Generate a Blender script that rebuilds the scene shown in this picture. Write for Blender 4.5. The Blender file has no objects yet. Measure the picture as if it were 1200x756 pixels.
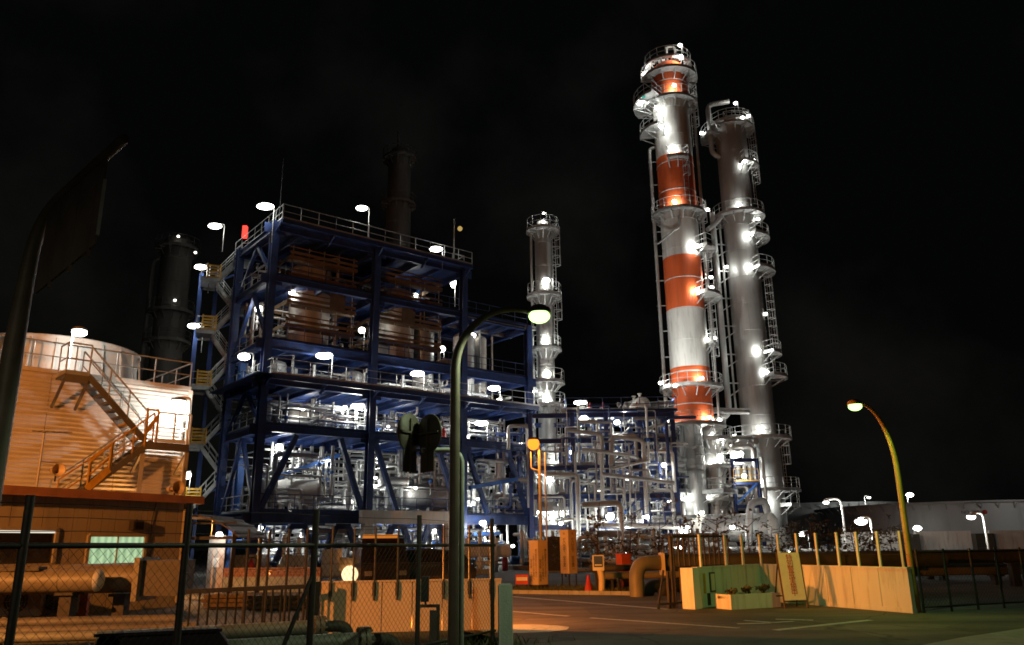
import bpy, math, random
from mathutils import Vector, Matrix, Quaternion
random.seed(7)
SC = bpy.context.scene
COL = SC.collection
PI = math.pi
V = Vector

# ------------------------------------------------------------------ camera, sky, exposure
CAM_Z = 1.6
PITCH, ROLL, FPX = math.radians(15.65), math.radians(0.69), 935.0
cam_d = bpy.data.cameras.new('camera')
cam_d.sensor_width = 36.0
cam_d.lens = FPX / 1200 * 36
cam_d.clip_start, cam_d.clip_end = 0.1, 6000
cam = bpy.data.objects.new('camera', cam_d)
COL.objects.link(cam)
_F = V((0, math.cos(PITCH), math.sin(PITCH)))
_U0 = V((0, -math.sin(PITCH), math.cos(PITCH)))
_X0 = V((1, 0, 0))
_R = math.cos(ROLL) * _X0 - math.sin(ROLL) * _U0
_U = math.cos(ROLL) * _U0 + math.sin(ROLL) * _X0
cam.matrix_world = Matrix(((_R.x, _U.x, -_F.x, 0), (_R.y, _U.y, -_F.y, 0), (_R.z, _U.z, -_F.z, CAM_Z), (0, 0, 0, 1)))
SC.camera = cam

world = bpy.data.worlds.new('World')
SC.world = world
world.use_nodes = True
wn, wl = world.node_tree.nodes, world.node_tree.links
wn.clear()
w_out = wn.new('ShaderNodeOutputWorld')
w_bg = wn.new('ShaderNodeBackground')
w_sky = wn.new('ShaderNodeTexSky')
w_sky.sky_type = 'NISHITA'
w_sky.sun_disc = False
w_sky.sun_elevation = math.radians(-4.0)
w_sky.sun_rotation = math.radians(160)
w_bg.inputs['Strength'].default_value = 0.012
w_bg2 = wn.new('ShaderNodeBackground')          # low cloud faintly lit by the works below
w_bg2.inputs['Strength'].default_value = 1.0
w_tc = wn.new('ShaderNodeTexCoord')
w_nz = wn.new('ShaderNodeTexNoise')
w_nz.inputs['Scale'].default_value = 3.2
w_nz.inputs['Detail'].default_value = 6
w_rp = wn.new('ShaderNodeValToRGB')
w_rp.color_ramp.elements[0].position = 0.50
w_rp.color_ramp.elements[0].color = (0.0009, 0.0011, 0.0010, 1)
w_rp.color_ramp.elements[1].position = 0.76
w_rp.color_ramp.elements[1].color = (0.0065, 0.0061, 0.0056, 1)
w_add = wn.new('ShaderNodeAddShader')
wl.new(w_sky.outputs[0], w_bg.inputs['Color'])
wl.new(w_tc.outputs['Generated'], w_nz.inputs['Vector'])
wl.new(w_nz.outputs['Fac'], w_rp.inputs[0])
wl.new(w_rp.outputs[0], w_bg2.inputs['Color'])
wl.new(w_bg.outputs[0], w_add.inputs[0])
wl.new(w_bg2.outputs[0], w_add.inputs[1])
wl.new(w_add.outputs[0], w_out.inputs['Surface'])

SC.view_settings.view_transform = 'Standard'
SC.view_settings.look = 'None'
SC.view_settings.exposure = 0.0
SC.view_settings.gamma = 1.0
SC.render.engine = 'CYCLES'
cy = SC.cycles
cy.use_denoising = True
cy.denoiser = 'OPENIMAGEDENOISE'
cy.use_light_tree = True
cy.sample_clamp_indirect = 2.0
cy.sample_clamp_direct = 0
cy.max_bounces = 4
cy.diffuse_bounces = 2
cy.glossy_bounces = 2
cy.transmission_bounces = 3
cy.transparent_max_bounces = 8
cy.filter_width = 1.7
cy.caustics_reflective = False
cy.caustics_refractive = False

# ------------------------------------------------------------------ points read off the picture
def _ray(px, py):
    u, v = (px - 600) / FPX, (378 - py) / FPX
    return _F + u * _R + v * _U

def P(px, py, Y):                       # the point at forward distance Y
    d = _ray(px, py)
    return V((d.x * Y / d.y, Y, CAM_Z + d.z * Y / d.y))

def G(px, py, z=0.0):                   # the point at height z
    d = _ray(px, py)
    t = (z - CAM_Z) / d.z
    return V((d.x * t, d.y * t, z))

def rnd(a, b):
    return random.uniform(a, b)

# ------------------------------------------------------------------ materials
MATS = {}

def mat(name, col, rough=0.6, metal=0.0, var=0.25, scale=3.0, bump=0.15, bscale=30.0, dirt=None, dirt_amt=0.35,
        streak=False, spec=0.5, trans=0.0):
    if name in MATS:
        return MATS[name]
    m = bpy.data.materials.new(name)
    m.use_nodes = True
    n, l = m.node_tree.nodes, m.node_tree.links
    b = n['Principled BSDF']
    b.inputs['Roughness'].default_value = rough
    b.inputs['Metallic'].default_value = metal
    b.inputs['Specular IOR Level'].default_value = spec
    tc = n.new('ShaderNodeTexCoord')
    mp = n.new('ShaderNodeMapping')
    l.new(tc.outputs['Object'], mp.inputs['Vector'])
    if streak:
        mp.inputs['Scale'].default_value = (1, 1, 0.12)
    nz = n.new('ShaderNodeTexNoise')
    nz.inputs['Scale'].default_value = scale
    nz.inputs['Detail'].default_value = 5
    l.new(mp.outputs[0], nz.inputs['Vector'])
    cr = n.new('ShaderNodeValToRGB')
    c0 = [max(0, c * (1 - var)) for c in col]
    c1 = [min(1, c * (1 + var * 0.6)) for c in col]
    cr.color_ramp.elements[0].position, cr.color_ramp.elements[1].position = 0.3, 0.7
    cr.color_ramp.elements[0].color = (*c0, 1)
    cr.color_ramp.elements[1].color = (*c1, 1)
    l.new(nz.outputs['Fac'], cr.inputs[0])
    src = cr.outputs[0]
    if dirt is not None:
        n2 = n.new('ShaderNodeTexNoise')
        n2.inputs['Scale'].default_value = scale * 2.7
        n2.inputs['Detail'].default_value = 7
        n2.inputs['Roughness'].default_value = 0.65
        l.new(mp.outputs[0], n2.inputs['Vector'])
        r2 = n.new('ShaderNodeValToRGB')
        r2.color_ramp.elements[0].position, r2.color_ramp.elements[1].position = 0.52, 0.72
        r2.color_ramp.elements[1].color = (dirt_amt, dirt_amt, dirt_amt, 1)
        r2.color_ramp.elements[0].color = (0, 0, 0, 1)
        l.new(n2.outputs['Fac'], r2.inputs[0])
        mx = n.new('ShaderNodeMix')
        mx.data_type = 'RGBA'
        l.new(r2.outputs[0], mx.inputs[0])
        l.new(src, mx.inputs[6])
        mx.inputs[7].default_value = (*dirt, 1)
        src = mx.outputs[2]
    l.new(src, b.inputs['Base Color'])
    if bump:
        n3 = n.new('ShaderNodeTexNoise')
        n3.inputs['Scale'].default_value = bscale
        n3.inputs['Detail'].default_value = 4
        l.new(tc.outputs['Object'], n3.inputs['Vector'])
        bp = n.new('ShaderNodeBump')
        bp.inputs['Strength'].default_value = bump
        bp.inputs['Distance'].default_value = 0.02
        l.new(n3.outputs['Fac'], bp.inputs['Height'])
        l.new(bp.outputs[0], b.inputs['Normal'])
    if trans:
        b.inputs['Transmission Weight'].default_value = trans
    MATS[name] = m
    return m

def emit(name, col, s):
    if name in MATS:
        return MATS[name]
    m = bpy.data.materials.new(name)
    m.use_nodes = True
    n, l = m.node_tree.nodes, m.node_tree.links
    n.clear()
    o = n.new('ShaderNodeOutputMaterial')
    e = n.new('ShaderNodeEmission')
    e.inputs[0].default_value = (*col, 1)
    e.inputs[1].default_value = s
    l.new(e.outputs[0], o.inputs[0])
    m.cycles.emission_sampling = 'NONE'
    MATS[name] = m
    return m

RUST = (0.14, 0.065, 0.03)
GRIME = (0.06, 0.055, 0.05)
M_BLUE = mat('blue_steel_paint', (0.017, 0.044, 0.155), 0.5, dirt=RUST, dirt_amt=0.4, scale=1.4, var=0.4)
M_BLUE2 = mat('bright_blue_paint', (0.03, 0.11, 0.36), 0.5, dirt=GRIME, dirt_amt=0.2, scale=1.5)
M_GREYST = mat('galvanised_steel', (0.42, 0.43, 0.42), 0.5, 0.35, dirt=RUST, dirt_amt=0.18, scale=2)
M_CLAD = mat('aluminium_cladding', (0.50, 0.50, 0.48), 0.42, 0.35, dirt=GRIME, dirt_amt=0.3, scale=1.1, streak=True, var=0.2)
M_CLAD2 = mat('dull_cladding', (0.36, 0.355, 0.34), 0.5, 0.3, dirt=GRIME, dirt_amt=0.4, scale=1.3, streak=True, var=0.25)
M_CLADW = mat('warm_cladding', (0.44, 0.40, 0.35), 0.5, 0.2, dirt=RUST, dirt_amt=0.22, scale=1.2, streak=True, var=0.25)
M_TOWERW = mat('tower_grey_white_paint', (0.60, 0.60, 0.57), 0.55, dirt=(0.2, 0.17, 0.13), dirt_amt=0.5, scale=1.1, streak=True, var=0.2)
M_TOWERO = mat('tower_orange_paint', (0.66, 0.115, 0.026), 0.6, dirt=(0.26, 0.09, 0.05), dirt_amt=0.5, scale=1.1, streak=True, var=0.22)
M_TOWERG = mat('tower_grey_cladding', (0.36, 0.36, 0.345), 0.46, 0.25, dirt=GRIME, dirt_amt=0.32, scale=0.8, streak=True, var=0.2)
M_WHITE = mat('white_paint', (0.76, 0.75, 0.70), 0.5, dirt=GRIME, dirt_amt=0.16, scale=1.6, var=0.1)
M_WALLW = mat('wall_white_paint', (0.74, 0.73, 0.68), 0.62, dirt=(0.22, 0.17, 0.12), dirt_amt=0.6, scale=1.5, streak=True, var=0.1, bump=0.25, bscale=40)
M_PANEL = mat('orange_light_panel_tint', (0.70, 0.50, 0.30), 0.62, dirt=(0.25, 0.16, 0.09), dirt_amt=0.35, scale=1.0, streak=True, var=0.1, bump=0.25, bscale=40)  # base tint adds the sodium light's orange to the wall colour
M_SIDING = mat('corrugated_siding', (0.62, 0.56, 0.49), 0.55, dirt=(0.22, 0.17, 0.12), dirt_amt=0.22, scale=0.7, streak=True, var=0.14)
M_HUT = mat('beige_hut_panel', (0.36, 0.30, 0.20), 0.62, dirt=(0.1, 0.08, 0.05), dirt_amt=0.4, scale=1.0, streak=True, var=0.16)
M_EAVE = mat('brown_eave_paint', (0.36, 0.155, 0.07), 0.6, dirt=RUST, dirt_amt=0.3, scale=2)
M_DARK = mat('dark_iron', (0.035, 0.03, 0.026), 0.6, 0.2, dirt=RUST, dirt_amt=0.35, scale=6)
M_BLACK = mat('black_rubber', (0.014, 0.014, 0.015), 0.75, scale=4)
M_YELLOW = mat('yellow_safety_paint', (0.62, 0.34, 0.03), 0.5, dirt=GRIME, dirt_amt=0.25, scale=4)
M_RED = mat('red_paint', (0.55, 0.035, 0.02), 0.5, dirt=GRIME, dirt_amt=0.2, scale=4)
M_REDBOX = mat('red_orange_paint', (0.52, 0.09, 0.03), 0.55, dirt=GRIME, dirt_amt=0.25, scale=4)
M_PIPEG = mat('green_grey_pipe_paint', (0.23, 0.235, 0.185), 0.5, dirt=RUST, dirt_amt=0.35, scale=1.6, var=0.25)
M_PIPEY = mat('cream_pipe_paint', (0.20, 0.17, 0.115), 0.5, dirt=RUST, dirt_amt=0.3, scale=1.8, var=0.2)
M_PIPED = mat('dark_lagged_pipe', (0.07, 0.06, 0.045), 0.6, dirt=RUST, dirt_amt=0.3, scale=1.8)
M_CONC = mat('concrete', (0.33, 0.32, 0.29), 0.85, dirt=(0.1, 0.09, 0.08), dirt_amt=0.5, scale=1.3, bump=0.4, bscale=25)
M_CONCW = mat('pale_concrete', (0.76, 0.72, 0.64), 0.8, dirt=(0.2, 0.18, 0.15), dirt_amt=0.3, scale=0.8, bump=0.3, bscale=15, streak=True, var=0.12)
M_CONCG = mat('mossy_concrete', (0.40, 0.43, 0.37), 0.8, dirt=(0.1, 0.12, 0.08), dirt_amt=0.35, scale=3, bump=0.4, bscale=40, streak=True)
M_ASPH = mat('asphalt', (0.175, 0.142, 0.112), 0.8, dirt=(0.035, 0.032, 0.028), dirt_amt=0.55, scale=0.35, var=0.3, bump=0.55, bscale=60, spec=0.35)
def crack_asphalt(m):
    """Cracks, darker repair patches and tyre-polished streaks on the asphalt."""
    n, l = m.node_tree.nodes, m.node_tree.links
    b = n['Principled BSDF']
    old = b.inputs['Base Color'].links[0].from_socket
    tc = n.new('ShaderNodeTexCoord')
    wz = n.new('ShaderNodeTexNoise')
    wz.inputs['Scale'].default_value = 0.8
    wz.inputs['Detail'].default_value = 6
    l.new(tc.outputs['Object'], wz.inputs['Vector'])
    ad = n.new('ShaderNodeMixRGB')
    ad.blend_type = 'ADD'
    ad.inputs[0].default_value = 0.9
    l.new(tc.outputs['Object'], ad.inputs[1])
    l.new(wz.outputs['Color'], ad.inputs[2])
    vo = n.new('ShaderNodeTexVoronoi')
    vo.feature = 'DISTANCE_TO_EDGE'
    vo.inputs['Scale'].default_value = 0.23
    l.new(ad.outputs[0], vo.inputs['Vector'])
    r1 = n.new('ShaderNodeValToRGB')
    r1.color_ramp.elements[0].position, r1.color_ramp.elements[1].position = 0.002, 0.009
    r1.color_ramp.elements[0].color = (0.42, 0.40, 0.38, 1)
    l.new(vo.outputs['Distance'], r1.inputs[0])
    vp = n.new('ShaderNodeTexVoronoi')
    vp.distance = 'CHEBYCHEV'
    vp.inputs['Scale'].default_value = 0.16
    l.new(tc.outputs['Object'], vp.inputs['Vector'])
    r2 = n.new('ShaderNodeValToRGB')
    r2.color_ramp.elements[0].color = (0.62, 0.62, 0.62, 1)
    r2.color_ramp.elements[1].color = (1.25, 1.22, 1.18, 1)
    l.new(vp.outputs['Color'], r2.inputs[0])
    st = n.new('ShaderNodeTexNoise')
    st.inputs['Scale'].default_value = 1.0
    st.inputs['Detail'].default_value = 5
    mp = n.new('ShaderNodeMapping')
    mp.inputs['Rotation'].default_value = (0, 0, 0.35)
    mp.inputs['Scale'].default_value = (0.12, 1.1, 1)
    l.new(tc.outputs['Object'], mp.inputs['Vector'])
    l.new(mp.outputs[0], st.inputs['Vector'])
    r3 = n.new('ShaderNodeValToRGB')
    r3.color_ramp.elements[0].position, r3.color_ramp.elements[1].position = 0.38, 0.62
    r3.color_ramp.elements[0].color = (0.6, 0.6, 0.6, 1)
    r3.color_ramp.elements[1].color = (1.2, 1.18, 1.15, 1)
    l.new(st.outputs['Fac'], r3.inputs[0])
    src = old
    for r in (r1, r2, r3):
        mx = n.new('ShaderNodeMixRGB')
        mx.blend_type = 'MULTIPLY'
        mx.inputs[0].default_value = 1.0
        l.new(src, mx.inputs[1])
        l.new(r.outputs[0], mx.inputs[2])
        src = mx.outputs[0]
    l.new(src, b.inputs['Base Color'])
crack_asphalt(M_ASPH)
M_GROUND = mat('yard_ground', (0.115, 0.105, 0.09), 0.9, dirt=(0.05, 0.045, 0.04), dirt_amt=0.6, scale=0.5, var=0.35, bump=0.6, bscale=18)
M_VERGE = mat('weedy_gravel', (0.075, 0.080, 0.055), 0.9, dirt=(0.03, 0.035, 0.02), dirt_amt=0.6, scale=1.6, var=0.4, bump=0.9, bscale=28)
M_SOIL = mat('verge_soil', (0.085, 0.075, 0.04), 0.9, dirt=(0.05, 0.06, 0.02), dirt_amt=0.6, scale=1.8, var=0.4, bump=0.9, bscale=20)
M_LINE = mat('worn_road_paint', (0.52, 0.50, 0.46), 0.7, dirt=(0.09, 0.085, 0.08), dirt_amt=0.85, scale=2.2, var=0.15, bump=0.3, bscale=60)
M_SIGN = mat('sign_orange_face', (0.66, 0.50, 0.30), 0.5, dirt=GRIME, dirt_amt=0.1, scale=3, var=0.06)
M_SIGNY = mat('sign_cream_face', (0.80, 0.70, 0.52), 0.5, dirt=GRIME, dirt_amt=0.12, scale=3, var=0.06)
M_INK = mat('black_ink', (0.03, 0.02, 0.015), 0.6, bump=0)
M_INKR = mat('red_ink', (0.50, 0.03, 0.02), 0.6, bump=0)
M_BOARD = mat('dark_board_back', (0.13, 0.10, 0.085), 0.75, dirt=RUST, dirt_amt=0.12, scale=3)
M_POLEY = mat('orange_light_pole_tint', (0.62, 0.36, 0.09), 0.5, dirt=RUST, dirt_amt=0.25, scale=4)  # yellow base stands in for orange lamp light falling on the pole
M_POLED = mat('dark_brown_pole', (0.13, 0.11, 0.08), 0.55, dirt=RUST, dirt_amt=0.3, scale=4)
M_SIGNB = mat('sign_back_metal', (0.10, 0.075, 0.06), 0.6, 0.3, dirt=RUST, dirt_amt=0.3, scale=5)
M_GLASSD = mat('dark_window_glass', (0.02, 0.017, 0.016), 0.08, bump=0, spec=0.8)
M_PLANK = mat('scaffold_plank', (0.16, 0.105, 0.055), 0.8, dirt=(0.05, 0.04, 0.03), dirt_amt=0.4, scale=2.5, var=0.35)
M_NET = mat('scaffold_sheet', (0.11, 0.08, 0.05), 0.85, dirt=(0.04, 0.035, 0.03), dirt_amt=0.4, scale=1.8, var=0.35)
M_LEAF = mat('leaf', (0.075, 0.09, 0.03), 0.6, scale=9, var=0.5, bump=0)
M_LEAFD = mat('dark_leaf', (0.10, 0.095, 0.05), 0.65, scale=9, var=0.5, bump=0)
M_BARK = mat('bark', (0.10, 0.07, 0.045), 0.85, scale=9, bump=0.6)
M_BRICK = mat('red_brick', (0.34, 0.15, 0.095), 0.8, dirt=GRIME, dirt_amt=0.3, scale=3, bump=0.3)
M_CLADD = mat('shade_dark_cladding', (0.13, 0.12, 0.105), 0.6, 0.1, dirt=RUST, dirt_amt=0.25, scale=1.2, streak=True, var=0.3)  # dark base stands in for shade on unlit towers, stair and pipes
M_TANK = mat('tank_grey_paint', (0.42, 0.43, 0.43), 0.55, dirt=GRIME, dirt_amt=0.25, scale=0.3, streak=True, var=0.12)
M_POLE = mat('pole_paint', (0.40, 0.37, 0.27), 0.5, dirt=RUST, dirt_amt=0.3, scale=4)
M_POLEW = mat('galvanised_mast', (0.42, 0.44, 0.40), 0.45, 0.2, dirt=GRIME, dirt_amt=0.2, scale=5)
M_BLUES = mat('blue_sign_face', (0.06, 0.09, 0.20), 0.4, scale=3, bump=0)
M_TARP = mat('pale_tarp', (0.42, 0.40, 0.36), 0.75, scale=2, bump=0.8, bscale=5)
M_CARP = mat('dark_car_paint', (0.03, 0.026, 0.026), 0.25, 0.2, var=0.15, scale=2, bump=0)
M_CHROME = mat('bright_metal', (0.6, 0.6, 0.6), 0.25, 0.9, bump=0, var=0.1)
E_WHITE = emit('lamp_white', (1.0, 0.96, 0.86), 14)
E_SOFT = emit('lamp_soft_white', (1.0, 0.95, 0.85), 6)
E_GREEN = emit('lamp_green_white', (0.55, 1.0, 0.30), 3.0)
E_SODIUM = emit('lamp_sodium', (1.0, 0.24, 0.02), 2.4)
E_WARM = emit('lamp_warm', (1.0, 0.70, 0.36), 1.9)
E_WIN = emit('lit_window', (0.50, 0.72, 0.40), 0.9)
def curtain(m):
    n, l = m.node_tree.nodes, m.node_tree.links
    tc, wv, nz, cr = n.new('ShaderNodeTexCoord'), n.new('ShaderNodeTexWave'), n.new('ShaderNodeTexNoise'), n.new('ShaderNodeValToRGB')
    wv.inputs['Scale'].default_value = 3.2
    wv.inputs['Distortion'].default_value = 2.5
    nz.inputs['Scale'].default_value = 2.3
    l.new(tc.outputs['Object'], wv.inputs['Vector'])
    l.new(tc.outputs['Object'], nz.inputs['Vector'])
    mx = n.new('ShaderNodeMixRGB')
    mx.inputs[0].default_value = 0.6
    l.new(wv.outputs['Fac'], mx.inputs[1])
    l.new(nz.outputs['Fac'], mx.inputs[2])
    cr.color_ramp.elements[0].position, cr.color_ramp.elements[1].position = 0.25, 0.72
    cr.color_ramp.elements[0].color = (0.30, 0.47, 0.25, 1)
    cr.color_ramp.elements[1].color = (0.56, 0.78, 0.44, 1)
    l.new(mx.outputs[0], cr.inputs[0])
    l.new(cr.outputs[0], [x for x in n if x.type == 'EMISSION'][0].inputs[0])
curtain(E_WIN)
E_STRIP = emit('lit_blind_edge', (1.0, 0.9, 0.72), 0.9)
E_REDL = emit('red_marker', (1.0, 0.06, 0.04), 2.0)
E_TEAL = emit('teal_marker', (0.1, 0.7, 0.55), 0.6)
E_CAB = emit('lit_cab_roof_glow', (1.0, 0.30, 0.04), 0.55)
E_DIM = emit('dim_amber', (1.0, 0.65, 0.2), 0.5)
C_WHITE = (0.985, 1.0, 0.95)
C_SOD = (1.0, 0.32, 0.045)
C_GREEN = (0.36, 1.0, 0.19)
C_GREEN2 = (0.80, 1.0, 0.60)

# ------------------------------------------------------------------ mesh builder and object helpers
BASE = {}

class MB:
    def __init__(s):
        s.v, s.f, s.sm = [], [], []

    def add(s, vs, fs, smooth=False):
        o = len(s.v)
        s.v += [tuple(p) for p in vs]
        s.f += [tuple(i + o for i in f) for f in fs]
        s.sm += [smooth] * len(fs)
        return s

    def box(s, c, d, rz=0.0):
        c = V(c)
        x, y, z = d[0] / 2, d[1] / 2, d[2] / 2
        ca, sa = math.cos(rz), math.sin(rz)
        vs = []
        for k in (-z, z):
            for a, b in ((-x, -y), (x, -y), (x, y), (-x, y)):
                vs.append((c.x + a * ca - b * sa, c.y + a * sa + b * ca, c.z + k))
        return s.add(vs, [(3, 2, 1, 0), (4, 5, 6, 7), (0, 1, 5, 4), (1, 2, 6, 5), (2, 3, 7, 6), (3, 0, 4, 7)])

    def bar(s, a, b, w, h=None, up=(0, 0, 1)):        # a straight square bar
        a, b = V(a), V(b)
        h = w if h is None else h
        d = (b - a)
        if d.length < 1e-6:
            return s
        d.normalize()
        u = V(up)
        if abs(d.dot(u)) > 0.98:
            u = V((0.78, 0.62, 0))
        sd = d.cross(u).normalized()
        u = sd.cross(d).normalized()
        vs = []
        for q in (a, b):
            for i, j in ((-1, -1), (1, -1), (1, 1), (-1, 1)):
                vs.append(q + sd * (i * w / 2) + u * (j * h / 2))
        return s.add(vs, [(3, 2, 1, 0), (4, 5, 6, 7), (0, 1, 5, 4), (1, 2, 6, 5), (2, 3, 7, 6), (3, 0, 4, 7)])

    def ibeam(s, a, b, w, h, t=0.05, up=(0, 0, 1)):    # an I section: two flanges and a web
        a, b = V(a), V(b)
        d = (b - a).normalized()
        u = V(up)
        if abs(d.dot(u)) > 0.98:
            u = V((0.6225, -0.7826, 0))
        sd = d.cross(u).normalized()
        u = sd.cross(d).normalized()
        o = u * (h / 2 - t / 2)
        s.bar(a + o, b + o, w, t, u)
        s.bar(a - o, b - o, w, t, u)
        s.bar(a, b, t, h - 2 * t, u)
        return s

    def ring(s, c, ax, r, n):
        ax = V(ax).normalized()
        t = V((0, 0, 1)) if abs(ax.z) < 0.9 else V((1, 0, 0))
        x = ax.cross(t).normalized()
        y = ax.cross(x)
        return [V(c) + x * (r * math.cos(2 * PI * k / n)) + y * (r * math.sin(2 * PI * k / n)) for k in range(n)]

    def tube(s, a, b, r, r2=None, n=8, caps=True):
        a, b = V(a), V(b)
        if (b - a).length < 1e-6:
            return s
        r2 = r if r2 is None else r2
        ra, rb = s.ring(a, b - a, r, n), s.ring(b, b - a, r2, n)
        s.add(ra + rb, [(k, (k + 1) % n, n + (k + 1) % n, n + k) for k in range(n)], True)
        if caps:
            s.add(ra, [tuple(range(n - 1, -1, -1))])
            s.add(rb, [tuple(range(n))])
        return s

    def path(s, pts, r, n=8, bend=None, seg=4, radii=None):   # a pipe with swept elbows
        pts = [V(p) for p in pts]
        bend = r * 2.2 if bend is None else bend
        out = [pts[0]]
        for i in range(1, len(pts) - 1):
            p0, p1, p2 = pts[i - 1], pts[i], pts[i + 1]
            d0, d1 = (p0 - p1), (p2 - p1)
            if d0.length < 1e-5 or d1.length < 1e-5:
                continue
            bl = min(bend, d0.length * 0.48, d1.length * 0.48)
            d0.normalize()
            d1.normalize()
            if bl < 1e-3 or d0.dot(d1) < -0.999:
                out.append(p1)
                continue
            q0, q1 = p1 + d0 * bl, p1 + d1 * bl
            for k in range(seg + 1):
                t = k / seg
                out.append((1 - t) ** 2 * q0 + 2 * t * (1 - t) * p1 + t * t * q1)
        out.append(pts[-1])
        L = len(out)
        tan = []
        for i in range(L):
            t = out[min(i + 1, L - 1)] - out[max(i - 1, 0)]
            tan.append(t.normalized())
        t = V((0, 0, 1)) if abs(tan[0].z) < 0.9 else V((1, 0, 0))
        x = tan[0].cross(t).normalized()
        vs = []
        for i in range(L):
            x = (x - tan[i] * x.dot(tan[i]))
            if x.length < 1e-5:
                x = tan[i].orthogonal()
            x.normalize()
            y = tan[i].cross(x)
            rr = r if radii is None else radii[0] + (radii[1] - radii[0]) * i / (L - 1)
            vs += [out[i] + x * (rr * math.cos(2 * PI * k / n)) + y * (rr * math.sin(2 * PI * k / n)) for k in range(n)]
        fs = [(i * n + k, i * n + (k + 1) % n, (i + 1) * n + (k + 1) % n, (i + 1) * n + k) for i in range(L - 1) for k in range(n)]
        s.add(vs, fs, True)
        s.add(vs[:n], [tuple(range(n - 1, -1, -1))])
        s.add(vs[-n:], [tuple(range(n))])
        return s

    def lathe(s, c, prof, n=24, a0=0.0, a1=2 * PI, ax=None, smooth=True):    # prof = [(radius, height)], about z (or ax)
        c = V(c)
        full = abs(a1 - a0 - 2 * PI) < 1e-6
        m = n if full else n + 1
        q = V((0, 0, 1)).rotation_difference(V(ax)) if ax is not None else None
        vs = []
        for r, z in prof:
            for k in range(m):
                a = a0 + (a1 - a0) * k / n
                p = V((r * math.cos(a), r * math.sin(a), z))
                vs.append(c + (q @ p if q else p))
        fs = []
        for i in range(len(prof) - 1):
            for k in range(n):
                k2 = (k + 1) % m
                fs.append((i * m + k, i * m + k2, (i + 1) * m + k2, (i + 1) * m + k))
        return s.add(vs, fs, smooth)

    def sector(s, c, ri, ro, z, t, a0, a1, n=None):        # a flat ring or part of one
        n = n or max(4, int(abs(a1 - a0) / 0.22))
        c = V(c)
        vs = []
        for k in range(n + 1):
            a = a0 + (a1 - a0) * k / n
            ca, sa = math.cos(a), math.sin(a)
            for r, zz in ((ri, z), (ro, z), (ro, z - t), (ri, z - t)):
                vs.append((c.x + r * ca, c.y + r * sa, zz))
        fs = []
        for k in range(n):
            o, p = 4 * k, 4 * k + 4
            for i in range(4):
                j = (i + 1) % 4
                fs.append((o + i, p + i, p + j, o + j))
        if abs(a1 - a0 - 2 * PI) > 1e-6:
            fs += [(0, 1, 2, 3), (4 * n + 3, 4 * n + 2, 4 * n + 1, 4 * n)]
        return s.add(vs, fs)

    def ball(s, c, r, n=10, m=6):
        c = V(c)
        r = V((r, r, r)) if not hasattr(r, '__len__') else V(r)
        vs = [c + V((0, 0, r.z))]
        for i in range(1, m):
            t = PI * i / m
            for k in range(n):
                a = 2 * PI * k / n
                vs.append(c + V((r.x * math.sin(t) * math.cos(a), r.y * math.sin(t) * math.sin(a), r.z * math.cos(t))))
        vs.append(c - V((0, 0, r.z)))
        fs = [(0, 1 + k, 1 + (k + 1) % n) for k in range(n)]
        for i in range(m - 2):
            fs += [(1 + i * n + k, 1 + (i + 1) * n + k, 1 + (i + 1) * n + (k + 1) % n, 1 + i * n + (k + 1) % n) for k in range(n)]
        e = len(vs) - 1
        fs += [(e, 1 + (m - 2) * n + (k + 1) % n, 1 + (m - 2) * n + k) for k in range(n)]
        return s.add(vs, fs, True)

    def rail(s, pts, h=1.1, r=0.024, step=1.4, kick=True, closed=False, mids=1):     # a pipe handrail along a line
        pts = [V(p) for p in pts]
        if closed:
            pts = pts + [pts[0]]
        up = V((0, 0, 1))
        for a, b in zip(pts, pts[1:]):
            L = (b - a).length
            k = max(1, round(L / step))
            for i in range(k + 1):
                if i == 0 and a is not pts[0]:
                    continue
                q = a.lerp(b, i / k)
                s.tube(q, q + up * h, r, n=5, caps=False)
            s.tube(a + up * h, b + up * h, r * 1.15, n=5)
            for j in range(mids):
                zz = up * (h * (j + 1) / (mids + 1))
                s.tube(a + zz, b + zz, r * 0.85, n=5)
            if kick:
                s.bar(a + up * 0.07, b + up * 0.07, 0.015, 0.13)
        return s

    def build(s, name, m, parent=None, label=None, kind=None):
        me = bpy.data.meshes.new(name)
        o = bpy.data.objects.new(name, me)
        base = V((0, 0, 0))
        if parent is not None:
            base = BASE.get(parent.name, V((0, 0, 0)))
        elif s.v:
            n = len(s.v)
            base = V((sum(p[0] for p in s.v) / n, sum(p[1] for p in s.v) / n, min(p[2] for p in s.v)))
        me.from_pydata([(p[0] - base.x, p[1] - base.y, p[2] - base.z) for p in s.v], [], s.f)
        me.polygons.foreach_set('use_smooth', s.sm)
        me.update()
        for mm in (m if isinstance(m, (list, tuple)) else [m]):
            me.materials.append(mm)
        COL.objects.link(o)
        if parent is not None:
            o.parent = parent
        else:
            o.location = base
        BASE[o.name] = base
        if label:
            o['label'] = label
        if kind:
            o['kind'] = kind
        return o

def thing(name, label, cat, loc, group=None):
    o = bpy.data.objects.new(name, None)
    o.empty_display_size = 0.3
    o.location = loc
    COL.objects.link(o)
    BASE[o.name] = V(loc)
    o['label'] = label
    o['category'] = cat
    if group:
        o['group'] = group
    return o

def tag(o, label, cat, group=None):
    o['label'] = label
    o['category'] = cat
    if group:
        o['group'] = group
    return o

def struct(name, mb, m):
    return mb.build(name, m, kind='structure')

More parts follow.
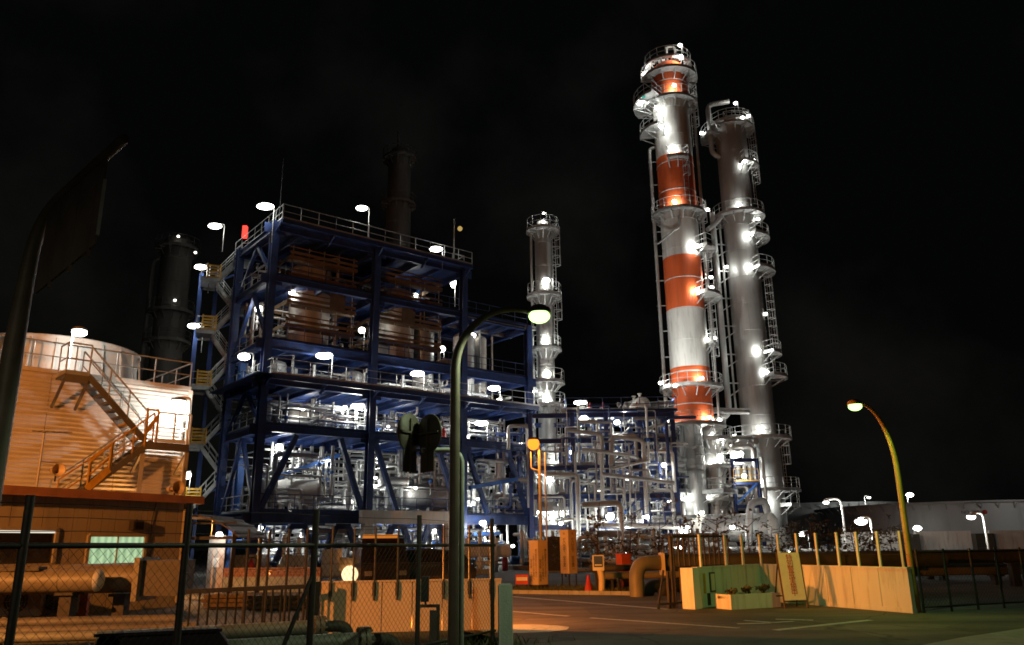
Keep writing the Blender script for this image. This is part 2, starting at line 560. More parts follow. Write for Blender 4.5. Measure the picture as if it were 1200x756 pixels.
def light(parent, loc, watts, col=C_WHITE, r=0.12, name='bulb', spot=None, aim=None):
    d = bpy.data.lights.new(name, 'SPOT' if spot else 'POINT')
    d.energy = watts
    d.color = col
    d.shadow_soft_size = r
    o = bpy.data.objects.new(name, d)
    COL.objects.link(o)
    o.parent = parent
    o.location = V(loc) - BASE.get(parent.name, V((0, 0, 0)))
    if spot:
        d.spot_size = spot
        d.spot_blend = 0.25
        o.rotation_euler = V(aim).to_track_quat('-Z', 'Y').to_euler()
    return o

def text(body, size, m, parent, mtx, name='lettering', extrude=0.002, spacing=1.0, line=1.0):
    c = bpy.data.curves.new(name, 'FONT')
    c.body = body
    c.size = size
    c.align_x = 'CENTER'
    c.align_y = 'CENTER'
    c.extrude = extrude
    c.space_line = line
    c.space_character = spacing
    t = bpy.data.objects.new(name + '_src', c)
    COL.objects.link(t)
    bpy.context.view_layer.update()
    dg = bpy.context.evaluated_depsgraph_get()
    me = bpy.data.meshes.new_from_object(t.evaluated_get(dg))
    bpy.data.objects.remove(t)
    bpy.data.curves.remove(c)
    me.name = name
    me.materials.clear()
    me.materials.append(m)
    base = BASE.get(parent.name, V((0, 0, 0)))
    me.transform(Matrix.Translation(-base) @ mtx)
    o = bpy.data.objects.new(name, me)
    COL.objects.link(o)
    o.parent = parent
    BASE[o.name] = base
    return o

def frame_mtx(origin, xdir, ydir):            # a matrix whose XY plane is the sign's face
    x = V(xdir).normalized()
    y = V(ydir).normalized()
    z = x.cross(y).normalized()
    y = z.cross(x)
    return Matrix(((x.x, y.x, z.x, origin[0]), (x.y, y.y, z.y, origin[1]), (x.z, y.z, z.z, origin[2]), (0, 0, 0, 1)))

def lamp(parent, head, watts, foot=None, size=(0.42, 0.28, 0.15), e=None, col=C_WHITE, drop=0.36, name='floodlight', pm=None, side=1):
    """A luminaire bolted to its parent: housing, bright lens, and an arm and pole when it has a foot to stand on."""
    head = V(head)
    mb = MB()
    mb.lathe(head + V((0, 0, size[2] * 0.55)), [(size[0] * 0.62, 0), (size[0] * 0.55, size[2] * 0.35), (size[0] * 0.25, size[2] * 0.7), (0.0, size[2] * 0.75)], 12)
    if foot is not None:
        foot = V(foot) + V((0.62 * side, 0.3, 0)) * (1.0 if size[0] > 0.3 else 0.45)
        top = V((foot.x, foot.y, head.z + size[2] + 0.12))
        mb.path([foot, top, head + V((0, 0, size[2] * 0.9))], 0.035 if size[0] > 0.3 else 0.025, 6, bend=0.25)
    o = mb.build(name, pm or M_GREYST, parent)
    MB().ball(head, size, 14, 8).build('lens', e or E_WHITE, o)
    if watts:
        light(o, head + V((-0.12 * side, -0.1, -max(drop, size[2] + 0.1))), watts, col, 0.12)
    return o
# ------------------------------------------------------------------ ground, road, verge
mb = MB()
mb.add([(-700, -60, 0), (900, -60, 0), (900, 1500, 0), (-700, 1500, 0)], [(0, 1, 2, 3)])
struct('ground', mb, M_GROUND)

def sheet(name, pts, z, m, thick=0.0):
    mb = MB()
    mb.add([(p[0], p[1], z) for p in pts], [tuple(range(len(pts)))])
    return struct(name, mb, m)

k0, k1, k2 = G(600, 696), G(700, 704), G(786, 713)
road = sheet('road', [(-0.2, -20), (60, -20), (60, 17), (12, 18.6), (9.6, 19.2), (7.4, 24.4), (5.2, 22.2), (4.9, 26.0), (k1.x, k1.y), (k0.x, k0.y), (-1.2, 29.6), (-1.2, 18)], 0.004, M_ASPH)
sheet('gravel_verge', [(-18, -20), (-0.2, -20), (-0.2, 15.2), (-1.2, 17.0), (-7, 16.6), (-14, 19), (-18, 19)], 0.004, M_VERGE)

def stripe(name, a, b, w, dirx=None):
    a, b = V(a), V(b)
    d = (b - a).normalized()
    sd = V((-d.y, d.x, 0)) * (w / 2)
    n = 12
    vs, fs = [], []
    for i in range(n + 1):
        q = a.lerp(b, i / n)
        j1, j2 = rnd(0.85, 1.1), rnd(0.85, 1.1)
        vs += [(q.x + sd.x * j1, q.y + sd.y * j1, 0.008), (q.x - sd.x * j2, q.y - sd.y * j2, 0.008)]
    fs = [(2 * i, 2 * i + 1, 2 * i + 3, 2 * i + 2) for i in range(n)]
    mb = MB()
    mb.add(vs, fs)
    return struct(name, mb, M_LINE)

stripe('road_line', G(600, 699.5), G(784, 714.5), 0.22)
stripe('road_line', G(596, 716.5), G(666, 722.5), 0.16)
stripe('road_line', G(692, 724.5), G(866, 736.5), 0.16)
stripe('road_line', G(864, 731.5), G(903, 730.5), 0.16)
stripe('road_line', G(872, 727.5), G(908, 730), 0.12)
stripe('road_line', G(909, 726), G(953, 727.2), 0.16)
stripe('road_line', G(905, 730), G(930, 728.5), 0.12)
stripe('road_line', G(908, 739), G(1020, 727), 0.18)
p0_, p1_, p2_ = G(1078, 757), G(1130, 747), G(1240, 731)
sheet('pavement', [p0_, (p0_.x + 9, p0_.y - 3), (p2_.x + 5, p2_.y), p2_, p1_], 0.008, M_CONC)
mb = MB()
c = G(612, 737)  # pale uneven oval laid flat on the road
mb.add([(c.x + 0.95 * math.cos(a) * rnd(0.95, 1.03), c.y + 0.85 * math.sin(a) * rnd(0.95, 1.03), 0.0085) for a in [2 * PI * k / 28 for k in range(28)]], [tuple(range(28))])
struct('road_oval', mb, M_LINE)

# kerb and grass verge on the plant side of the road
mb = MB()
for i in range(16):
    a, b = V((-1.2, 29.7, 0)).lerp(V((4.2, 27.3, 0)), i / 16), V((-1.2, 29.7, 0)).lerp(V((4.2, 27.3, 0)), (i + 0.97) / 16)
    mb.bar(a + V((0, 0.12, 0.06)), b + V((0, 0.12, 0.06)), 0.15, 0.13)
struct('kerb', mb, M_CONC)
sheet('grass_verge', [(-1.2, 29.9), (4.1, 27.5), (5.5, 33), (4, 38), (-2, 39)], 0.05, M_SOIL)
mb = MB()
rr = random.Random(3)
for i in range(2600):
    t, w = rr.random(), rr.random()
    a = V((-1.2, 29.9, 0.05)).lerp(V((4.1, 27.6, 0.05)), t)
    q = a + V((0.15, 0.35, 0)) * (0.2 + 9 * w * w)
    h, an = rr.uniform(0.06, 0.2), rr.uniform(0, 2 * PI)
    dx, dy = math.cos(an) * 0.02, math.sin(an) * 0.02
    lx, ly = rr.uniform(-.08, .08), rr.uniform(-.08, .08)
    mb.add([(q.x - dx, q.y - dy, 0.05), (q.x + dx, q.y + dy, 0.05), (q.x + lx, q.y + ly, 0.05 + h)], [(0, 1, 2)])
mb.build('grass', M_LEAF, kind='stuff')['label'] = 'short rough grass along the kerb by the entrance'
# ------------------------------------------------------------------ distillation towers
D2R = PI / 180

def platform(T, c, ri, ro, z, a0, a1, m=None, rail=True, gaps=()):
    """A bracketed balcony round a tower between two angles (degrees), with its handrail."""
    m = m or M_GREYST
    a0, a1 = a0 * D2R, a1 * D2R
    mb = MB()
    mb.sector(c, ri, ro, z, 0.07, a0, a1)
    mb.sector(c, ro - 0.05, ro, z - 0.07, 0.14, a0, a1)
    n = max(2, int((a1 - a0) / 0.5))
    full = a1 - a0 > 6.2
    for k in range(n + (0 if full else 1)):
        a = a0 + (a1 - a0) * (k / n)
        e = V((math.cos(a), math.sin(a), 0))
        q = V((c[0], c[1], 0))
        mb.bar(q + e * (ri - 0.05) + V((0, 0, z - 0.15)), q + e * ro + V((0, 0, z - 0.13)), 0.09, 0.14)
        mb.bar(q + e * (ri - 0.05) + V((0, 0, z - 1.0)), q + e * (ro - 0.2) + V((0, 0, z - 0.2)), 0.07, 0.07)
    o = mb.build('platform', m, T)
    if rail:
        rb = MB()
        n = max(3, int((a1 - a0) * ro / 0.9))
        r = ro - 0.06
        pts = [V((c[0] + r * math.cos(a0 + (a1 - a0) * k / n), c[1] + r * math.sin(a0 + (a1 - a0) * k / n), z)) for k in range(n + 1)]
        if not full:
            ends = [V((c[0] + ri * math.cos(a), c[1] + ri * math.sin(a), z)) for a in (a0, a1)]
            pts = [ends[0]] + pts + [ends[1]]
        rb.rail(pts, 1.1, 0.026, 1.0)
        rb.build('railing', m, o)
    return o

def front(ro, a0, a1):
    """How far a balcony's middle comes towards the road from the tower's axis."""
    if a1 - a0 > 300:
        return ro
    m = (a0 + a1) / 2 * D2R
    return -ro * math.sin(m) * 0.8

def ladder(T, p0, z1, out, caged=True, m=None, w=0.24):
    """A vertical ladder with hooped cage from p0 up to z1, facing the direction out."""
    p0 = V(p0)
    out = V((out[0], out[1], 0)).normalized()
    sd = V((-out.y, out.x, 0)) * w
    up = V((0, 0, 1))
    h = z1 - p0.z
    mb = MB()
    for s in (-1, 1):
        mb.tube(p0 + sd * s, p0 + sd * s + up * h, 0.03, n=5)
    k = 0.3
    while k < h:
        mb.tube(p0 + sd + up * k, p0 - sd + up * k, 0.018, n=4, caps=False)
        k += 0.4
    if caged:
        k = 2.3
        while k < h:
            arc = [p0 + sd * 1.35 * math.cos(t) + out * (0.72 * math.sin(t)) + up * k for t in [PI * i / 6 for i in range(7)]]
            for a, b in zip(arc, arc[1:]):
                mb.bar(a, b, 0.02, 0.06)
            k += 0.9
        for t in (PI * 0.25, PI * 0.5, PI * 0.75):
            q = p0 + sd * 1.35 * math.cos(t) + out * (0.72 * math.sin(t))
            if h > 3:
                mb.bar(q + up * 2.3, q + up * h, 0.03, 0.015)
    mb.build('ladder', m or M_GREYST, T)

def seams(T, c, r, z0, z1, step, m):
    z = z0 + step / 2
    while z < z1:
        MB().lathe((c[0], c[1], z), [(r, -0.05), (r + 0.02, -0.03), (r + 0.02, 0.03), (r, 0.05)], 32).build('shell_seam', m, T)
        z += step

# --- the orange and white striped tower
C1 = (17.02, 75.0)
def z1(y, r=0.0): return P(785 + (y - 110) * 0.078, y, 75 - r).z
R1 = 1.86
T1 = thing('distillation_tower', 'tallest tower, painted in orange and white bands, with lamps on every balcony', 'tower', (C1[0], C1[1], 0))
bands = [(495, 428, M_TOWERO), (428, 360, M_TOWERW), (360, 297, M_TOWERO), (297, 240, M_TOWERW), (240, 178, M_TOWERO), (178, 107, M_TOWERW), (107, 76, M_TOWERO)]
for ya, yb, m in bands:
    za, zb = z1(ya, R1), z1(yb, R1)
    MB().lathe((*C1, 0), [(R1, za), (R1, zb)], 40).build('painted_band', m, T1)
zt = z1(76, R1)
MB().lathe((*C1, zt), [(R1, 0), (R1 * 0.93, 0.5), (R1 * 0.7, 0.95), (R1 * 0.35, 1.2), (0.0, 1.28)], 40).build('domed_head', M_TOWERO, T1)
mb = MB()
mb.path([(C1[0], C1[1], zt + 1.2), (C1[0], C1[1], zt + 3.4), (C1[0] + 0.9, C1[1], zt + 3.4), (C1[0] + 0.9, C1[1], zt + 2.6)], 0.13, 8)
mb.lathe((C1[0] - 0.7, C1[1] - 0.4, zt + 0.9), [(0.35, 0), (0.35, 0.8), (0.45, 0.8), (0.45, 0.95), (0, 0.95)], 12)
mb.build('vent_pipe', M_TOWERW, T1)
seams(T1, C1, R1, z1(495), z1(80), 3.1, M_TOWERW)
zc = z1(604)
CN = (16.5, 75.0)
MB().lathe((*CN, 0), [(1.22, zc), (1.22, z1(552)), (1.26, z1(551)), (1.26, z1(530)), (1.22, z1(529)), (1.22, z1(498, R1)), (R1, z1(494.9, R1))], 32).build('lower_shell', M_CLAD, T1)
MB().lathe((17.35, 75, 0), [(3.05, 0.0), (2.95, 0.3), (2.05, zc), (0, zc)], 40).build('conical_skirt', M_CONCW, T1)
for a in (-150, -120, -90, -60, -30):
    e = V((math.cos(a * D2R), math.sin(a * D2R), 0))
    MB().tube(V((17.35, 75, 1.1)) + e * 2.5, V((17.35, 75, 1.1)) + e * 3.0, 0.22, n=10).build('skirt_nozzle', M_CLAD, T1)

# balconies: (picture row, inner, outer, start, end)
for y, ro, a0, a1 in ((63, 2.5, 0, 360), (80, 3.0, -180, 40), (108, 2.75, 0, 360), (121, 3.9, 140, 230), (152, 3.4, 165, 232),
                      (183, 2.7, -118, -70), (240, 2.75, 0, 360), (293, 3.35, -55, 20), (346, 3.6, -65, 15), (402, 2.7, -40, 0),
                      (448, 3.0, 0, 360), (494, 2.95, 0, 360)):
    platform(T1, C1, R1, ro, z1(y, front(ro, a0, a1)), a0, a1)
for y, a0, a1, ro in ((531, -235, -150, 2.6), (576, -235, -115, 2.9), (576, -60, 20, 3.9), (552, -150, -60, 1.6)):
    platform(T1, CN, 1.22, ro, z1(y, front(ro, a0, a1)), a0, a1)
ladder(T1, (C1[0] + 2.2, C1[1] - 0.6, z1(346)), z1(297), (0.6, -0.8))
ladder(T1, (C1[0] + 2.2, C1[1] - 0.6, z1(448)), z1(350), (0.6, -0.8))
ladder(T1, (C1[0] + 0.6, C1[1] - 1.95, z1(240)), z1(190), (0.2, -1))
ladder(T1, (C1[0] + 2.0, C1[1] - 1.0, z1(292)), z1(242), (0.6, -0.8))
ladder(T1, (C1[0] + 1.9, C1[1] - 1.3, z1(180)), z1(108), (0.7, -0.8))
ladder(T1, (CN[0] + 0.4, CN[1] - 1.35, z1(576)), z1(500), (0.3, -1))
# pipes running down the left flank and brackets
e = V((math.cos(170 * D2R), math.sin(170 * D2R), 0))
q = V((*C1, 0)) + e * (R1 + 0.62)
mb = MB()
mb.path([q + V((0, 0, z1(495))), q + V((0, 0, z1(172))), q + V((0.9, 0.2, z1(168)))], 0.17, 8)
mb.build('riser_pipe', M_CLAD, T1)
mb = MB()
zz = z1(480)
while zz < z1(185):
    mb.bar(q + V((-0.2, 0, zz)), V((*C1, zz)) + e * R1, 0.08, 0.1)
    zz += 2.6
mb.build('pipe_bracket', M_GREYST, T1)
mb = MB()
q2 = V((*C1, 0)) + V((-0.85, -1.72, 0))
mb.path([P(768, 282, 74.5), P(771, 286, 73.5), q2 + V((-0.1, -0.2, z1(278))), q2 + V((0.35, -0.35, z1(276))), q2 + V((0.35, -0.35, z1(262)))], 0.09, 8)
mb.build('instrument_pipe', M_GREYST, T1)
mb = MB()
e2 = V((math.cos(-20 * D2R), math.sin(-20 * D2R), 0))
q = V((*C1, 0)) + e2 * (R1 + 0.5)
mb.path([q + V((0, 0, z1(500))), q + V((0, 0, z1(120))), q + V((-0.5, 0, z1(116)))], 0.13, 8)
mb.build('riser_pipe', M_CLAD2, T1)

def tlamp(T, px, py, Y, w, sz=0.20, foot=0.9):
    """A bulkhead lamp on a balcony; its light falls on the shell beside it."""
    q = P(px, py, Y)
    w = w * (1.0 if T is T1 else 0.8)
    o = lamp(T, q, 0, foot=(q.x, q.y, q.z - foot), size=(sz, sz, sz * 0.75))
    ax = BASE[T.name]
    d = V((ax.x - q.x, ax.y - q.y, 0)).normalized()
    light(o, q + d * (sz + 0.14) + V((0, 0, 0.05)), w, C_WHITE, 0.12)
    return o

for px, py, Y, w in ((797, 53, 72.6, 170), (798, 66, 72.4, 160), (754.5, 87, 74.6, 150), (790, 100, 72.3, 130), (749, 122, 74.2, 150),
                     (769, 126, 72.9, 80), (774, 148, 72.4, 110), (764, 147, 73.4, 60), (789, 174, 72.6, 130), (790, 236, 72.5, 220),
                     (829, 246, 74.4, 60), (817, 288, 72.6, 140), (833, 325, 74.3, 120), (817, 339, 72.6, 130), (834, 337, 74.0, 60),
                     (837, 396, 74.4, 170), (829, 398, 73.6, 60), (774, 449, 73.4, 110), (822, 443, 72.4, 130), (791, 452, 72.4, 40),
                     (831, 489, 72.6, 130), (781, 493, 73.0, 140), (843, 492, 74.0, 60), (798, 538, 73.2, 110), (778, 540, 73.8, 90),
                     (801, 585, 73.3, 140), (784, 587, 73.2, 60), (822, 601, 71.3, 130)):
    tlamp(T1, px, py, Y, w)
# small coloured markers on the upper left balcony
q = P(754, 113, 73.2)
MB().ball(q, 0.2).build('marker_lamp', E_TEAL, T1)

# --- grey column standing in the skirt beside the striped tower
TS = thing('stripper_column', 'short grey column hugging the right side of the striped tower base', 'tower', (19.0, 76.6, 0))
CS = (19.0, 76.6)
MB().lathe((*CS, 0), [(0.98, 0), (0.98, 12.0), (0.7, 12.7), (0.0, 12.95)], 28).build('shell', M_CLAD, TS)
seams(TS, CS, 0.98, 2, 12, 2.0, M_CLAD2)
for z in (11.2, 8.6, 5.6):
    platform(TS, CS, 0.98, 2.0, z, -150, 60)
for px, py, Y, w in ((836, 512, 75.0, 120), (832, 543, 75.0, 130), (845, 536, 75.3, 120), (846, 514, 75.2, 60), (831, 583, 74.8, 90)):
    tlamp(TS, px, py, Y, w)
mb = MB()
mb.path([(CS[0], CS[1], 12.8), (CS[0], CS[1], 14.0), (CS[0] + 4.0, CS[1] + 1.0, 14.0)], 0.3, 10)
mb.build('overhead_pipe', M_CLAD2, TS)

# --- grey insulated tower
C2 = (24.6, 80.0)
def z2(y, r=0.0): return P(859.5 + (y - 189) * 0.0945, y, 80 - r).z
R2 = 1.66
T2 = thing('distillation_tower', 'tall plain grey tower standing right of the orange and white one', 'tower', (*C2, 0))
MB().lathe((*C2, 0), [(R2, z2(452, R2)), (R2, z2(145, R2))], 36).build('shell', M_TOWERG, T2)
MB().lathe((*C2, 0), [(1.85, 3.0), (1.85, z2(514, R2)), (R2, z2(508, R2))], 36).build('lower_shell', M_CLAD, T2)
MB().lathe((*C2, 0), [(R2, z2(508, R2)), (R2, z2(452, R2))], 36).build('middle_shell', M_CLAD2, T2)
MB().lathe((*C2, z2(145, R2)), [(R2, 0), (R2 * 0.93, 0.45), (R2 * 0.7, 0.85), (R2 * 0.35, 1.1), (0, 1.18)], 36).build('domed_head', M_TOWERG, T2)
MB().lathe((*C2, 0), [(2.5, 0), (1.9, 3.0)], 36).build('conical_skirt', M_CONCW, T2)
seams(T2, C2, R2, z2(505), z2(150), 2.9, M_TOWERG)
for y, ro, a0, a1 in ((136, 2.4, 0, 360), (148, 2.6, -120, 60), (160, 3.3, 150, 215), (192, 2.7, -80, 10), (243, 2.75, 0, 360), (277, 3.0, -75, 20),
                      (316, 3.2, -75, 15), (414, 3.0, -60, 15), (441, 3.3, -70, 15), (510, 3.1, 0, 360), (573, 3.4, -200, 20), (592, 3.2, -60, 20)):
    platform(T2, C2, R2 if y < 505 else 1.85, ro, z2(y, front(ro, a0, a1)), a0, a1)
ladder(T2, (C2[0] + 2.0, C2[1] - 0.6, z2(441)), z2(318), (0.7, -0.7))
ladder(T2, (C2[0] + 2.0, C2[1] - 0.6, z2(573)), z2(512), (0.7, -0.7))
ladder(T2, (C2[0] + 1.8, C2[1] - 0.8, z2(243)), z2(150), (0.7, -0.7))
for px, py, Y, w in ((862, 121, 78.2, 70), (870, 138, 77.6, 70), (877, 136, 78, 40), (822, 156, 79.2, 90), (873, 189, 77.6, 110), (883, 188, 78.6, 60),
                     (866, 240, 77.7, 200), (888, 257, 79.0, 90), (878, 274, 77.6, 150), (890, 275, 78.6, 60), (851, 313, 78.4, 90), (879, 311, 77.6, 130), (896, 312, 79, 60),
                     (897, 368, 79.2, 170), (889, 410, 77.7, 150), (900, 412, 79, 50), (899, 436, 77.9, 130), (893, 504, 77.3, 260), (860, 511, 77.6, 150),
                     (892, 563, 77.3, 230), (900, 590, 77.2, 260), (912, 592, 78.6, 80)):
    tlamp(T2, px, py, Y, w)
# big overhead line running down between the towers on a lattice of brackets
qa = V((C2[0] - 2.75, C2[1] - 0.5, 0))
mb = MB()
mb.path([V((C2[0], C2[1] - 0.6, z2(137) + 1.6)), V((C2[0] - 2.4, C2[1] - 0.5, z2(137) + 1.2)), qa + V((0.35, 0, z2(160))), qa + V((0.35, 0, z2(182))), V((C2[0] - 1.5, C2[1] - 0.5, z2(187)))], 0.28, 10)
mb.build('overhead_pipe', M_TOWERG, T2)
mb = MB()
mb.path([V((C2[0] - 1.6, C2[1] - 0.6, z2(250))), qa + V((0.3, 0, z2(262))), qa + V((-1.1, -1, z2(275)))], 0.24, 10)
mb.path([qa + V((-0.2, 0, z2(252))), qa + V((-0.2, 0, z2(488))), qa + V((-2.4, -1.2, z2(494)))], 0.30, 12, bend=1.0)
mb.build('riser_pipe', M_CLAD, T2)
mb = MB()
zz = z2(484)
k = 0
while zz < z2(262):
    mb.bar(qa + V((-0.2, 0, zz)), V((C2[0] - R2 + 0.1, C2[1] - 0.3, zz + (0.9 if k % 2 else 0))), 0.12, 0.12)
    zz += 1.5
    k += 1
mb.bar(qa + V((0.5, 0, z2(484))), qa + V((0.5, 0, z2(262))), 0.14, 0.14)
mb.build('pipe_bracket', M_GREYST, T2)

# --- thin tower in the middle
C3 = (3.08, 72.0)
def z3(y, r=0.0): return P(636 + (y - 270) * 0.0235, y, 72 - r).z
R3 = 0.80
T3 = thing('slim_tower', 'slim silver tower with stacked ring balconies behind the green street lamp', 'tower', (*C3, 0))
MB().lathe((*C3, 0), [(R3, 0), (R3, z3(268, 1)), (R3 * 0.7, z3(263, 1)), (0, z3(261, 1))], 28).build('shell', M_CLAD, T3)
seams(T3, C3, R3, 2, z3(270), 2.4, M_CLAD2)
for y, ro, a0, a1 in ((263, 1.62, 0, 360), (341, 1.66, 0, 360), (405, 1.5, 0, 360), (444, 1.7, 0, 360), (474, 1.7, -120, 30), (553, 2.2, -160, 30), (596, 2.4, -200, 30)):
    platform(T3, C3, R3, ro, z3(y, front(ro, a0, a1)), a0, a1)
for y0, y1, s in ((341, 270, 1), (405, 345, 1), (444, 408, -1), (474, 446, -1), (553, 478, 1)):
    ladder(T3, (C3[0] + s * 1.0, C3[1] - 0.5, z3(y0)), z3(y1), (s * 0.8, -0.6))
mb = MB()
mb.path([(C3[0] - 1.15, C3[1] + 0.1, 0), (C3[0] - 1.15, C3[1] + 0.1, z3(270)), (C3[0] - 0.6, C3[1], z3(268))], 0.12, 8)
mb.build('riser_pipe', M_CLAD, T3)
mb = MB()
mb.lathe((C3[0], C3[1], z3(263, 1.6)), [(0.55, 0), (0.55, 0.85), (0.3, 0.95), (0, 0.95)], 14)
mb.path([(C3[0] - 0.4, C3[1], z3(263, 1.6) + 0.4), (C3[0] - 1.0, C3[1], z3(263, 1.6) + 0.5), (C3[0] - 1.0, C3[1], z3(263, 1.6))], 0.12, 8)
mb.build('top_valve', M_WHITE, T3)
for px, py, Y, w, sz in ((640, 329, 70.6, 90, 0.36), (637, 250, 70.5, 70, 0.12), (640, 397, 70.6, 110, 0.2), (641, 438, 70.5, 100, 0.36), (642, 468, 70.6, 130, 0.2),
                     (625, 459, 71.2, 20, 0.12), (658, 545, 70.5, 140, 0.24), (659, 602, 70, 170, 0.34), (629, 600, 70.5, 90, 0.22), (643, 560, 70.6, 110, 0.16)):
    tlamp(T3, px, py, Y, w * 2.1, sz)

# --- unlit towers standing in the dark behind the steelwork
TD = thing('dark_tower', 'unlit dark tower rising behind the roof of the blue steelwork', 'tower', (-13.4, 88, 0))
MB().lathe((-13.4, 88, 0), [(1.5, 0), (1.5, 40.3), (1.35, 40.5), (1.35, 47.6), (0.9, 48.3), (0, 48.5)], 28).build('shell', M_CLADD, TD)
for z in (41.0, 47.0, 33.0):
    platform(TD, (-13.4, 88), 1.4, 2.1, z, 0, 360, M_CLADD)
MB().tube((-13.6, 87.6, 47), (-13.6, 87.6, 50.6), 0.12).build('vent_pipe', M_CLADD, TD)
seams(TD, (-13.4, 88), 1.5, 4, 40, 3, M_CLADD)
TE = thing('dark_tower', 'unlit dark tower standing in the dark left of the yellow stair tower', 'tower', (-35.7, 80, 0))
MB().lathe((-35.7, 80, 0), [(1.55, 0), (1.55, 33.0), (1.1, 33.9), (0, 34.1)], 28).build('shell', M_CLADD, TE)
for z in (32.5, 25.5, 22.3, 16.0):
    platform(TE, (-35.7, 80), 1.55, 2.3, z, 0, 360, M_CLADD)
seams(TE, (-35.7, 80), 1.55, 3, 32, 2.7, M_CLADD)
MB().path([(-37.9, 79.5, 8), (-37.9, 79.5, 31), (-37.2, 79.7, 31.6)], 0.25).build('riser_pipe', M_CLADD, TE)
for px, py in ((209, 277), (229, 296), (205, 352)):
    lamp(TE, P(px, py, 78), 0, size=(0.14, 0.14, 0.12), e=E_SOFT)
# ------------------------------------------------------------------ the blue steel structure
AX, AY = -17.15, 54.0
YAW = math.radians(51.5)
su = V((math.sin(YAW), math.cos(YAW), 0))
sv = V((-su.y, su.x, 0))
def S(s, t, z): return V((AX, AY, z)) + su * s + sv * t
def onS(px, py, t=0.0):                      # the point of the plane t metres behind the front face seen at a pixel
    d = _ray(px, py)
    o = V((AX, AY, 0)) + sv * t
    det = -d.x * su.y + d.y * su.x
    k = (-o.x * su.y + o.y * su.x) / det
    return V((d.x * k, d.y * k, CAM_Z + d.z * k))

ST = thing('steel_structure', 'open multi storey structure of dark blue steel with lamps on its decks', 'industrial structure', (AX, AY, 0))
SX = [0, 8.35, 16.7, 23.7]
TX = [0.0, 7.0]
LV = [4.0, 9.8, 13.05, 15.8, 20.55, 24.4]
TOP = [24.6, 24.6, 24.6, 20.5]
for i, s in enumerate(SX):
    for t in TX:
        MB().ibeam(S(s, t, 0), S(s, t, TOP[i]), 0.52, 0.56, 0.06).build('column', M_BLUE, ST)
        for z in LV:
            if t == 0.0 and z < TOP[i]:
                for d in (-1, 1):
                    MB().bar(S(s + d * 0.55, -0.03, z - 0.75), S(s + d * 0.55, -0.03, z - 0.02), 0.5, 0.03, up=sv).build('gusset_plate', M_BLUE, ST)
for z in LV:
    for i in range(3):
        if z > 21 and i == 2:
            continue
        h = 0.72 if z in (4.0, 15.8) else 0.48
        for t in TX:
            MB().ibeam(S(SX[i] + 0.36, t, z - h / 2), S(SX[i + 1] - 0.36, t, z - h / 2), 0.36, h, 0.05).build('beam', M_BLUE, ST)
        for j in range(1, 4):
            s = SX[i] + (SX[i + 1] - SX[i]) * j / 4
            MB().ibeam(S(s, 0.2, z - 0.24), S(s, 6.8, z - 0.24), 0.2, 0.36, 0.04).build('joist', M_BLUE, ST)
    for i, s in enumerate(SX):
        if z > 21 and i == 3:
            continue
        MB().ibeam(S(s, 0.36, z - 0.3), S(s, 6.64, z - 0.3), 0.34, 0.56, 0.05).build('beam', M_BLUE, ST)

def grating(s0, s1, t0, t1, z, name='deck'):
    mb = MB()
    n = max(2, int((s1 - s0) / 1.0))
    for k in range(n):
        a, b = s0 + (s1 - s0) * k / n, s0 + (s1 - s0) * (k + 1) / n - 0.03
        p = [S(a, t0, z), S(b, t0, z), S(b, t1, z), S(a, t1, z)]
        mb.add([q + V((0, 0, d)) for d in (0.0, 0.05) for q in p], [(3, 2, 1, 0), (4, 5, 6, 7), (0, 1, 5, 4), (1, 2, 6, 5), (2, 3, 7, 6), (3, 0, 4, 7)])
    return mb.build(name, M_BLUE, ST)
DK = []
for z in LV:
    smax = 16.7 if z > 21 else 23.7
    t0 = -1.3 if z in (13.05, 24.4) else (0.0)
    t1 = 8.4 if z in (13.05, 24.4, 20.55) else 7.0
    o = grating(0 if z != 13.05 else -1.0, smax, t0, t1, z + 0.01)
    s = 0.0
    while s < smax - 0.1:                      # handrails bay by bay along the front
        e = min(smax, s + 4.175)
        MB().rail([S(s, t0 + 0.06, z + 0.06), S(e, t0 + 0.06, z + 0.06)], 1.1, 0.027, 1.4).build('railing', M_GREYST if z in (13.05, 24.4) else M_BLUE, ST)
        s = e
    MB().rail([S(0.05, t0 + 0.06, z + 0.06), S(0.05, t1, z + 0.06)], 1.1, 0.027, 1.4).build('railing', M_GREYST, ST)
    if t0 < 0:
        for s in ([0, 4.2, 8.35, 12.5, 16.7] if z > 21 else [0, 4.2, 8.35, 12.5, 16.7, 20.2, 23.7]):
            MB().bar(S(s, 0, z - 0.75), S(s, t0 + 0.1, z - 0.1), 0.12, 0.16).build('bracket', M_BLUE, ST)
            MB().ibeam(S(s, -0.3, z - 0.16), S(s, t0, z - 0.16), 0.16, 0.26, 0.03).build('joist', M_BLUE, ST)
        MB().ibeam(S(0, t0, z - 0.16), S(smax, t0, z - 0.16), 0.18, 0.3, 0.03).build('edge_beam', M_BLUE, ST)
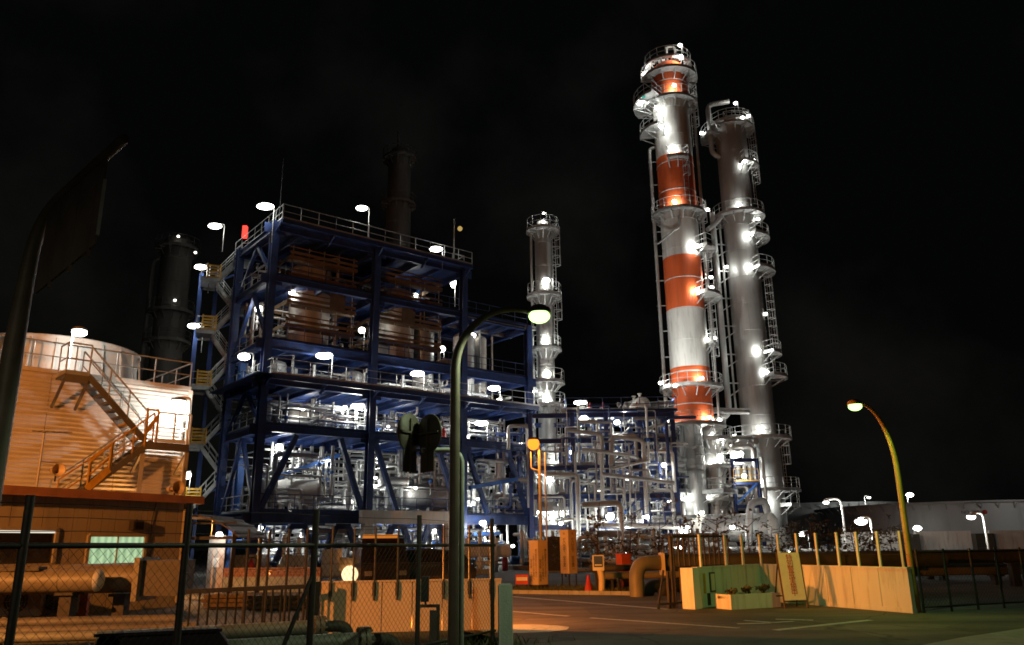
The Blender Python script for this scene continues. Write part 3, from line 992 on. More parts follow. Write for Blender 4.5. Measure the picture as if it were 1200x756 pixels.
# braces
def brace(a, b, w=0.24, m=None):
    MB().bar(a, b, w, w).build('brace', m or M_BLUE, ST)
for z0, z1_ in ((4.1, 9.2), (9.9, 12.6), (15.9, 19.9), (20.7, 23.8)):
    brace(S(0.1, 0.4, z0), S(0.1, 3.5, z1_))
    brace(S(0.1, 6.6, z0), S(0.1, 3.5, z1_))
for s0, s1 in ((0, 8.35), (8.35, 16.7), (16.7, 23.7)):
    m_ = (s0 + s1) / 2
    brace(S(s1 - 0.4, 0, 4.1), S(s1 - 2.4, 0, 9.2), 0.34)
    brace(S(s0 + 0.4, 0, 9.2) if s0 else S(s0 + 2.6, 0, 9.2), S(s0 + 2.4, 0, 4.2) if s0 else S(0.4, 0, 4.2), 0.34)
for sc in (3.6, 7.0, 11.6, 14.8):
    brace(S(sc - 1.7, 1.2, 0.0), S(sc - 0.5, 1.2, 3.1), 0.36)
    brace(S(sc + 1.7, 1.2, 0.0), S(sc + 0.5, 1.2, 3.1), 0.36)
    brace(S(sc - 0.6, 1.2, 3.1), S(sc + 0.6, 1.2, 3.1), 0.36)
brace(S(14.4, 6.6, 16.0), S(15.2, 6.6, 20.2), 0.22, M_BLUE2)
brace(S(16.2, 6.6, 16.0), S(15.2, 6.6, 20.2), 0.22, M_BLUE2)
brace(S(14.6, 5, 20.8), S(15.4, 5, 24.0), 0.2, M_BLUE2)
brace(S(16.4, 5, 20.8), S(15.4, 5, 24.0), 0.2, M_BLUE2)
for s, t, z0, z1_ in ((12.2, 6.4, 15.9, 17.9), (8.9, 5.5, 13.1, 15.2), (0.6, 6.2, 13.1, 15.2), (0.8, 6.4, 0, 3.4), (13.2, 6.2, 4.1, 7.6), (1.2, 7.6, 16.0, 20.0), (1.6, 7.7, 4.1, 9.6)):
    MB().ibeam(S(s, t, z0), S(s, t, z1_), 0.5, 0.5, 0.06).build('post', M_BLUE2, ST)
brace(S(17.2, -0.3, 6.1), S(22.2, -0.3, 7.0), 0.3, M_BLUE2)
brace(S(2.2, 3, 6.4), S(7.4, 3, 8.4), 0.3, M_BLUE2)
brace(S(17.6, -0.2, 2.55), S(20.2, -0.2, 2.6), 0.24, M_BLUE2)
# lean-to roof frame at the right end
for t in (0.0, 3.5, 7.0):
    MB().ibeam(S(16.9, t, 20.4), S(24.6, t, 20.4), 0.24, 0.34, 0.04).build('joist', M_GREYST, ST)
# mast and hoist on the roof
MB().tube(S(1.2, 2.5, 24.4), S(1.2, 2.5, 31.0), 0.05, 0.02).build('lightning_rod', M_GREYST, ST)
o = MB().tube(S(16.5, 1.2, 24.4), S(16.5, 1.2, 29.4), 0.06).rail([S(16.1, 0.8, 25.0), S(17.3, 0.8, 25.0), S(17.3, 1.8, 25.0)], 1.0, 0.03).build('mast', M_GREYST, ST)
MB().ball(P(539, 268, (S(16.5, 1.2, 0)).y - 0.3), (0.22, 0.22, 0.22)).build('lens', E_DIM, o)
MB().box(onS(287, 272, 7.6), (0.34, 0.34, 1.0)).build('red_lamp', E_REDL, ST)

# floodlights on the steelwork: picture point, distance behind the front face, watts, height of pole, size
W = 1.0
for px, py, t, w, h, sz in ((311, 242, -0.6, 260, 2.6, (0.62, 0.4, 0.2)), (424, 244, -0.9, 220, 2.4, (0.46, 0.34, 0.18)), (511, 292, -0.9, 220, 1.6, (0.55, 0.36, 0.2)),
                            (342, 342, 3.0, 220, 3.6, (0.26, 0.26, 0.24)), (303, 362, 3.4, 150, 2.2, (0.28, 0.28, 0.26)), (424, 387, 1.5, 130, 1.6, (0.26, 0.26, 0.24)),
                            (286, 418, 0.6, 220, 1.6, (0.42, 0.34, 0.26)), (380, 417, -0.5, 420, 1.7, (0.62, 0.45, 0.24)), (489, 438, -0.5, 420, 1.7, (0.55, 0.42, 0.22)),
                            (579, 455, -0.5, 380, 1.6, (0.52, 0.4, 0.22)), (585, 470, 1.0, 60, 0.8, (0.26, 0.26, 0.24)), (419, 476, 1.6, 420, 1.8, (0.52, 0.36, 0.22)),
                            (404, 478, 3.0, 90, 1.6, (0.2, 0.2, 0.16)), (327, 524, 2.4, 200, 1.4, (0.27, 0.27, 0.24)), (531, 331, 3.6, 130, 2.2, (0.26, 0.3, 0.5)),
                            (487, 346, 4.0, 130, 1.6, (0.24, 0.22, 0.16)), (518, 409, 3.0, 170, 1.6, (0.30, 0.30, 0.26)), (554, 393, 3.4, 190, 2.2, (0.28, 0.28, 0.2)),
                            (564, 496, 0.8, 420, 1.7, (0.58, 0.4, 0.22)), (543, 512, 1.4, 160, 0.9, (0.42, 0.36, 0.2)), (566, 613, -1.3, 320, 0.6, (0.28, 0.28, 0.2)),
                            (511, 621, 3.0, 160, 1.2, (0.26, 0.26, 0.24)), (344, 338, 5.5, 60, 1.6, (0.16, 0.16, 0.16)), (219, 557, 7.2, 120, 1.2, (0.28, 0.28, 0.28)),
                            (411, 588, 2.0, 90, 0.8, (0.14, 0.14, 0.12)), (440, 379, 2.4, 30, 0.5, (0.12, 0.2, 0.3))):
    q = onS(px, py, t)
    w *= 0.5 if py < 330 else (0.36 if py < 412 and px < 530 else 0.8)
    lamp(ST, q, w, foot=S((q - S(0, t, 0)).dot(su), t + 0.2, q.z - h), size=sz)
for px, py, t, w, sz in ((487, 572, 1.0, 60, 0.13), (430, 596, 1.5, 70, 0.13), (340, 600, 2.0, 60, 0.12), (470, 640, 2.5, 90, 0.16), (545, 640, 2.5, 90, 0.16), (601, 640, 2.0, 90, 0.16), (330, 640, 3.0, 90, 0.15),
                         (355, 480, 2.0, 60, 0.12), (455, 500, 2.0, 60, 0.12), (610, 520, 2.0, 60, 0.13), (590, 560, 2.0, 70, 0.14), (560, 585, 1.0, 70, 0.13), (385, 540, 2.5, 70, 0.13), (440, 560, 2.5, 70, 0.13)):
    q = onS(px, py, t)
    lamp(ST, q, w, size=(sz, sz, sz * 0.8))
# lamps under the lowest deck light the pumps and piping
for s, t, z, w in ((2.5, 5.2, 3.1, 150), (6.0, 5.5, 3.1, 150), (9.8, 5.6, 3.1, 140), (14.0, 5.2, 3.1, 160), (19.0, 5.4, 3.1, 160), (22.4, 3.4, 3.1, 160),
                   (4.4, 5.4, 8.6, 130), (12.0, 5.2, 8.6, 150), (19.8, 5.2, 8.6, 160), (6.0, 5.6, 12.1, 90), (14.5, 5.4, 12.1, 90), (20.2, 5.4, 14.9, 100)):
    q = S(s, t, z)
    w *= 1.9
    lamp(ST, q, w, size=(0.2, 0.2, 0.14))

# ------------------------------------------------------------------ stair tower on the left flank
SB = P(240, 560, 61)
SB.z = 0
TW = thing('stair_tower', 'zigzag steel stair tower with yellow gates on the left of the blue steelwork', 'stair', SB)
sx = V((0.93, 0.36, 0))           # along the flights
sy = V((-0.36, 0.93, 0))
sl = [4.8, 9.2, 13.6, 18.0, 22.2]   # left landings
def Q(a, b, z): return V((SB.x, SB.y, 0)) + sx * a + sy * b + V((0, 0, z))
def landing(a0, a1, b0, b1, z, rail_pts):
    mb = MB()
    p = [Q(a0, b0, z), Q(a1, b0, z), Q(a1, b1, z), Q(a0, b1, z)]
    mb.add([q + V((0, 0, d)) for d in (-0.08, 0.0) for q in p], [(3, 2, 1, 0), (4, 5, 6, 7), (0, 1, 5, 4), (1, 2, 6, 5), (2, 3, 7, 6), (3, 0, 4, 7)])
    for b in (b0, b1):
        mb.bar(Q(a0, b, z - 0.18), Q(a1, b, z - 0.18), 0.1, 0.2)
    o = mb.build('landing', M_GREYST, TW)
    MB().rail([Q(*r, z) for r in rail_pts], 1.1, 0.03, 1.1).build('railing', M_GREYST, o)
    return o
def flight(a0, z0, a1, z1_, b):
    w = 0.42
    mb = MB()
    for s in (-w, w):
        mb.bar(Q(a0, b + s, z0 - 0.05), Q(a1, b + s, z1_ - 0.05), 0.05, 0.26)
    o = mb.build('flight', M_GREYST, TW)
    n = int(abs(z1_ - z0) / 0.21)
    tm = MB()
    for k in range(n):
        q0, q1 = Q(a0 + (a1 - a0) * (k + 0.5) / n, b - w, z0 + (z1_ - z0) * (k + 0.5) / n), Q(a0 + (a1 - a0) * (k + 0.5) / n, b + w, z0 + (z1_ - z0) * (k + 0.5) / n)
        tm.bar(q0, q1, 0.24, 0.05)
    tm.build('tread', M_GREYST, o)
    MB().rail([Q(a0, b - w, z0), Q(a1, b - w, z1_)], 1.0, 0.03, 1.0, kick=False).build('railing', M_GREYST, o)
    MB().rail([Q(a0, b + w, z0), Q(a1, b + w, z1_)], 1.0, 0.03, 1.0, kick=False).build('railing', M_GREYST, o)
aL, aR = -0.45, 1.25
for i, z in enumerate(sl):
    landing(aL - 1.2, aL, -1.1, 1.2, z, [(aL, -1.1), (aL - 1.2, -1.1), (aL - 1.2, 1.2)])
    zr = z + (2.2 if i < 4 else 2.2)
    landing(aR, aR + 0.9, -1.1, 1.2, zr, [(aR, -1.1), (aR + 0.9, -1.1), (aR + 0.9, 1.2)])
    flight(aL, z, aR, zr, -0.55)
    if i < len(sl) - 1:
        flight(aR, zr, aL, sl[i + 1], 0.65)
    mb = MB()
    for k in range(5):
        mb.bar(Q(aL - 0.75, -1.14, z + 0.15 + 0.24 * k), Q(aL + 0.25, -1.14, z + 0.15 + 0.24 * k), 0.04, 0.14)
    mb.bar(Q(aL - 0.75, -1.14, z), Q(aL - 0.75, -1.14, z + 1.25), 0.08)
    mb.bar(Q(aL + 0.25, -1.14, z), Q(aL + 0.25, -1.14, z + 1.25), 0.08)
    mb.build('gate', M_YELLOW, TW)
for a, b in ((aL - 1.2, 1.2), (aL, 1.2), (aR + 0.9, 1.2), (aR, 1.2)):
    MB().ibeam(Q(a, b, 0), Q(a, b, 24.4 if a > 0 else 23.4), 0.26, 0.28, 0.03).build('column', M_BLUE2 if a == aR else M_BLUE, TW)
for i in range(len(sl)):
    MB().bar(Q(aL - 1.2, 1.15, sl[i] - 0.2), Q(aR + 0.9, 1.15, sl[i] + 2.0), 0.12).build('brace', M_BLUE, TW)
for px, py, w, sz in ((252, 265, 160, (0.55, 0.4, 0.2)), (235, 313, 170, (0.48, 0.36, 0.2)), (227, 382, 170, (0.48, 0.36, 0.2))):
    q = P(px, py, 60.3)
    lamp(TW, q, w, foot=(q.x + 0.05, q.y, q.z - 2.1), size=sz)
# ------------------------------------------------------------------ equipment standing in the steelwork
def vvessel(label, c, r, h, m, name='vertical_vessel', cat='vessel', group=None, legs=True, sm=None):
    """An upright vessel: shell, dished head, legs, nozzles, seams."""
    T = thing(name, label, cat, c, group)
    c = V(c)
    z0 = 0.55 if legs else 0.0
    MB().lathe(c, [(0, z0 + 0.02), (r * 0.7, z0 + 0.1), (r, z0 + r * 0.4), (r, h - r * 0.45)], 24).build('shell', m, T)
    MB().lathe(c, [(r, h - r * 0.45), (r * 0.9, h - r * 0.25), (r * 0.6, h - r * 0.08), (0, h)], 24).build('dished_head', m, T)
    if legs:
        for a in (0.8, 2.4, 3.9, 5.5):
            q = c + V((math.cos(a), math.sin(a), 0)) * r * 0.85
            MB().bar(q, q + V((0, 0, z0 + r * 0.5)), 0.12).build('leg', M_GREYST, T)
    seams(T, c, r, c.z + z0 + r * 0.5, c.z + h - r * 0.5, max(0.9, h / 5), sm or m)
    mb = MB()
    mb.path([c + V((0, 0, h - 0.05)), c + V((0, 0, h + 0.45)), c + V((r + 0.5, 0, h + 0.45)), c + V((r + 0.5, 0, z0 + 0.3))], 0.08, 8)
    mb.tube(c + V((-r * 0.5, -r * 0.8, h * 0.35)), c + V((-r * 0.7, -r * 1.35, h * 0.35)), 0.12)
    mb.build('nozzle_pipe', m, T)
    return T

def hvessel(label, c, d, r, L, m, name='horizontal_drum', cat='vessel', saddle=0.7, headm=None, group=None):
    """A lying drum on saddles: shell, two dished heads, saddles, nozzles. c is the point on the ground under its middle."""
    d = V(d).normalized()
    c = V(c)
    T = thing(name, label, cat, c, group)
    a = c + V((0, 0, saddle + r))
    MB().lathe(a - d * L / 2, [(r, 0), (r, L)], 28, ax=d).build('shell', m, T)
    for s in (-1, 1):
        q = a + d * (s * L / 2)
        MB().lathe(q, [(r * 1.02, -0.04), (r * 1.02, 0.04), (r * 0.96, 0.12 + r * 0.1), (r * 0.75, r * 0.36), (r * 0.4, r * 0.5), (0, r * 0.54)], 28, ax=d * s).build('dished_head', headm or m, T)
        q = c + d * (s * L * 0.28)
        sd = V((-d.y, d.x, 0))
        MB().bar(q - sd * r * 0.75 + V((0, 0, saddle * 0.55)), q + sd * r * 0.75 + V((0, 0, saddle * 0.55)), 0.22, saddle * 1.1).build('saddle', M_GREYST, T)
    for s in (-0.25, 0.3):
        q = a + d * (s * L)
        mb = MB()
        mb.tube(q + V((0, 0, r * 0.9)), q + V((0, 0, r + 0.35)), 0.12)
        mb.tube(q + V((0, 0, r + 0.3)), q + V((0, 0, r + 0.38)), 0.2)
        mb.build('nozzle', m, T)
    return T

def boxunit(name, label, cat, c, d, rz, m, feet=True, panel=None):
    """A cabinet with a plinth, door leaf, handle and top flange."""
    c = V(c)
    T = thing(name, label, cat, c)
    w, dp, h = d
    MB().box(c + V((0, 0, 0.1 + h / 2)), (w, dp, h), rz).build('cabinet', m, T)
    MB().box(c + V((0, 0, 0.05)), (w * 0.94, dp * 0.94, 0.1), rz).build('plinth', M_CONC, T)
    MB().box(c + V((0, 0, 0.12 + h)), (w * 1.06, dp * 1.06, 0.05), rz).build('top_flange', m, T)
    f = V((math.sin(rz), -math.cos(rz), 0))
    x = V((math.cos(rz), math.sin(rz), 0))
    for s in (-1, 1):
        q = c + f * (dp / 2 + 0.012) + x * (s * w * 0.24) + V((0, 0, 0.1 + h * 0.5))
        o = MB().box(q, (w * 0.44, 0.02, h * 0.88), rz).build('door', panel or m, T)
        MB().box(q + f * 0.03 - x * (s * w * 0.17), (0.03, 0.04, 0.16), rz).build('handle', M_DARK, o)
    return T

def pump(label, c, rz, m):
    """A pump set: skid, motor with fins, volute, suction and discharge pipes."""
    c = V(c)
    T = thing('pump', label, 'pump', c)
    x = V((math.cos(rz), math.sin(rz), 0))
    y = V((-x.y, x.x, 0))
    up = V((0, 0, 1))
    MB().box(c + up * 0.15, (1.7, 0.7, 0.3), rz).build('skid', M_CONC, T)
    mb = MB()
    mb.lathe(c + x * -0.75 + up * 0.65, [(0, 0), (0.26, 0), (0.26, 0.8), (0, 0.8)], 14, ax=x)
    for k in range(7):
        mb.lathe(c + x * (-0.68 + k * 0.1) + up * 0.65, [(0.26, 0), (0.30, 0), (0.30, 0.03), (0.26, 0.03)], 14, ax=x)
    mb.build('motor', M_BLUE2, T)
    mb = MB()
    mb.lathe(c + x * 0.2 + up * 0.65, [(0, 0), (0.3, 0.02), (0.38, 0.12), (0.38, 0.25), (0.3, 0.36), (0, 0.38)], 16, ax=x)
    mb.tube(c + x * 0.02 + up * 0.65, c + x * 0.25 + up * 0.65, 0.1)
    mb.build('volute', m, T)
    mb = MB()
    mb.path([c + x * 0.38 + up * 0.95, c + x * 0.38 + up * 2.4, c + x * 0.38 + y * 1.6 + up * 2.4], 0.11, 8)
    mb.path([c + x * 0.55 + up * 0.65, c + x * 1.2 + up * 0.65, c + x * 1.2 + up * 2.2], 0.13, 8)
    mb.build('pipe', m, T)
    return T

def valve(T, q, m=None, s=1.0):
    q = V(q)
    mb = MB()
    mb.ball(q, 0.16 * s, 8, 5)
    mb.tube(q, q + V((0, 0, 0.42 * s)), 0.035 * s, n=6)
    mb.lathe(q + V((0, 0, 0.42 * s)), [(0.14 * s, 0), (0.18 * s, 0.02), (0.14 * s, 0.04)], 10)
    mb.tube(q + V((-0.17 * s, 0, 0.43 * s)), q + V((0.17 * s, 0, 0.43 * s)), 0.012, n=4)
    mb.build('valve', m or M_CLAD, T)

def piping(label, base, fn, ext, n, seed, mats, rr=(0.05, 0.16), group=None, verts=0.35, name='process_piping'):
    """A run of pipework: pipes that turn in right angles inside a box, with valves and shoes. fn maps (a, b, z) to the world."""
    T = thing(name, label, 'pipework', base, group)
    R = random.Random(seed)
    a0, a1, b0, b1, z0, z1_ = ext
    for i in range(n):
        r = R.uniform(*rr) * (1.0 if R.random() < 0.75 else 1.4)
        a, b, z = R.uniform(a0, a1), R.uniform(b0, b1), R.uniform(z0 + 0.15, z1_ - 0.2)
        pts = []
        if R.random() < verts:
            pts = [(a, b, z0), (a, b, z)]
            k = R.choice('ab')
            if k == 'a':
                a2 = min(a1, max(a0, a + R.choice((-1, 1)) * R.uniform(1, 4)))
                pts += [(a2, b, z)]
                if R.random() < 0.5:
                    pts += [(a2, b, R.uniform(z0, z1_))]
            else:
                b2 = R.uniform(b0, b1)
                pts += [(a, b2, z), (a, b2, z1_)]
        else:
            a2 = min(a1, max(a0, a + R.choice((-1, 1)) * R.uniform(2, 7)))
            zz = R.uniform(z0, z1_)
            pts = [(a, b, zz), (a, b, z), (a2, b, z)]
            if R.random() < 0.6:
                pts += [(a2, R.uniform(b0, b1), z)]
            if R.random() < 0.4:
                p = pts[-1]
                pts += [(p[0], p[1], R.choice((z0, z1_)))]
        w = [fn(*p) for p in pts]
        m = R.choice(mats)
        mb = MB().path(w, r, 8 if r < 0.12 else 10)
        for j in range(len(w) - 1):                      # flanges
            if (w[j + 1] - w[j]).length > 1.2 and R.random() < 0.6:
                q, d = w[j].lerp(w[j + 1], R.uniform(0.3, 0.7)), (w[j + 1] - w[j]).normalized()
                mb.tube(q - d * 0.05, q + d * 0.05, r * 1.55, n=10)
        mb.build('pipe', m, T)
        if R.random() < 0.3:
            valve(T, w[0].lerp(w[1], 0.5), R.choice([M_CLAD, M_WHITE, M_BLUE2]), R.uniform(0.7, 1.3))
    return T

PM = [M_CLAD, M_CLAD, M_WHITE, M_CLAD2, M_GREYST]
piping('tangle of white pipes and valves at ground level under the blue steelwork', S(12, 3, 0), S, (0.5, 23.2, 1.4, 6.8, 0.05, 3.6), 150, 1, PM + [M_BLUE2, M_WHITE], (0.03, 0.14), verts=0.5)
piping('white pipes and valves along the lowest deck of the blue steelwork', S(12, 3, 4.1), S, (0.6, 23.3, 1.2, 6.8, 4.1, 9.0), 170, 2, PM, (0.03, 0.13))
piping('pale pipes on the second deck of the blue steelwork', S(12, 3, 9.9), S, (0.6, 23.3, 1.5, 6.8, 9.9, 12.4), 110, 3, PM, (0.03, 0.12))
piping('pale pipes on the middle deck behind the big twin lamps', S(12, 3, 13.1), S, (0.6, 23.3, 1.5, 6.8, 13.1, 15.0), 80, 4, PM, (0.03, 0.13))
piping('pipes on the upper deck between the scaffolded vessels', S(12, 3, 15.9), S, (0.6, 16.3, 4.0, 6.8, 15.9, 20.0), 30, 5, [M_CLAD2, M_CLADW, M_CLAD], (0.05, 0.14))
piping('small pipes just under the roof deck of the blue steelwork', S(12, 3, 20.6), S, (0.6, 16.3, 4.0, 6.8, 20.6, 23.6), 22, 6, [M_CLAD2, M_CLADW, M_CLAD], (0.05, 0.12))

hvessel('white horizontal drum on the lowest deck left of the pale concrete frame', S(3.9, 3.1, 4.1), su * 0.96 - sv * 0.28, 0.98, 3.3, M_WHITE, saddle=0.45, headm=M_CLADW)
vvessel('small white upright exchanger at the left end of the white drum', S(1.5, 2.6, 4.1), 0.42, 2.3, M_WHITE)
hvessel('dark lagged drum on the lowest deck behind the street lamp pole', S(15.0, 2.6, 4.1), su, 1.0, 4.2, M_CLAD2, saddle=0.35)
hvessel('small white drum on the lowest deck under the two round road signs', S(11.4, 1.6, 4.1), su, 0.36, 2.0, M_WHITE, saddle=2.0)
vvessel('stubby silver filter on the lowest deck right of the street lamp pole', S(17.4, 1.6, 4.1), 0.55, 2.2, M_CLAD)
vvessel('silver knock out pot next to the stubby filter', S(19.0, 2.2, 4.1), 0.5, 2.9, M_WHITE)
vvessel('brightly lit tall white vessel on the upper deck right of the street lamp', S(19.4, 3.8, 13.1), 0.95, 6.9, M_WHITE, legs=False)
vvessel('grey tall vessel on the upper deck behind the street lamp pole', S(15.2, 3.8, 13.1), 0.9, 7.0, M_CLAD, legs=False)
vvessel('brown shaded tall vessel just right of the brightly lit white one', S(21.3, 4.2, 13.1), 0.75, 7.0, M_CLADW, legs=False)
vvessel('squat pale vessel on the middle deck behind the left twin lamp', S(9.0, 4.6, 13.1), 0.9, 2.3, M_CLAD)
vvessel('pale vessel on the middle deck left corner', S(2.6, 4.6, 13.1), 0.8, 2.3, M_CLAD2)
hvessel('grey drum on the second deck under the left twin lamp', S(5.4, 4.0, 9.9), su, 0.7, 3.4, M_CLADW, saddle=0.5)
hvessel('grey drum on the second deck under the right twin lamp', S(13.5, 4.0, 9.9), su, 0.65, 3.2, M_CLAD2, saddle=0.5)
vvessel('grey vertical pot at the left end of the second deck', S(1.4, 3.0, 9.9), 0.5, 2.0, M_CLAD)
for i, (s, t, lab) in enumerate(((15.9, 1.0, 'pale tarpaulin heap at the deck edge left of the street lamp pole'), (13.6, 0.9, 'pale tarpaulin heap on the middle deck under the right twin lamp'))):
    z = 15.86 if i == 0 else 13.1
    mb = MB()
    R = random.Random(20 + i)
    n, m_ = 12, 6
    vs = [S(s, t, z + 0.75)]
    for a in range(1, m_):
        for k in range(n):
            ph, th = PI / 2 * a / (m_ - 1), 2 * PI * k / n
            vs.append(S(s + 1.5 * math.sin(ph) * math.cos(th) * R.uniform(0.85, 1.1), t + 0.7 * math.sin(ph) * math.sin(th), z + max(0, 0.75 * math.cos(ph) * R.uniform(0.75, 1.15))))
    fs = [(0, 1 + k, 1 + (k + 1) % n) for k in range(n)] + [(1 + a * n + k, 1 + a * n + (k + 1) % n, 1 + (a + 1) * n + (k + 1) % n, 1 + (a + 1) * n + k) for a in range(m_ - 2) for k in range(n)]
    mb.add(vs, fs)
    tag(mb.build('tarpaulin', M_TARP), lab, 'tarpaulin')

def extinguisher(label, c, m=None):
    c = V(c)
    T = thing('fire_extinguisher', label, 'extinguisher', c)
    MB().lathe(c, [(0, 0), (0.19, 0.02), (0.2, 0.1), (0.2, 0.85), (0.1, 1.02), (0.06, 1.1), (0, 1.12)], 14).build('cylinder', M_RED, T)
    mb = MB()
    mb.path([c + V((0, 0, 1.1)), c + V((0.05, 0, 1.22)), c + V((0.28, -0.02, 1.1)), c + V((0.26, -0.02, 0.4))], 0.025, 6)
    mb.bar(c + V((-0.12, 0, 1.17)), c + V((0.14, 0, 1.2)), 0.04)
    mb.build('hose', M_BLACK, T)
q = onS(297, 572, 0.5); extinguisher('red fire extinguisher on the lowest deck by the corner column', (q.x, q.y, 4.1))
q = P(293, 680, 43.2); extinguisher('red fire extinguisher in front of the brown cabinet', (q.x, q.y, 0))
q = P(592, 672, 56); extinguisher('red fire extinguisher in the yard left of the orange notice pillars', (q.x, q.y, 0))
q = onS(520, 498, 1.5); extinguisher('red extinguisher on the second deck beside the street lamp pole', (q.x, q.y, 9.9))

def on0(px, Y): q = P(px, 640, Y); return V((q.x, q.y, 0))
boxunit('cabinet', 'brown equipment cabinet in the yard at the foot of the corner column', 'cabinet', on0(296, 45), (1.55, 0.9, 1.15), -0.1, M_CLADW)
boxunit('cabinet', 'grey equipment cabinet in the yard between the blue braces', 'cabinet', on0(352, 46), (1.3, 0.9, 1.1), -0.1, M_CLAD2)
boxunit('cabinet', 'pale switch cabinet in the yard right of the grey one', 'cabinet', on0(392, 48), (1.2, 0.8, 1.4), -0.1, M_CLAD)
boxunit('cabinet', 'dark grey cabinet in the yard by the slim tower', 'cabinet', on0(650, 52), (1.4, 0.9, 2.0), 0.1, M_SIGNB)
for i, (px, Y, lab) in enumerate(((325, 47, 'white pump set in the yard between the brown and grey cabinets'), (555, 50, 'silver pump set in the yard behind the chain link fence'),
                                  (610, 58, 'pump set beside the yard extinguisher'), (690, 58, 'pump set at the foot of the pipe rack'))):
    pump(lab, on0(px, Y), [0.2, 0.1, 0.5, -0.2][i], M_WHITE)
hvessel('silver exchanger lying in the yard right of the street lamp pole', on0(563, 54), (1, 0.15, 0), 0.42, 3.6, M_WHITE, saddle=0.9)

# pale concrete portal frame at the front of the steelwork
CF = thing('concrete_frame', 'pale concrete portal frame at the front of the blue steelwork', 'concrete frame', S(8.2, -0.6, 0))
MB().bar(S(7.45, -0.7, 3.72), S(15.4, -0.7, 3.72), 0.5, 0.92).build('lintel', M_CONCW, CF)
MB().bar(S(7.95, -0.72, 0), S(7.95, -0.72, 3.255), 0.62, 0.62, up=sv).build('pillar', M_CONCW, CF)
MB().bar(S(15.0, -0.72, 0), S(15.0, -0.72, 3.255), 0.62, 0.62, up=sv).build('pillar', M_CONCW, CF)

# ------------------------------------------------------------------ scaffolded reactors on the upper deck
def scaffold(label, vlabel, s0, s1, t0, t1, z0, z1_, seed):
    R = random.Random(seed)
    T = thing('scaffold', label, 'scaffold', S((s0 + s1) / 2, (t0 + t1) / 2, z0))
    nx = 5
    mb = MB()
    for k in range(nx):
        for t in (t0, t1):
            s = s0 + (s1 - s0) * k / (nx - 1)
            MB().tube(S(s, t, z0), S(s, t, z1_ + 0.6), 0.035, n=6).build('pole', M_GREYST, T)
    z = z0 + 1.3
    while z < z1_ + 0.1:
        for t in (t0, t1):
            for j in range(3):                                   # planks of the lift, and its toe boards
                tt = t + (0.25 * j if t == t0 else -0.25 * j)
                MB().bar(S(s0 - 0.3, tt, z + R.uniform(0, 0.03)), S(s1 + 0.3, tt, z + R.uniform(0, 0.03)), 0.23, 0.05).build('plank', M_PLANK, T)
            tt = t - 0.1 if t == t0 else t + 0.1
            for hh in (0.18, 0.55, 0.95):
                MB().bar(S(s0 - 0.3, tt, z + hh), S(s1 + 0.3, tt, z + hh), 0.03, 0.22 if hh < 0.9 else 0.1).build('guard_board', M_PLANK, T)
        for s in (s0, s1):
            MB().bar(S(s, t0 - 0.1, z + 0.4), S(s, t1 + 0.1, z + 0.4), 0.03, 0.3).build('guard_board', M_PLANK, T)
        z += 1.75
    for k in range(2):                                           # sheeting tied over part of the front
        a, zz = R.uniform(s0, s1 - 1.3), z0 + 1.3 + 1.75 * R.randrange(0, 4)
        if zz + 1.7 > z1_:
            continue
        MB().bar(S(a, t0 - 0.14, zz + 0.85), S(a + 1.25, t0 - 0.14, zz + 0.85), 0.02, 1.6).build('sheet', M_NET, T)
    vvessel(vlabel, S((s0 + s1) / 2, (t0 + t1) / 2, z0), (t1 - t0) / 2 - 0.65, z1_ - z0 + 0.2, M_CLADW, name='reactor', cat='reactor', legs=False)
scaffold('brown plank scaffold round the left reactor under the roof deck', 'pale reactor wrapped in the left plank scaffold', 2.0, 7.0, 1.2, 5.6, 15.9, 23.0, 1)
scaffold('brown plank scaffold round the right reactor under the roof deck', 'pale reactor wrapped in the right plank scaffold', 9.4, 15.0, 1.2, 5.6, 15.9, 22.4, 2)

# ------------------------------------------------------------------ pipe rack right of the steelwork
PR = thing('pipe_rack', 'crowded multi level rack of silver pipes on blue steel between slim and striped towers', 'pipe rack', (9.5, 68, 0))
RX, RY, RZ = [4.9, 7.7, 10.5, 13.2], [66.0, 71.5], [3.2, 5.6, 7.9, 10.1, 12.2]
for x in RX:
    for y in RY:
        MB().ibeam((x, y, 0), (x, y, 12.2), 0.34, 0.36, 0.04, up=(0, -1, 0)).build('column', M_BLUE, PR)
for z in RZ:
    for y in RY:
        for a, b in zip(RX, RX[1:]):
            MB().ibeam((a + 0.2, y, z - 0.2), (b - 0.2, y, z - 0.2), 0.26, 0.38, 0.04).build('beam', M_BLUE, PR)
    for x in RX:
        MB().ibeam((x, RY[0] + 0.2, z - 0.2), (x, RY[1] - 0.2, z - 0.2), 0.26, 0.36, 0.04).build('beam', M_BLUE, PR)
for i, (a, b) in enumerate(zip(RX, RX[1:])):
    for k, (z0, z1_) in enumerate(((0, 3.0), (3.2, 5.4), (5.6, 7.7), (7.9, 9.9))):
        if (i + k) % 2 == 0:
            MB().bar((a + 0.2, 66.0, z0), (b - 0.2, 66.0, z1_), 0.16).build('brace', M_BLUE, PR)
R = random.Random(11)
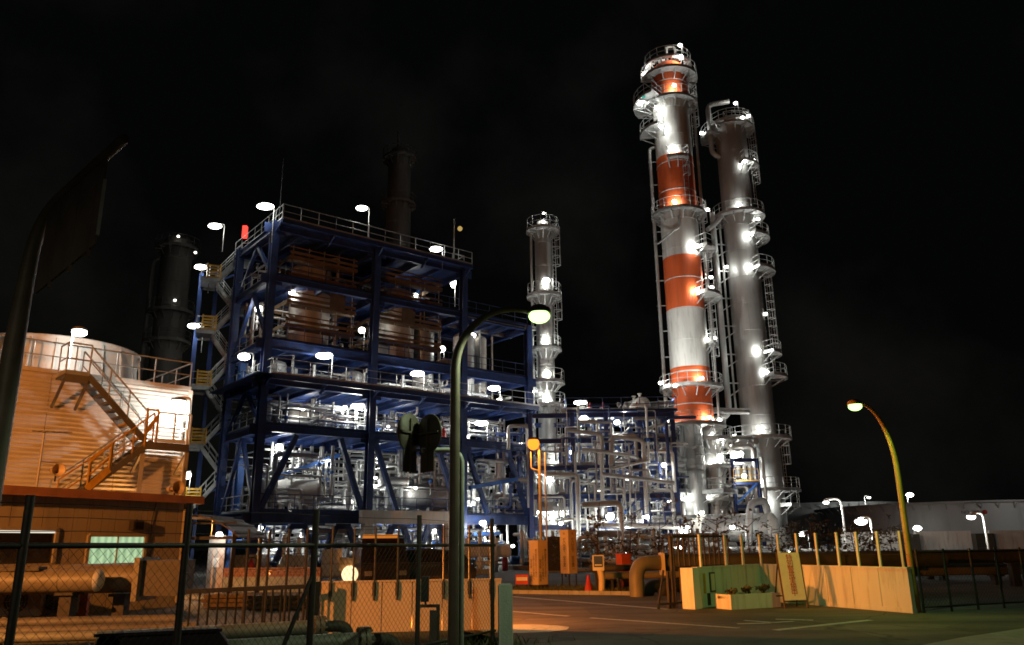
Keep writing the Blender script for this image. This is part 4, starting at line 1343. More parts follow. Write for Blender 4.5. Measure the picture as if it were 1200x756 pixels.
for z in RZ:
    for k in range(5):
        y = 66.3 + k * 1.15 + R.uniform(-0.2, 0.2)
        r = R.choice((0.08, 0.1, 0.13, 0.17, 0.2))
        xa, xb = 4.4 - R.uniform(0, 0.9), 12.6 + R.uniform(0, 2.0)
        zz = z + r + 0.02
        pts = [(xa, y, zz), (xb, y, zz)]
        if R.random() < 0.5:
            pts = [(xa, y, zz - R.uniform(0.8, 2.0)), (xa, y, zz), (xb, y, zz), (xb, y, zz - R.uniform(0.8, 2.0))]
        mb = MB().path(pts, r, 10)
        for j in range(3):
            x = R.uniform(xa + 1, xb - 1)
            mb.tube((x - 0.05, y, zz), (x + 0.05, y, zz), r * 1.5, n=12)
        mb.build('pipe', R.choice([M_CLAD, M_CLAD2, M_CLAD2]), PR)
for k in range(130):
    x, y = R.uniform(3.9, 13.2), R.choice((64.9, 65.3, 65.5, 65.7, 67, 68, 69, 70))
    r = R.choice((0.035, 0.05, 0.06, 0.08, 0.1, 0.14))
    z0, z1_ = R.choice(([0.0] + RZ)[:4]), 0
    z1_ = z0 + R.uniform(1.5, 5)
    pts = [(x, y, z0), (x, y, z1_), (x + R.choice((-1, 1)) * R.uniform(0.6, 2.5), y, z1_)]
    if R.random() < 0.5:
        pts.append((pts[-1][0], y + R.uniform(0.6, 3), z1_))
    MB().path(pts, r, 8).build('pipe', R.choice([M_CLAD, M_CLAD2, M_CLAD, M_GREYST, M_WHITE, M_BLUE]), PR)
    if R.random() < 0.45:
        valve(PR, (x, y, z0 + (z1_ - z0) * 0.4), R.choice([M_CLAD, M_WHITE, M_BLUE2]), 1.2)
for pts, r, m in (([(664, 504, 64.6), (705, 509, 64.6), (706, 596, 64.6), (706, 604, 66)], 0.17, M_CLAD), ([(716, 545, 65), (717, 511, 65), (754, 516, 65), (758, 602, 65)], 0.19, M_CLAD),
                  ([(640, 556, 63.5), (677, 556, 63.5), (678, 640, 63.5)], 0.2, M_CLAD), ([(682, 592, 61), (727, 589, 61), (731, 645, 61)], 0.24, M_CLAD),
                  ([(695, 615, 62.4), (800, 618, 62.4)], 0.17, M_WHITE), ([(672, 636, 60), (805, 633, 60)], 0.16, M_CLAD), ([(682, 526, 64.5), (740, 534, 64.5), (760, 545, 66)], 0.16, M_CLAD),
                  ([(706, 556, 64.2), (790, 566, 64.2)], 0.17, M_CLAD2), ([(717, 549, 64.8), (760, 540, 64.8)], 0.13, M_CLAD), ([(754, 505, 66), (770, 498, 66), (800, 496, 66)], 0.13, M_CLAD),
                  ([(737, 519, 64.4), (739, 604, 64.4)], 0.07, M_CLAD), ([(650, 655, 56), (760, 659, 56), (800, 655, 58)], 0.16, M_WHITE), ([(640, 668, 52), (700, 668, 52), (780, 662, 54)], 0.12, M_CLAD),
                  ([(660, 610, 62), (672, 608, 62), (672, 640, 62)], 0.1, M_WHITE), ([(786, 505, 66), (788, 540, 66), (796, 542, 66)], 0.09, M_CLAD)):
    MB().path([P(*p) for p in pts], r, 12).build('pipe', m, PR)
mb = MB()
MB().box((9.05, 68.7, 12.28), (9.2, 6.2, 0.08)).build('deck', M_BLUE, PR)
MB().rail([(4.4, 71.7, 12.32), (4.4, 65.7, 12.32), (13.6, 65.7, 12.32), (13.6, 71.7, 12.32)], 1.1, 0.028, 1.5).build('railing', M_BLUE, PR)
for px, py, Y, w, sz, h in ((680, 472, 67, 260, (0.55, 0.4, 0.2), 1.6), (684, 490, 66.2, 200, (0.42, 0.34, 0.24), 0.6), (733, 482, 67, 260, (0.5, 0.36, 0.18), 1.0), (723, 495, 66.2, 110, (0.25, 0.25, 0.2), 0.4),
                            (715, 605, 64.6, 260, (0.34, 0.3, 0.3), 0.5), (778, 545, 64.8, 60, (0.2, 0.2, 0.2), 0.4), (757, 606, 66, 110, (0.3, 0.25, 0.2), 0.5), (778, 632, 64, 90, (0.26, 0.24, 0.2), 0.4),
                            (700, 575, 69, 120, (0.22, 0.2, 0.2), 0.5), (735, 560, 69, 120, (0.22, 0.2, 0.2), 0.5), (765, 580, 69, 120, (0.22, 0.2, 0.2), 0.5), (670, 530, 69, 110, (0.2, 0.2, 0.18), 0.5),
                            (690, 640, 63, 120, (0.22, 0.2, 0.2), 0.4), (735, 650, 62, 120, (0.22, 0.2, 0.2), 0.4), (720, 530, 69, 110, (0.2, 0.2, 0.18), 0.5)):
    q = P(px, py, Y)
    w *= 0.9
    lamp(PR, q, w, foot=(q.x, q.y + 0.15, q.z - h), size=sz)
for px, py, Y, aim, w in ((726, 489, 66.4, (7.4, 8.4, 14.0), 800), (782, 490, 66.3, (11.7, 13.7, 15.0), 5500), (660, 492, 66.4, (-1.0, 6.0, 13.0), 2600), (735, 490, 66.0, (6.6, 8.6, 25.0), 3600)):
    q = P(px, py, Y)
    q.z = 12.95                               # fill floodlights added on the deck to brighten the towers
    d = V(aim).normalized()
    o = MB().lathe(q, [(0, -0.25), (0.12, -0.2), (0.2, 0.0), (0.2, 0.04)], 14, ax=d).tube(q - V((0, 0, 0.5)), q, 0.04, n=6).build('floodlight', M_GREYST, PR)
    MB().lathe(q, [(0.18, 0.0), (0, 0.012)], 14, ax=d).build('lens', E_WHITE, o)
    light(o, q + d * 0.15, w, C_WHITE, 0.15, spot=math.radians(58), aim=d).data.spot_blend = 1.0
q = P(750, 490, 69)
hvessel('white ended drum on the top deck of the pipe rack', (q.x, q.y + 1.3, 12.32), (0.25, -1, 0), 0.70, 2.4, M_WHITE, saddle=0.35)
mb = MB()
for px, py, Y in ((692, 486, 66.6), (707, 487, 66.6), (747, 492, 66.4)):
    q = P(px, py, Y)
    c = V((q.x, q.y, 12.32))
    T = thing('traffic_cone', {692: 'red cone on the pipe rack deck, nearest the twin lamps', 707: 'red cone in the middle of the pipe rack deck', 747: 'red cone in front of the white ended drum'}[px], 'cone', c, 'red cones on the pipe rack deck')
    MB().lathe(c, [(0.2, 0.05), (0.2, 0.07), (0.04, 0.85), (0, 0.86)], 12).build('cone_body', M_RED, T)
    MB().box(c + V((0, 0, 0.025)), (0.46, 0.46, 0.05)).build('base', M_RED, T)
T = thing('process_piping', 'hooped silver pipe rising over the white ended drum', 'pipework', P(735, 500, 70))
MB().path([P(731, 500, 70), P(732, 474, 70), P(753, 472, 70), P(757, 486, 70)], 0.24, 12).build('pipe', M_CLAD, T)
MB().path([P(762, 474, 71), P(790, 472, 71)], 0.24, 12).build('pipe', M_CLAD2, T)
MB().path([P(773, 500, 70.5), P(774, 482, 70.5), P(788, 478, 71)], 0.16, 10).build('pipe', M_CLAD, T)
for px, lab in ((668, 'blue valve on the top deck of the pipe rack'),):
    pass

piping('dim pipework filling the back of the pipe rack', (8, 75, 0), lambda a, b, z: V((a, b, z)), (0.5, 15.5, 72.5, 79, 0.1, 12.0), 150, 21, [M_CLAD, M_CLAD2, M_CLAD2, M_BLUE], (0.05, 0.2), verts=0.4)
piping('pipes and valves low in the yard in front of the pipe rack', (7, 60, 0), lambda a, b, z: V((a, b, z)), (0.5, 14.0, 56, 64, 0.1, 2.6), 95, 22, PM, (0.04, 0.15), verts=0.45)
piping('pipe runs bridging between the blue steelwork and the pipe rack', (2, 70, 5), lambda a, b, z: V((a, b, z)), (-1.5, 1.7, 66.5, 73, 4.0, 11.8), 34, 23, [M_CLAD, M_CLAD2, M_BLUE], (0.05, 0.16), verts=0.15)
for x in (1.4,):
    for y in RY:
        MB().ibeam((x, y, 0), (x, y, 12.2), 0.34, 0.36, 0.04, up=(0, -1, 0)).build('column', M_BLUE, PR)
for z in RZ:
    for y in RY:
        MB().ibeam((1.6, y, z - 0.2), (4.7, y, z - 0.2), 0.26, 0.38, 0.04).build('beam', M_BLUE, PR)
for x, y, z, w in ((3, 74, 9, 160), (8, 74.5, 10.5, 200), (12.5, 74, 8.5, 200), (6, 74.5, 5.5, 200), (11, 74.5, 4.5, 200), (3.5, 62, 3.2, 160), (8.5, 62.5, 3.0, 160), (13, 62, 2.8, 120)):
    lamp(PR, (x, y, z), w, size=(0.17, 0.17, 0.14))
# ------------------------------------------------------------------ round the tower feet
T = hvessel('large silver exchanger with a white end cover in front of the grey tower', (18.9, 69.2, 0), (0.86, -0.5, 0), 1.15, 5.2, M_CLAD, saddle=1.7, headm=M_WHITE)
mb = MB()
mb.path([P(877, 655, 66), P(879, 588, 66), P(897, 587, 66.6), P(899, 600, 67)], 0.3, 12, bend=0.9)
mb.build('bypass_pipe', M_CLAD, T)
W2 = lambda a, b, z: V((a, b, z))
piping('low pipework and valves round the feet of the two tall towers', (22, 68, 0), W2, (14.5, 29.5, 62, 70, 0.05, 1.35), 60, 7, PM + [M_CLAD2], (0.06, 0.18), verts=0.5)
piping('thick crossover pipes between the two tall towers', (21.5, 77, 4), W2, (19.6, 23.2, 75, 79, 4.0, 11.5), 16, 8, [M_CLAD, M_CLAD2], (0.1, 0.22), verts=0.3)
T = thing('support_frame', 'small blue steel frame with a yellow rail between the tall towers', 'steel frame', (21.5, 76, 0))
for x in (20.3, 22.6):
    for y in (75, 78):
        MB().ibeam((x, y, 0), (x, y, 9.2), 0.26, 0.26, 0.04).build('column', M_BLUE, T)
for z in (5.0, 7.1, 9.2):
    for y in (75, 78):
        MB().ibeam((20.45, y, z - 0.15), (22.45, y, z - 0.15), 0.22, 0.3, 0.03).build('beam', M_BLUE, T)
MB().bar((20.4, 74.9, 5.1), (22.4, 74.9, 6.9), 0.16).build('brace', M_BLUE2, T)
MB().rail([(20.3, 74.8, 7.1), (22.6, 74.8, 7.1)], 1.1, 0.035, 0.8).build('railing', M_YELLOW, T)
MB().box((21.45, 76.5, 7.14), (2.6, 3.3, 0.07)).build('deck', M_BLUE, T)
q = P(864, 532, 75.5)
lamp(T, q, 320, foot=(q.x, q.y + 0.2, 9.2), size=(0.6, 0.45, 0.3))
for px, py, Y, w, sz in ((858, 618, 67, 60, 0.2), (872, 558, 74, 120, 0.22), (846, 520, 76, 40, 0.18)):
    q = P(px, py, Y)
    lamp(T, q, w, foot=None, size=(sz, sz, sz))
q = P(920, 650, 58)
T = thing('yard_lamp', 'bright low white lamp behind the roadside posts under the grey tower', 'lamp', (q.x, q.y, 0))
lamp(T, q, 330, foot=(q.x + 0.3, q.y, 0), size=(0.5, 0.36, 0.3))
for px, py, Y, lab in ((940, 636, 60, 'low white lamp on a blue box right of the grey tower foot'), (795, 652, 60, 'low white lamp at the foot of the striped tower'), (800, 633, 60, 'second low white lamp at the left of the striped tower skirt')):
    q = P(px, py - 10, Y)
    T = thing('yard_lamp', lab, 'lamp', (q.x, q.y, 0))
    lamp(T, q, 60, foot=(q.x + 0.2, q.y, 0), size=(0.24, 0.22, 0.18))
# ------------------------------------------------------------------ cooling tower with its stair
ca, cb = V((-16.43, 25.58, 0)), V((-12.24, 29.74, 0))
cu = (cb - ca).normalized()
cn = V((cu.y, -cu.x, 0))                       # towards the road
ca = ca - cu * 3.5
CT = thing('cooling_tower', 'cream corrugated cooling tower with a round fan stack, behind the hut', 'cooling tower', cb)
H_CT = 7.4
def corr(a, b, nrm, z0, z1_, name='siding'):     # horizontal corrugated cladding
    mb = MB()
    pitch = 0.15
    n = int((z1_ - z0) / pitch)
    vs = []
    for k in range(n * 4 + 1):
        z = z0 + (z1_ - z0) * k / (n * 4)
        off = (0, 0.03, 0.05, 0.03)[k % 4]
        for q in (a, b):
            vs.append((q.x + nrm.x * off, q.y + nrm.y * off, z))
    mb.add(vs, [(2 * k, 2 * k + 1, 2 * k + 3, 2 * k + 2) for k in range(n * 4)])
    return mb.build(name, M_SIDING, CT)
L = (cb - ca).length
npan = 4
for k in range(npan):
    corr(ca + cu * (L * k / npan), ca + cu * (L * (k + 1) / npan - 0.012), cn, 0, H_CT)
back = cb - cn * 7.0
corr(cb, back, cu, 0, H_CT)
mb = MB()
mb.bar(cb + V((0, 0, 0)) + (cu + cn) * 0.03, cb + V((0, 0, H_CT)) + (cu + cn) * 0.03, 0.14)
mb.bar(ca + V((0, 0, H_CT + 0.06)) + cn * 0.06, cb + V((0, 0, H_CT + 0.06)) + cn * 0.06, 0.16, 0.14)
mb.build('trim', M_SIDING, CT)
mb = MB()
q = [ca, cb, back, ca - cn * 7.0]
mb.add([(p.x, p.y, H_CT) for p in q], [(0, 1, 2, 3)])
mb.build('roof_deck', M_CONC, CT)
fs = P(80, 445, 31)
FC = V((-18.6, 31.6, 0))
mb = MB()
prof = [(3.3, H_CT), (3.12, H_CT + 0.7), (3.05, H_CT + 1.4), (3.1, H_CT + 1.9), (3.16, H_CT + 1.95), (3.16, H_CT + 2.02), (3.0, H_CT + 2.02), (2.95, H_CT)]
mb.lathe(FC, prof, 48)
mb.build('fan_stack', M_WHITE, CT)
mb = MB()
for k in range(24):
    a = 2 * PI * k / 24
    e = V((math.cos(a), math.sin(a), 0))
    mb.bar(FC + e * 3.32 + V((0, 0, H_CT)), FC + e * 3.13 + V((0, 0, H_CT + 1.9)), 0.05)
mb.build('stack_rib', M_WHITE, CT)
mb = MB()
for k in range(5):
    a = 2 * PI * k / 5
    e = V((math.cos(a), math.sin(a), 0))
    mb.bar(FC + V((0, 0, H_CT + 1.2)) + e * 0.2, FC + V((0, 0, H_CT + 1.25)) + e * 2.8, 0.5, 0.06)
mb.tube(FC + V((0, 0, H_CT)), FC + V((0, 0, H_CT + 1.4)), 0.3, n=12)
mb.build('fan', M_GREYST, CT)
MB().rail([ca + cn * 0.0 + V((0, 0, H_CT + 0.12)), cb + V((0, 0, H_CT + 0.12)), back + V((0, 0, H_CT + 0.12))], 0.95, 0.026, 1.3, kick=False).build('railing', M_GREYST, CT)

# stair: upper landing, flight down to the right landing, flight back down to the left
def along(px, py, off):                          # point of the plane off metres in front of the siding
    d = _ray(px, py)
    o = cb + cn * off
    k = (cn.x * o.x + cn.y * o.y) / (cn.x * d.x + cn.y * d.y)
    return V((d.x * k, d.y * k, CAM_Z + d.z * k))
CSX = thing('access_stair', 'zigzag access stair with yellow ends on the front of the cream cooling tower', 'stair', cb + cn)
o1, o2 = 0.35, 1.25
uL, uR = along(76, 440, o2), along(104, 441, o2)
lL, lR = along(170, 520, o2), along(221, 521, o2)
bL = along(103, 573, o2)
zu, zl, zb = uR.z, lR.z, bL.z
def flat(p, z, off=0): return V((p.x, p.y, z)) - cn * off
def land2(a, b, z):
    mb = MB()
    w = o2 - o1 + 0.1
    p = [flat(a, z), flat(b, z), flat(b, z, w), flat(a, z, w)]
    mb.add([q + V((0, 0, d)) for d in (-0.07, 0.0) for q in p], [(3, 2, 1, 0), (4, 5, 6, 7), (0, 1, 5, 4), (1, 2, 6, 5), (2, 3, 7, 6), (3, 0, 4, 7)])
    mb.bar(flat(a, z - 0.14), flat(b, z - 0.14), 0.08, 0.26)
    for q in (a, b):
        mb.bar(flat(q, z - 0.2), flat(q, z - 1.0, w), 0.08)
    o = mb.build('landing', M_CLADD, CSX)
    return o
o = land2(uL, uR, zu)
MB().rail([flat(uL, zu, 0.8), flat(uL, zu), flat(uR, zu)], 1.05, 0.026, 0.9).build('railing', M_GREYST, o)
o = land2(lL, lR, zl)
MB().rail([flat(lL.lerp(lR, 0.25), zl), flat(lR, zl), flat(lR, zl, 0.8)], 1.05, 0.03, 0.7).build('railing', M_WHITE, o)
def flight2(a, b, ym, lower):
    mb = MB()
    w = 0.8
    for off in (0.0, w):
        mb.bar(a - cn * off, b - cn * off, 0.05, 0.2)
    o = mb.build('flight', M_CLADD, CSX)
    n = max(4, int(abs(a.z - b.z) / 0.2))
    for k in range(n):
        q = a.lerp(b, (k + 0.5) / n)
        yl = (k >= n - 3) if not lower else False
        MB().bar(q - cn * 0.03, q - cn * (w - 0.03), 0.26, 0.05).build('tread', M_YELLOW if yl else M_CLADD, o)
    for off in (0.0, w):
        q0, q1 = a - cn * off, b - cn * off
        MB().rail([q0, q1], 1.0, 0.028, 0.9, kick=False).build('railing', M_YELLOW if (lower and off == 0) else M_GREYST, o)
flight2(flat(uR, zu), flat(lL, zl), M_YELLOW, False)
flight2(flat(lL, zl).lerp(flat(lR, zl), 0.15), flat(bL, zb), M_YELLOW, True)
mid = flat(bL, zb)
flight2(mid, mid - cu * 0.9 - V((0, 0, 0.75)), M_YELLOW, True)
mb = MB()
for px in (170, 183):
    q = along(px, 512, o2)
    mb.tube((q.x, q.y, zl - 0.2), (q.x, q.y, zl + 1.15), 0.04, n=6)
qa_, qb_ = along(170, 512, o2), along(183, 512, o2)
mb.bar((qa_.x, qa_.y, zl + 1.1), (qb_.x, qb_.y, zl + 1.1), 0.06)
mb.bar((qa_.x, qa_.y, zl + 0.3), (qb_.x, qb_.y, zl + 0.9), 0.08, 0.12)
mb.build('gate', M_YELLOW, CSX)
q0, q1 = along(101, 573, o2), along(127, 550, o2)
mb = MB()
mb.rail([V((q0.x, q0.y, q0.z)) + cn * 0.04, V((q1.x, q1.y, q1.z)) + cn * 0.04], 0.85, 0.04, 0.6, kick=False)
mb.bar(q0 + cn * 0.05, q1 + cn * 0.05, 0.05, 0.22)
mb.build('yellow_guard', M_YELLOW, CSX)
for q in (lL, lR):
    MB().bar(flat(q, 0, 0.1), flat(q, zl - 0.1, 0.1), 0.12).build('post', M_CLADW, CSX)

WL = thing('wall_lamp', 'white lamp on a bracket pole beside the right edge of the cooling tower', 'lamp', along(217, 521, 1.3))
h = along(209, 473, 1.1)
p0 = along(218, 521, 1.25)
mb = MB()
mb.path([p0, V((p0.x, p0.y, h.z + 0.25)), h + V((0, 0, 0.22))], 0.05, 6, bend=0.25)
mb.build('pole', M_WHITE, WL)
o = MB().lathe(h + V((0, 0, 0.08)), [(0.3, 0), (0.26, 0.09), (0.1, 0.16), (0, 0.17)], 12).build('housing', M_GREYST, WL)
MB().ball(h, (0.3, 0.26, 0.15), 12, 6).build('lens', E_WHITE, o)
light(WL, h + V((0, 0, -0.26)), 210, C_WHITE, 0.05)
RL = thing('roof_light', 'white lamp on a bent pole above the fan stack of the cooling tower', 'lamp', V((P(80, 436, 27.6).x, 27.6, H_CT)))
p0, h = P(79, 436, 27.6), P(93, 390, 27.4)
mb = MB()
mb.path([p0, V((p0.x, p0.y, h.z + 0.15)), h + V((-0.1, 0, 0.2))], 0.045, 6, bend=0.3)
mb.build('pole', M_WHITE, RL)
o = MB().lathe(h + V((0, 0, 0.08)), [(0.26, 0), (0.22, 0.09), (0.1, 0.14), (0, 0.15)], 12).build('housing', M_GREYST, RL)
MB().ball(h, (0.26, 0.24, 0.13), 12, 6).build('lens', E_WHITE, o)
light(RL, h + V((0, 0, -0.26)), 170, C_WHITE, 0.06)

# ------------------------------------------------------------------ the site hut
ha, hb = V((-12.65, 19.97, 0)), V((-10.06, 24.98, 0))
hu = (hb - ha).normalized()
hn = V((hu.y, -hu.x, 0))
ha = ha - hu * 3.0
HUT = thing('site_hut', 'beige panelled site hut with one lit window and a brown eave', 'hut', hb)
def onH(px, py, off=0.0):
    d = _ray(px, py)
    o = hb + hn * off
    k = (hn.x * o.x + hn.y * o.y) / (hn.x * d.x + hn.y * d.y)
    return V((d.x * k, d.y * k, CAM_Z + d.z * k))
w2a, w2b = onH(104, 627), onH(167, 661)
w1a, w1b = onH(-10, 619), onH(61, 662)
HL = (hb - ha).length
def hs(p): return (V((p.x, p.y, 0)) - ha).dot(hu)
wins = [(hs(w1a), hs(w1b), w1b.z, w1a.z), (hs(w2a), hs(w2b), w2b.z, w2a.z)]
edges = sorted([0.0, HL] + [0.42 * k for k in range(1, int(HL / 0.42) + 1)] + [w[0] for w in wins] + [w[1] for w in wins])
for a, b in zip(edges, edges[1:]):
    if b - a < 0.03:
        continue
    m_ = (a + b) / 2
    zz = [(0.0, 3.0)]
    for w in wins:
        if w[0] - 1e-3 <= m_ <= w[1] + 1e-3:
            zz = [(0.0, w[2]), (w[3], 3.0)]
    for z0, z1_ in zz:
        MB().bar(ha + hu * (a + 0.008) + V((0, 0, (z0 + z1_) / 2)) - hn * 0.03, ha + hu * (b - 0.008) + V((0, 0, (z0 + z1_) / 2)) - hn * 0.03, 0.06, z1_ - z0).build('wall_panel', M_HUT, HUT)
mb = MB()
mid_ = (ha + hb) / 2 - hn * 1.5
rz = math.atan2(hu.y, hu.x)
mb.box(mid_ + V((0, 0, 1.5)), (HL - 0.02, 2.86, 2.98), rz)
mb.build('inner_shell', M_HUT, HUT)
mb = MB()
mb.box(mid_ + V((0, 0, 3.09)) + hn * 0.05, (HL + 0.5, 3.5, 0.16), rz)
mb.build('roof', M_EAVE, HUT)
mb = MB()
mb.bar(ha + hn * 0.34 + V((0, 0, 3.06)) - hu * 0.3, hb + hn * 0.34 + V((0, 0, 3.06)) + hu * 0.34, 0.16, 0.22)
mb.build('gutter', M_EAVE, HUT)
MB().path([hb + hn * 0.12 + V((0, 0, 2.95)) - hu * 0.1, hb + hn * 0.12 + V((0, 0, 0.1)) - hu * 0.1], 0.05, 8).build('downpipe', M_HUT, HUT)
for i, w in enumerate(wins):
    a, b, z0, z1_ = w
    fm = MB()
    fw = 0.05
    A0, B0 = ha + hu * a, ha + hu * b
    for q0, q1 in ((A0 + V((0, 0, z0)), B0 + V((0, 0, z0))), (A0 + V((0, 0, z1_)), B0 + V((0, 0, z1_))), (A0 + V((0, 0, z0)), A0 + V((0, 0, z1_))), (B0 + V((0, 0, z0)), B0 + V((0, 0, z1_)))):
        fm.bar(q0 + hn * 0.02, q1 + hn * 0.02, 0.09, 0.07, up=hn)
    M0 = (A0 + B0) / 2
    fm.bar(M0 + V((0, 0, z0)) + hn * 0.015, M0 + V((0, 0, z1_)) + hn * 0.015, 0.03, 0.04, up=hn)
    fr = fm.build('window', M_HUT, HUT)
    for s in (0, 1):
        p0_, p1_ = A0.lerp(B0, 0.5 * s), A0.lerp(B0, 0.5 * s + 0.5)
        zc_, hh = (z0 + z1_) / 2, z1_ - z0
        MB().bar(p0_ - hn * 0.012 + V((0, 0, zc_)), p1_ - hn * 0.012 + V((0, 0, zc_)), 0.012, hh).build('pane', E_WIN if i else M_GLASSD, fr)
    if i == 0:
        MB().bar(A0 + hn * 0.004 + V((0, 0, z1_ - 0.07)), B0 + hn * 0.004 + V((0, 0, z1_ - 0.07)), 0.012, 0.07).build('lit_blind_edge', E_STRIP, fr)
    MB().bar(A0 + hn * 0.07 + V((0, 0, z0 - 0.05)) - hu * 0.05, B0 + hn * 0.07 + V((0, 0, z0 - 0.05)) + hu * 0.05, 0.12, 0.04).build('sill', M_HUT, fr)
q = onH(160, 616, 0.12)
o = MB().box(q, (0.34, 0.2, 0.26), rz).bar(q - hn * 0.12, q + V((0, 0, 0.16)), 0.05).build('wall_light', M_DARK, HUT)
MB().box(q + hn * 0.11, (0.26, 0.02, 0.18), rz).build('lens', M_GLASSD, o)
q0, q1 = onH(183, 590, 0.03), onH(172, 664, 0.03)
MB().path([q0, onH(178, 610, 0.03), onH(176, 640, 0.03), q1], 0.012, 5).build('cable', M_BLACK, HUT)

def horn(label, c, d, s=1.0):
    c, d = V(c), V(d).normalized()
    T = thing('horn_loudspeaker', label, 'loudspeaker', c - V((0, 0, 0.5 * s)))
    MB().lathe(c, [(0.06 * s, -0.28 * s), (0.09 * s, -0.1 * s), (0.15 * s, 0.08 * s), (0.28 * s, 0.24 * s), (0.30 * s, 0.25 * s), (0.26 * s, 0.22 * s), (0.1 * s, 0.02 * s), (0, 0)], 18, ax=d).build('horn', M_SIGN, T)
    MB().lathe(c - d * 0.28 * s, [(0.11 * s, 0.02), (0.13 * s, -0.06 * s), (0.11 * s, -0.16 * s), (0, -0.17 * s)], 14, ax=d).build('driver', M_SIGN, T)
    mb = MB()
    mb.bar(c - V((0, 0, 0.5 * s)), c - V((0, 0, 0.08 * s)), 0.04)
    mb.bar(c - V((0, 0, 0.1 * s)) - d * 0.2 * s, c - V((0, 0, 0.1 * s)) + d * 0.05 * s, 0.05, 0.03)
    mb.build('bracket', M_DARK, T)
h = onH(205, 573, 0.0)
horn('orange lit horn loudspeaker on the right end of the hut roof', (h.x, h.y, h.z + 0.02), (0.8, -0.5, 0.05), 0.72)
h = onH(66, 551, -0.4)
horn('horn loudspeaker in the middle of the hut roof beside the aerial mast', (h.x, h.y, h.z), (0.75, -0.6, 0.0), 0.6)
a0_, a1_ = onH(46, 575, -0.5), onH(52, 507, -0.5)
T = thing('aerial_mast', 'thin aerial mast with a long cross bar on the hut roof', 'aerial', (a1_.x, a1_.y, 3.17))
mb = MB()
mb.tube((a1_.x, a1_.y, 3.1), a1_, 0.03, n=6)
mb.build('mast', M_CLADW, T)
mb = MB()
l_, r_ = onH(37, 505, -0.5), onH(84, 507, -0.5)
mb.bar(l_, r_, 0.05)
for k in range(6):
    q = l_.lerp(r_, 0.1 + 0.16 * k)
    mb.bar(q - hn * 0.18, q + hn * 0.18, 0.02)
mb.bar(V((a1_.x, a1_.y, 3.9)), V((a1_.x, a1_.y, 3.9)) + hu * 0.6 - V((0, 0, 0)), 0.03)
mb.build('cross_bar', M_CLADW, T)

# shelter to the right of the hut
sh0, sh1 = P(206, 690, 26.2), P(270, 690, 25.5)
SHC = V((sh0.x, sh0.y, 0))
SH = thing('shelter', 'small roofed walkway shelter with a curved ribbed canopy right of the hut', 'shelter', ((sh0.x + sh1.x) / 2, 26.6, 0))
xa, xb, ya, yb = sh0.x, sh1.x, 25.6, 28.4
roofz = lambda x: 2.62 - 0.85 * max(0, (x - (xb - 1.3)) / 1.3) ** 2 * 0.6
mb = MB()
n = 10
vs = []
for i in range(n + 1):
    x = xa + (xb + 0.15 - xa) * i / n
    for y in (ya - 0.2, yb):
        vs.append((x, y, roofz(x)))
for i in range(n + 1):
    x = xa + (xb + 0.15 - xa) * i / n
    for y in (ya - 0.2, yb):
        vs.append((x, y, roofz(x) - 0.04))
o_ = 2 * (n + 1)
fs_ = [(2 * i, 2 * i + 2, 2 * i + 3, 2 * i + 1) for i in range(n)] + [(o_ + 2 * i + 1, o_ + 2 * i + 3, o_ + 2 * i + 2, o_ + 2 * i) for i in range(n)]
fs_ += [(2 * i, o_ + 2 * i, o_ + 2 * i + 2, 2 * i + 2) for i in range(n)] + [(2 * i + 1, 2 * i + 3, o_ + 2 * i + 3, o_ + 2 * i + 1) for i in range(n)]
mb.add(vs, fs_)
mb.build('canopy', M_SIGNB, SH)
for i in range(6):
    x = xa + 0.1 + (xb - xa) * i / 5.2
    mb = MB()
    mb.bar((x, ya - 0.2, roofz(x) + 0.03), (x, yb, roofz(x) + 0.03), 0.05, 0.06)
    mb.build('canopy_rib', M_DARK, SH)
for x in (xa + 0.25, xb - 0.05):
    for y in (ya, yb - 0.1):
        MB().bar((x, y, 0), (x, y, roofz(x) - 0.05), 0.11).build('post', M_DARK, SH)
mb = MB()
mb.bar((xa, ya, 1.95), (xb, ya, 1.95), 0.06, 0.09)
mb.bar((xa, ya, 2.4), (xb, ya, 2.4), 0.06, 0.06)
mb.build('cross_rail', M_DARK, SH)
xd = P(252, 640, 26.4).x
dr = MB().box((xd, 26.6, 1.02), (0.52, 0.06, 2.04)).build('door_panel', M_CLADW, SH)
MB().box((xd + 0.02, 26.56, 1.2), (0.2, 0.02, 0.3)).build('notice', M_WHITE, dr)
q = P(257, 627, 26.2)
lamp(SH, q, 14, size=(0.11, 0.11, 0.1), e=E_WHITE)

q = P(197, 630, 29.0)
T = thing('yard_lamp', 'orange lamp on a pole behind the right end of the hut, lighting the yard', 'lamp', (q.x, q.y, 0))
MB().tube((q.x, q.y, 0), (q.x, q.y, 2.6), 0.05, n=8).build('pole', M_DARK, T)
o = MB().lathe((q.x, q.y, 2.6), [(0.2, 0), (0.16, 0.08), (0, 0.12)], 12).build('housing', M_DARK, T)
MB().ball((q.x, q.y, 2.55), (0.14, 0.14, 0.09), 10, 6).build('lens', E_SODIUM, o)
light(T, (q.x + 0.2, q.y - 0.1, 2.35), 650, (1.0, 0.42, 0.10), 0.06)
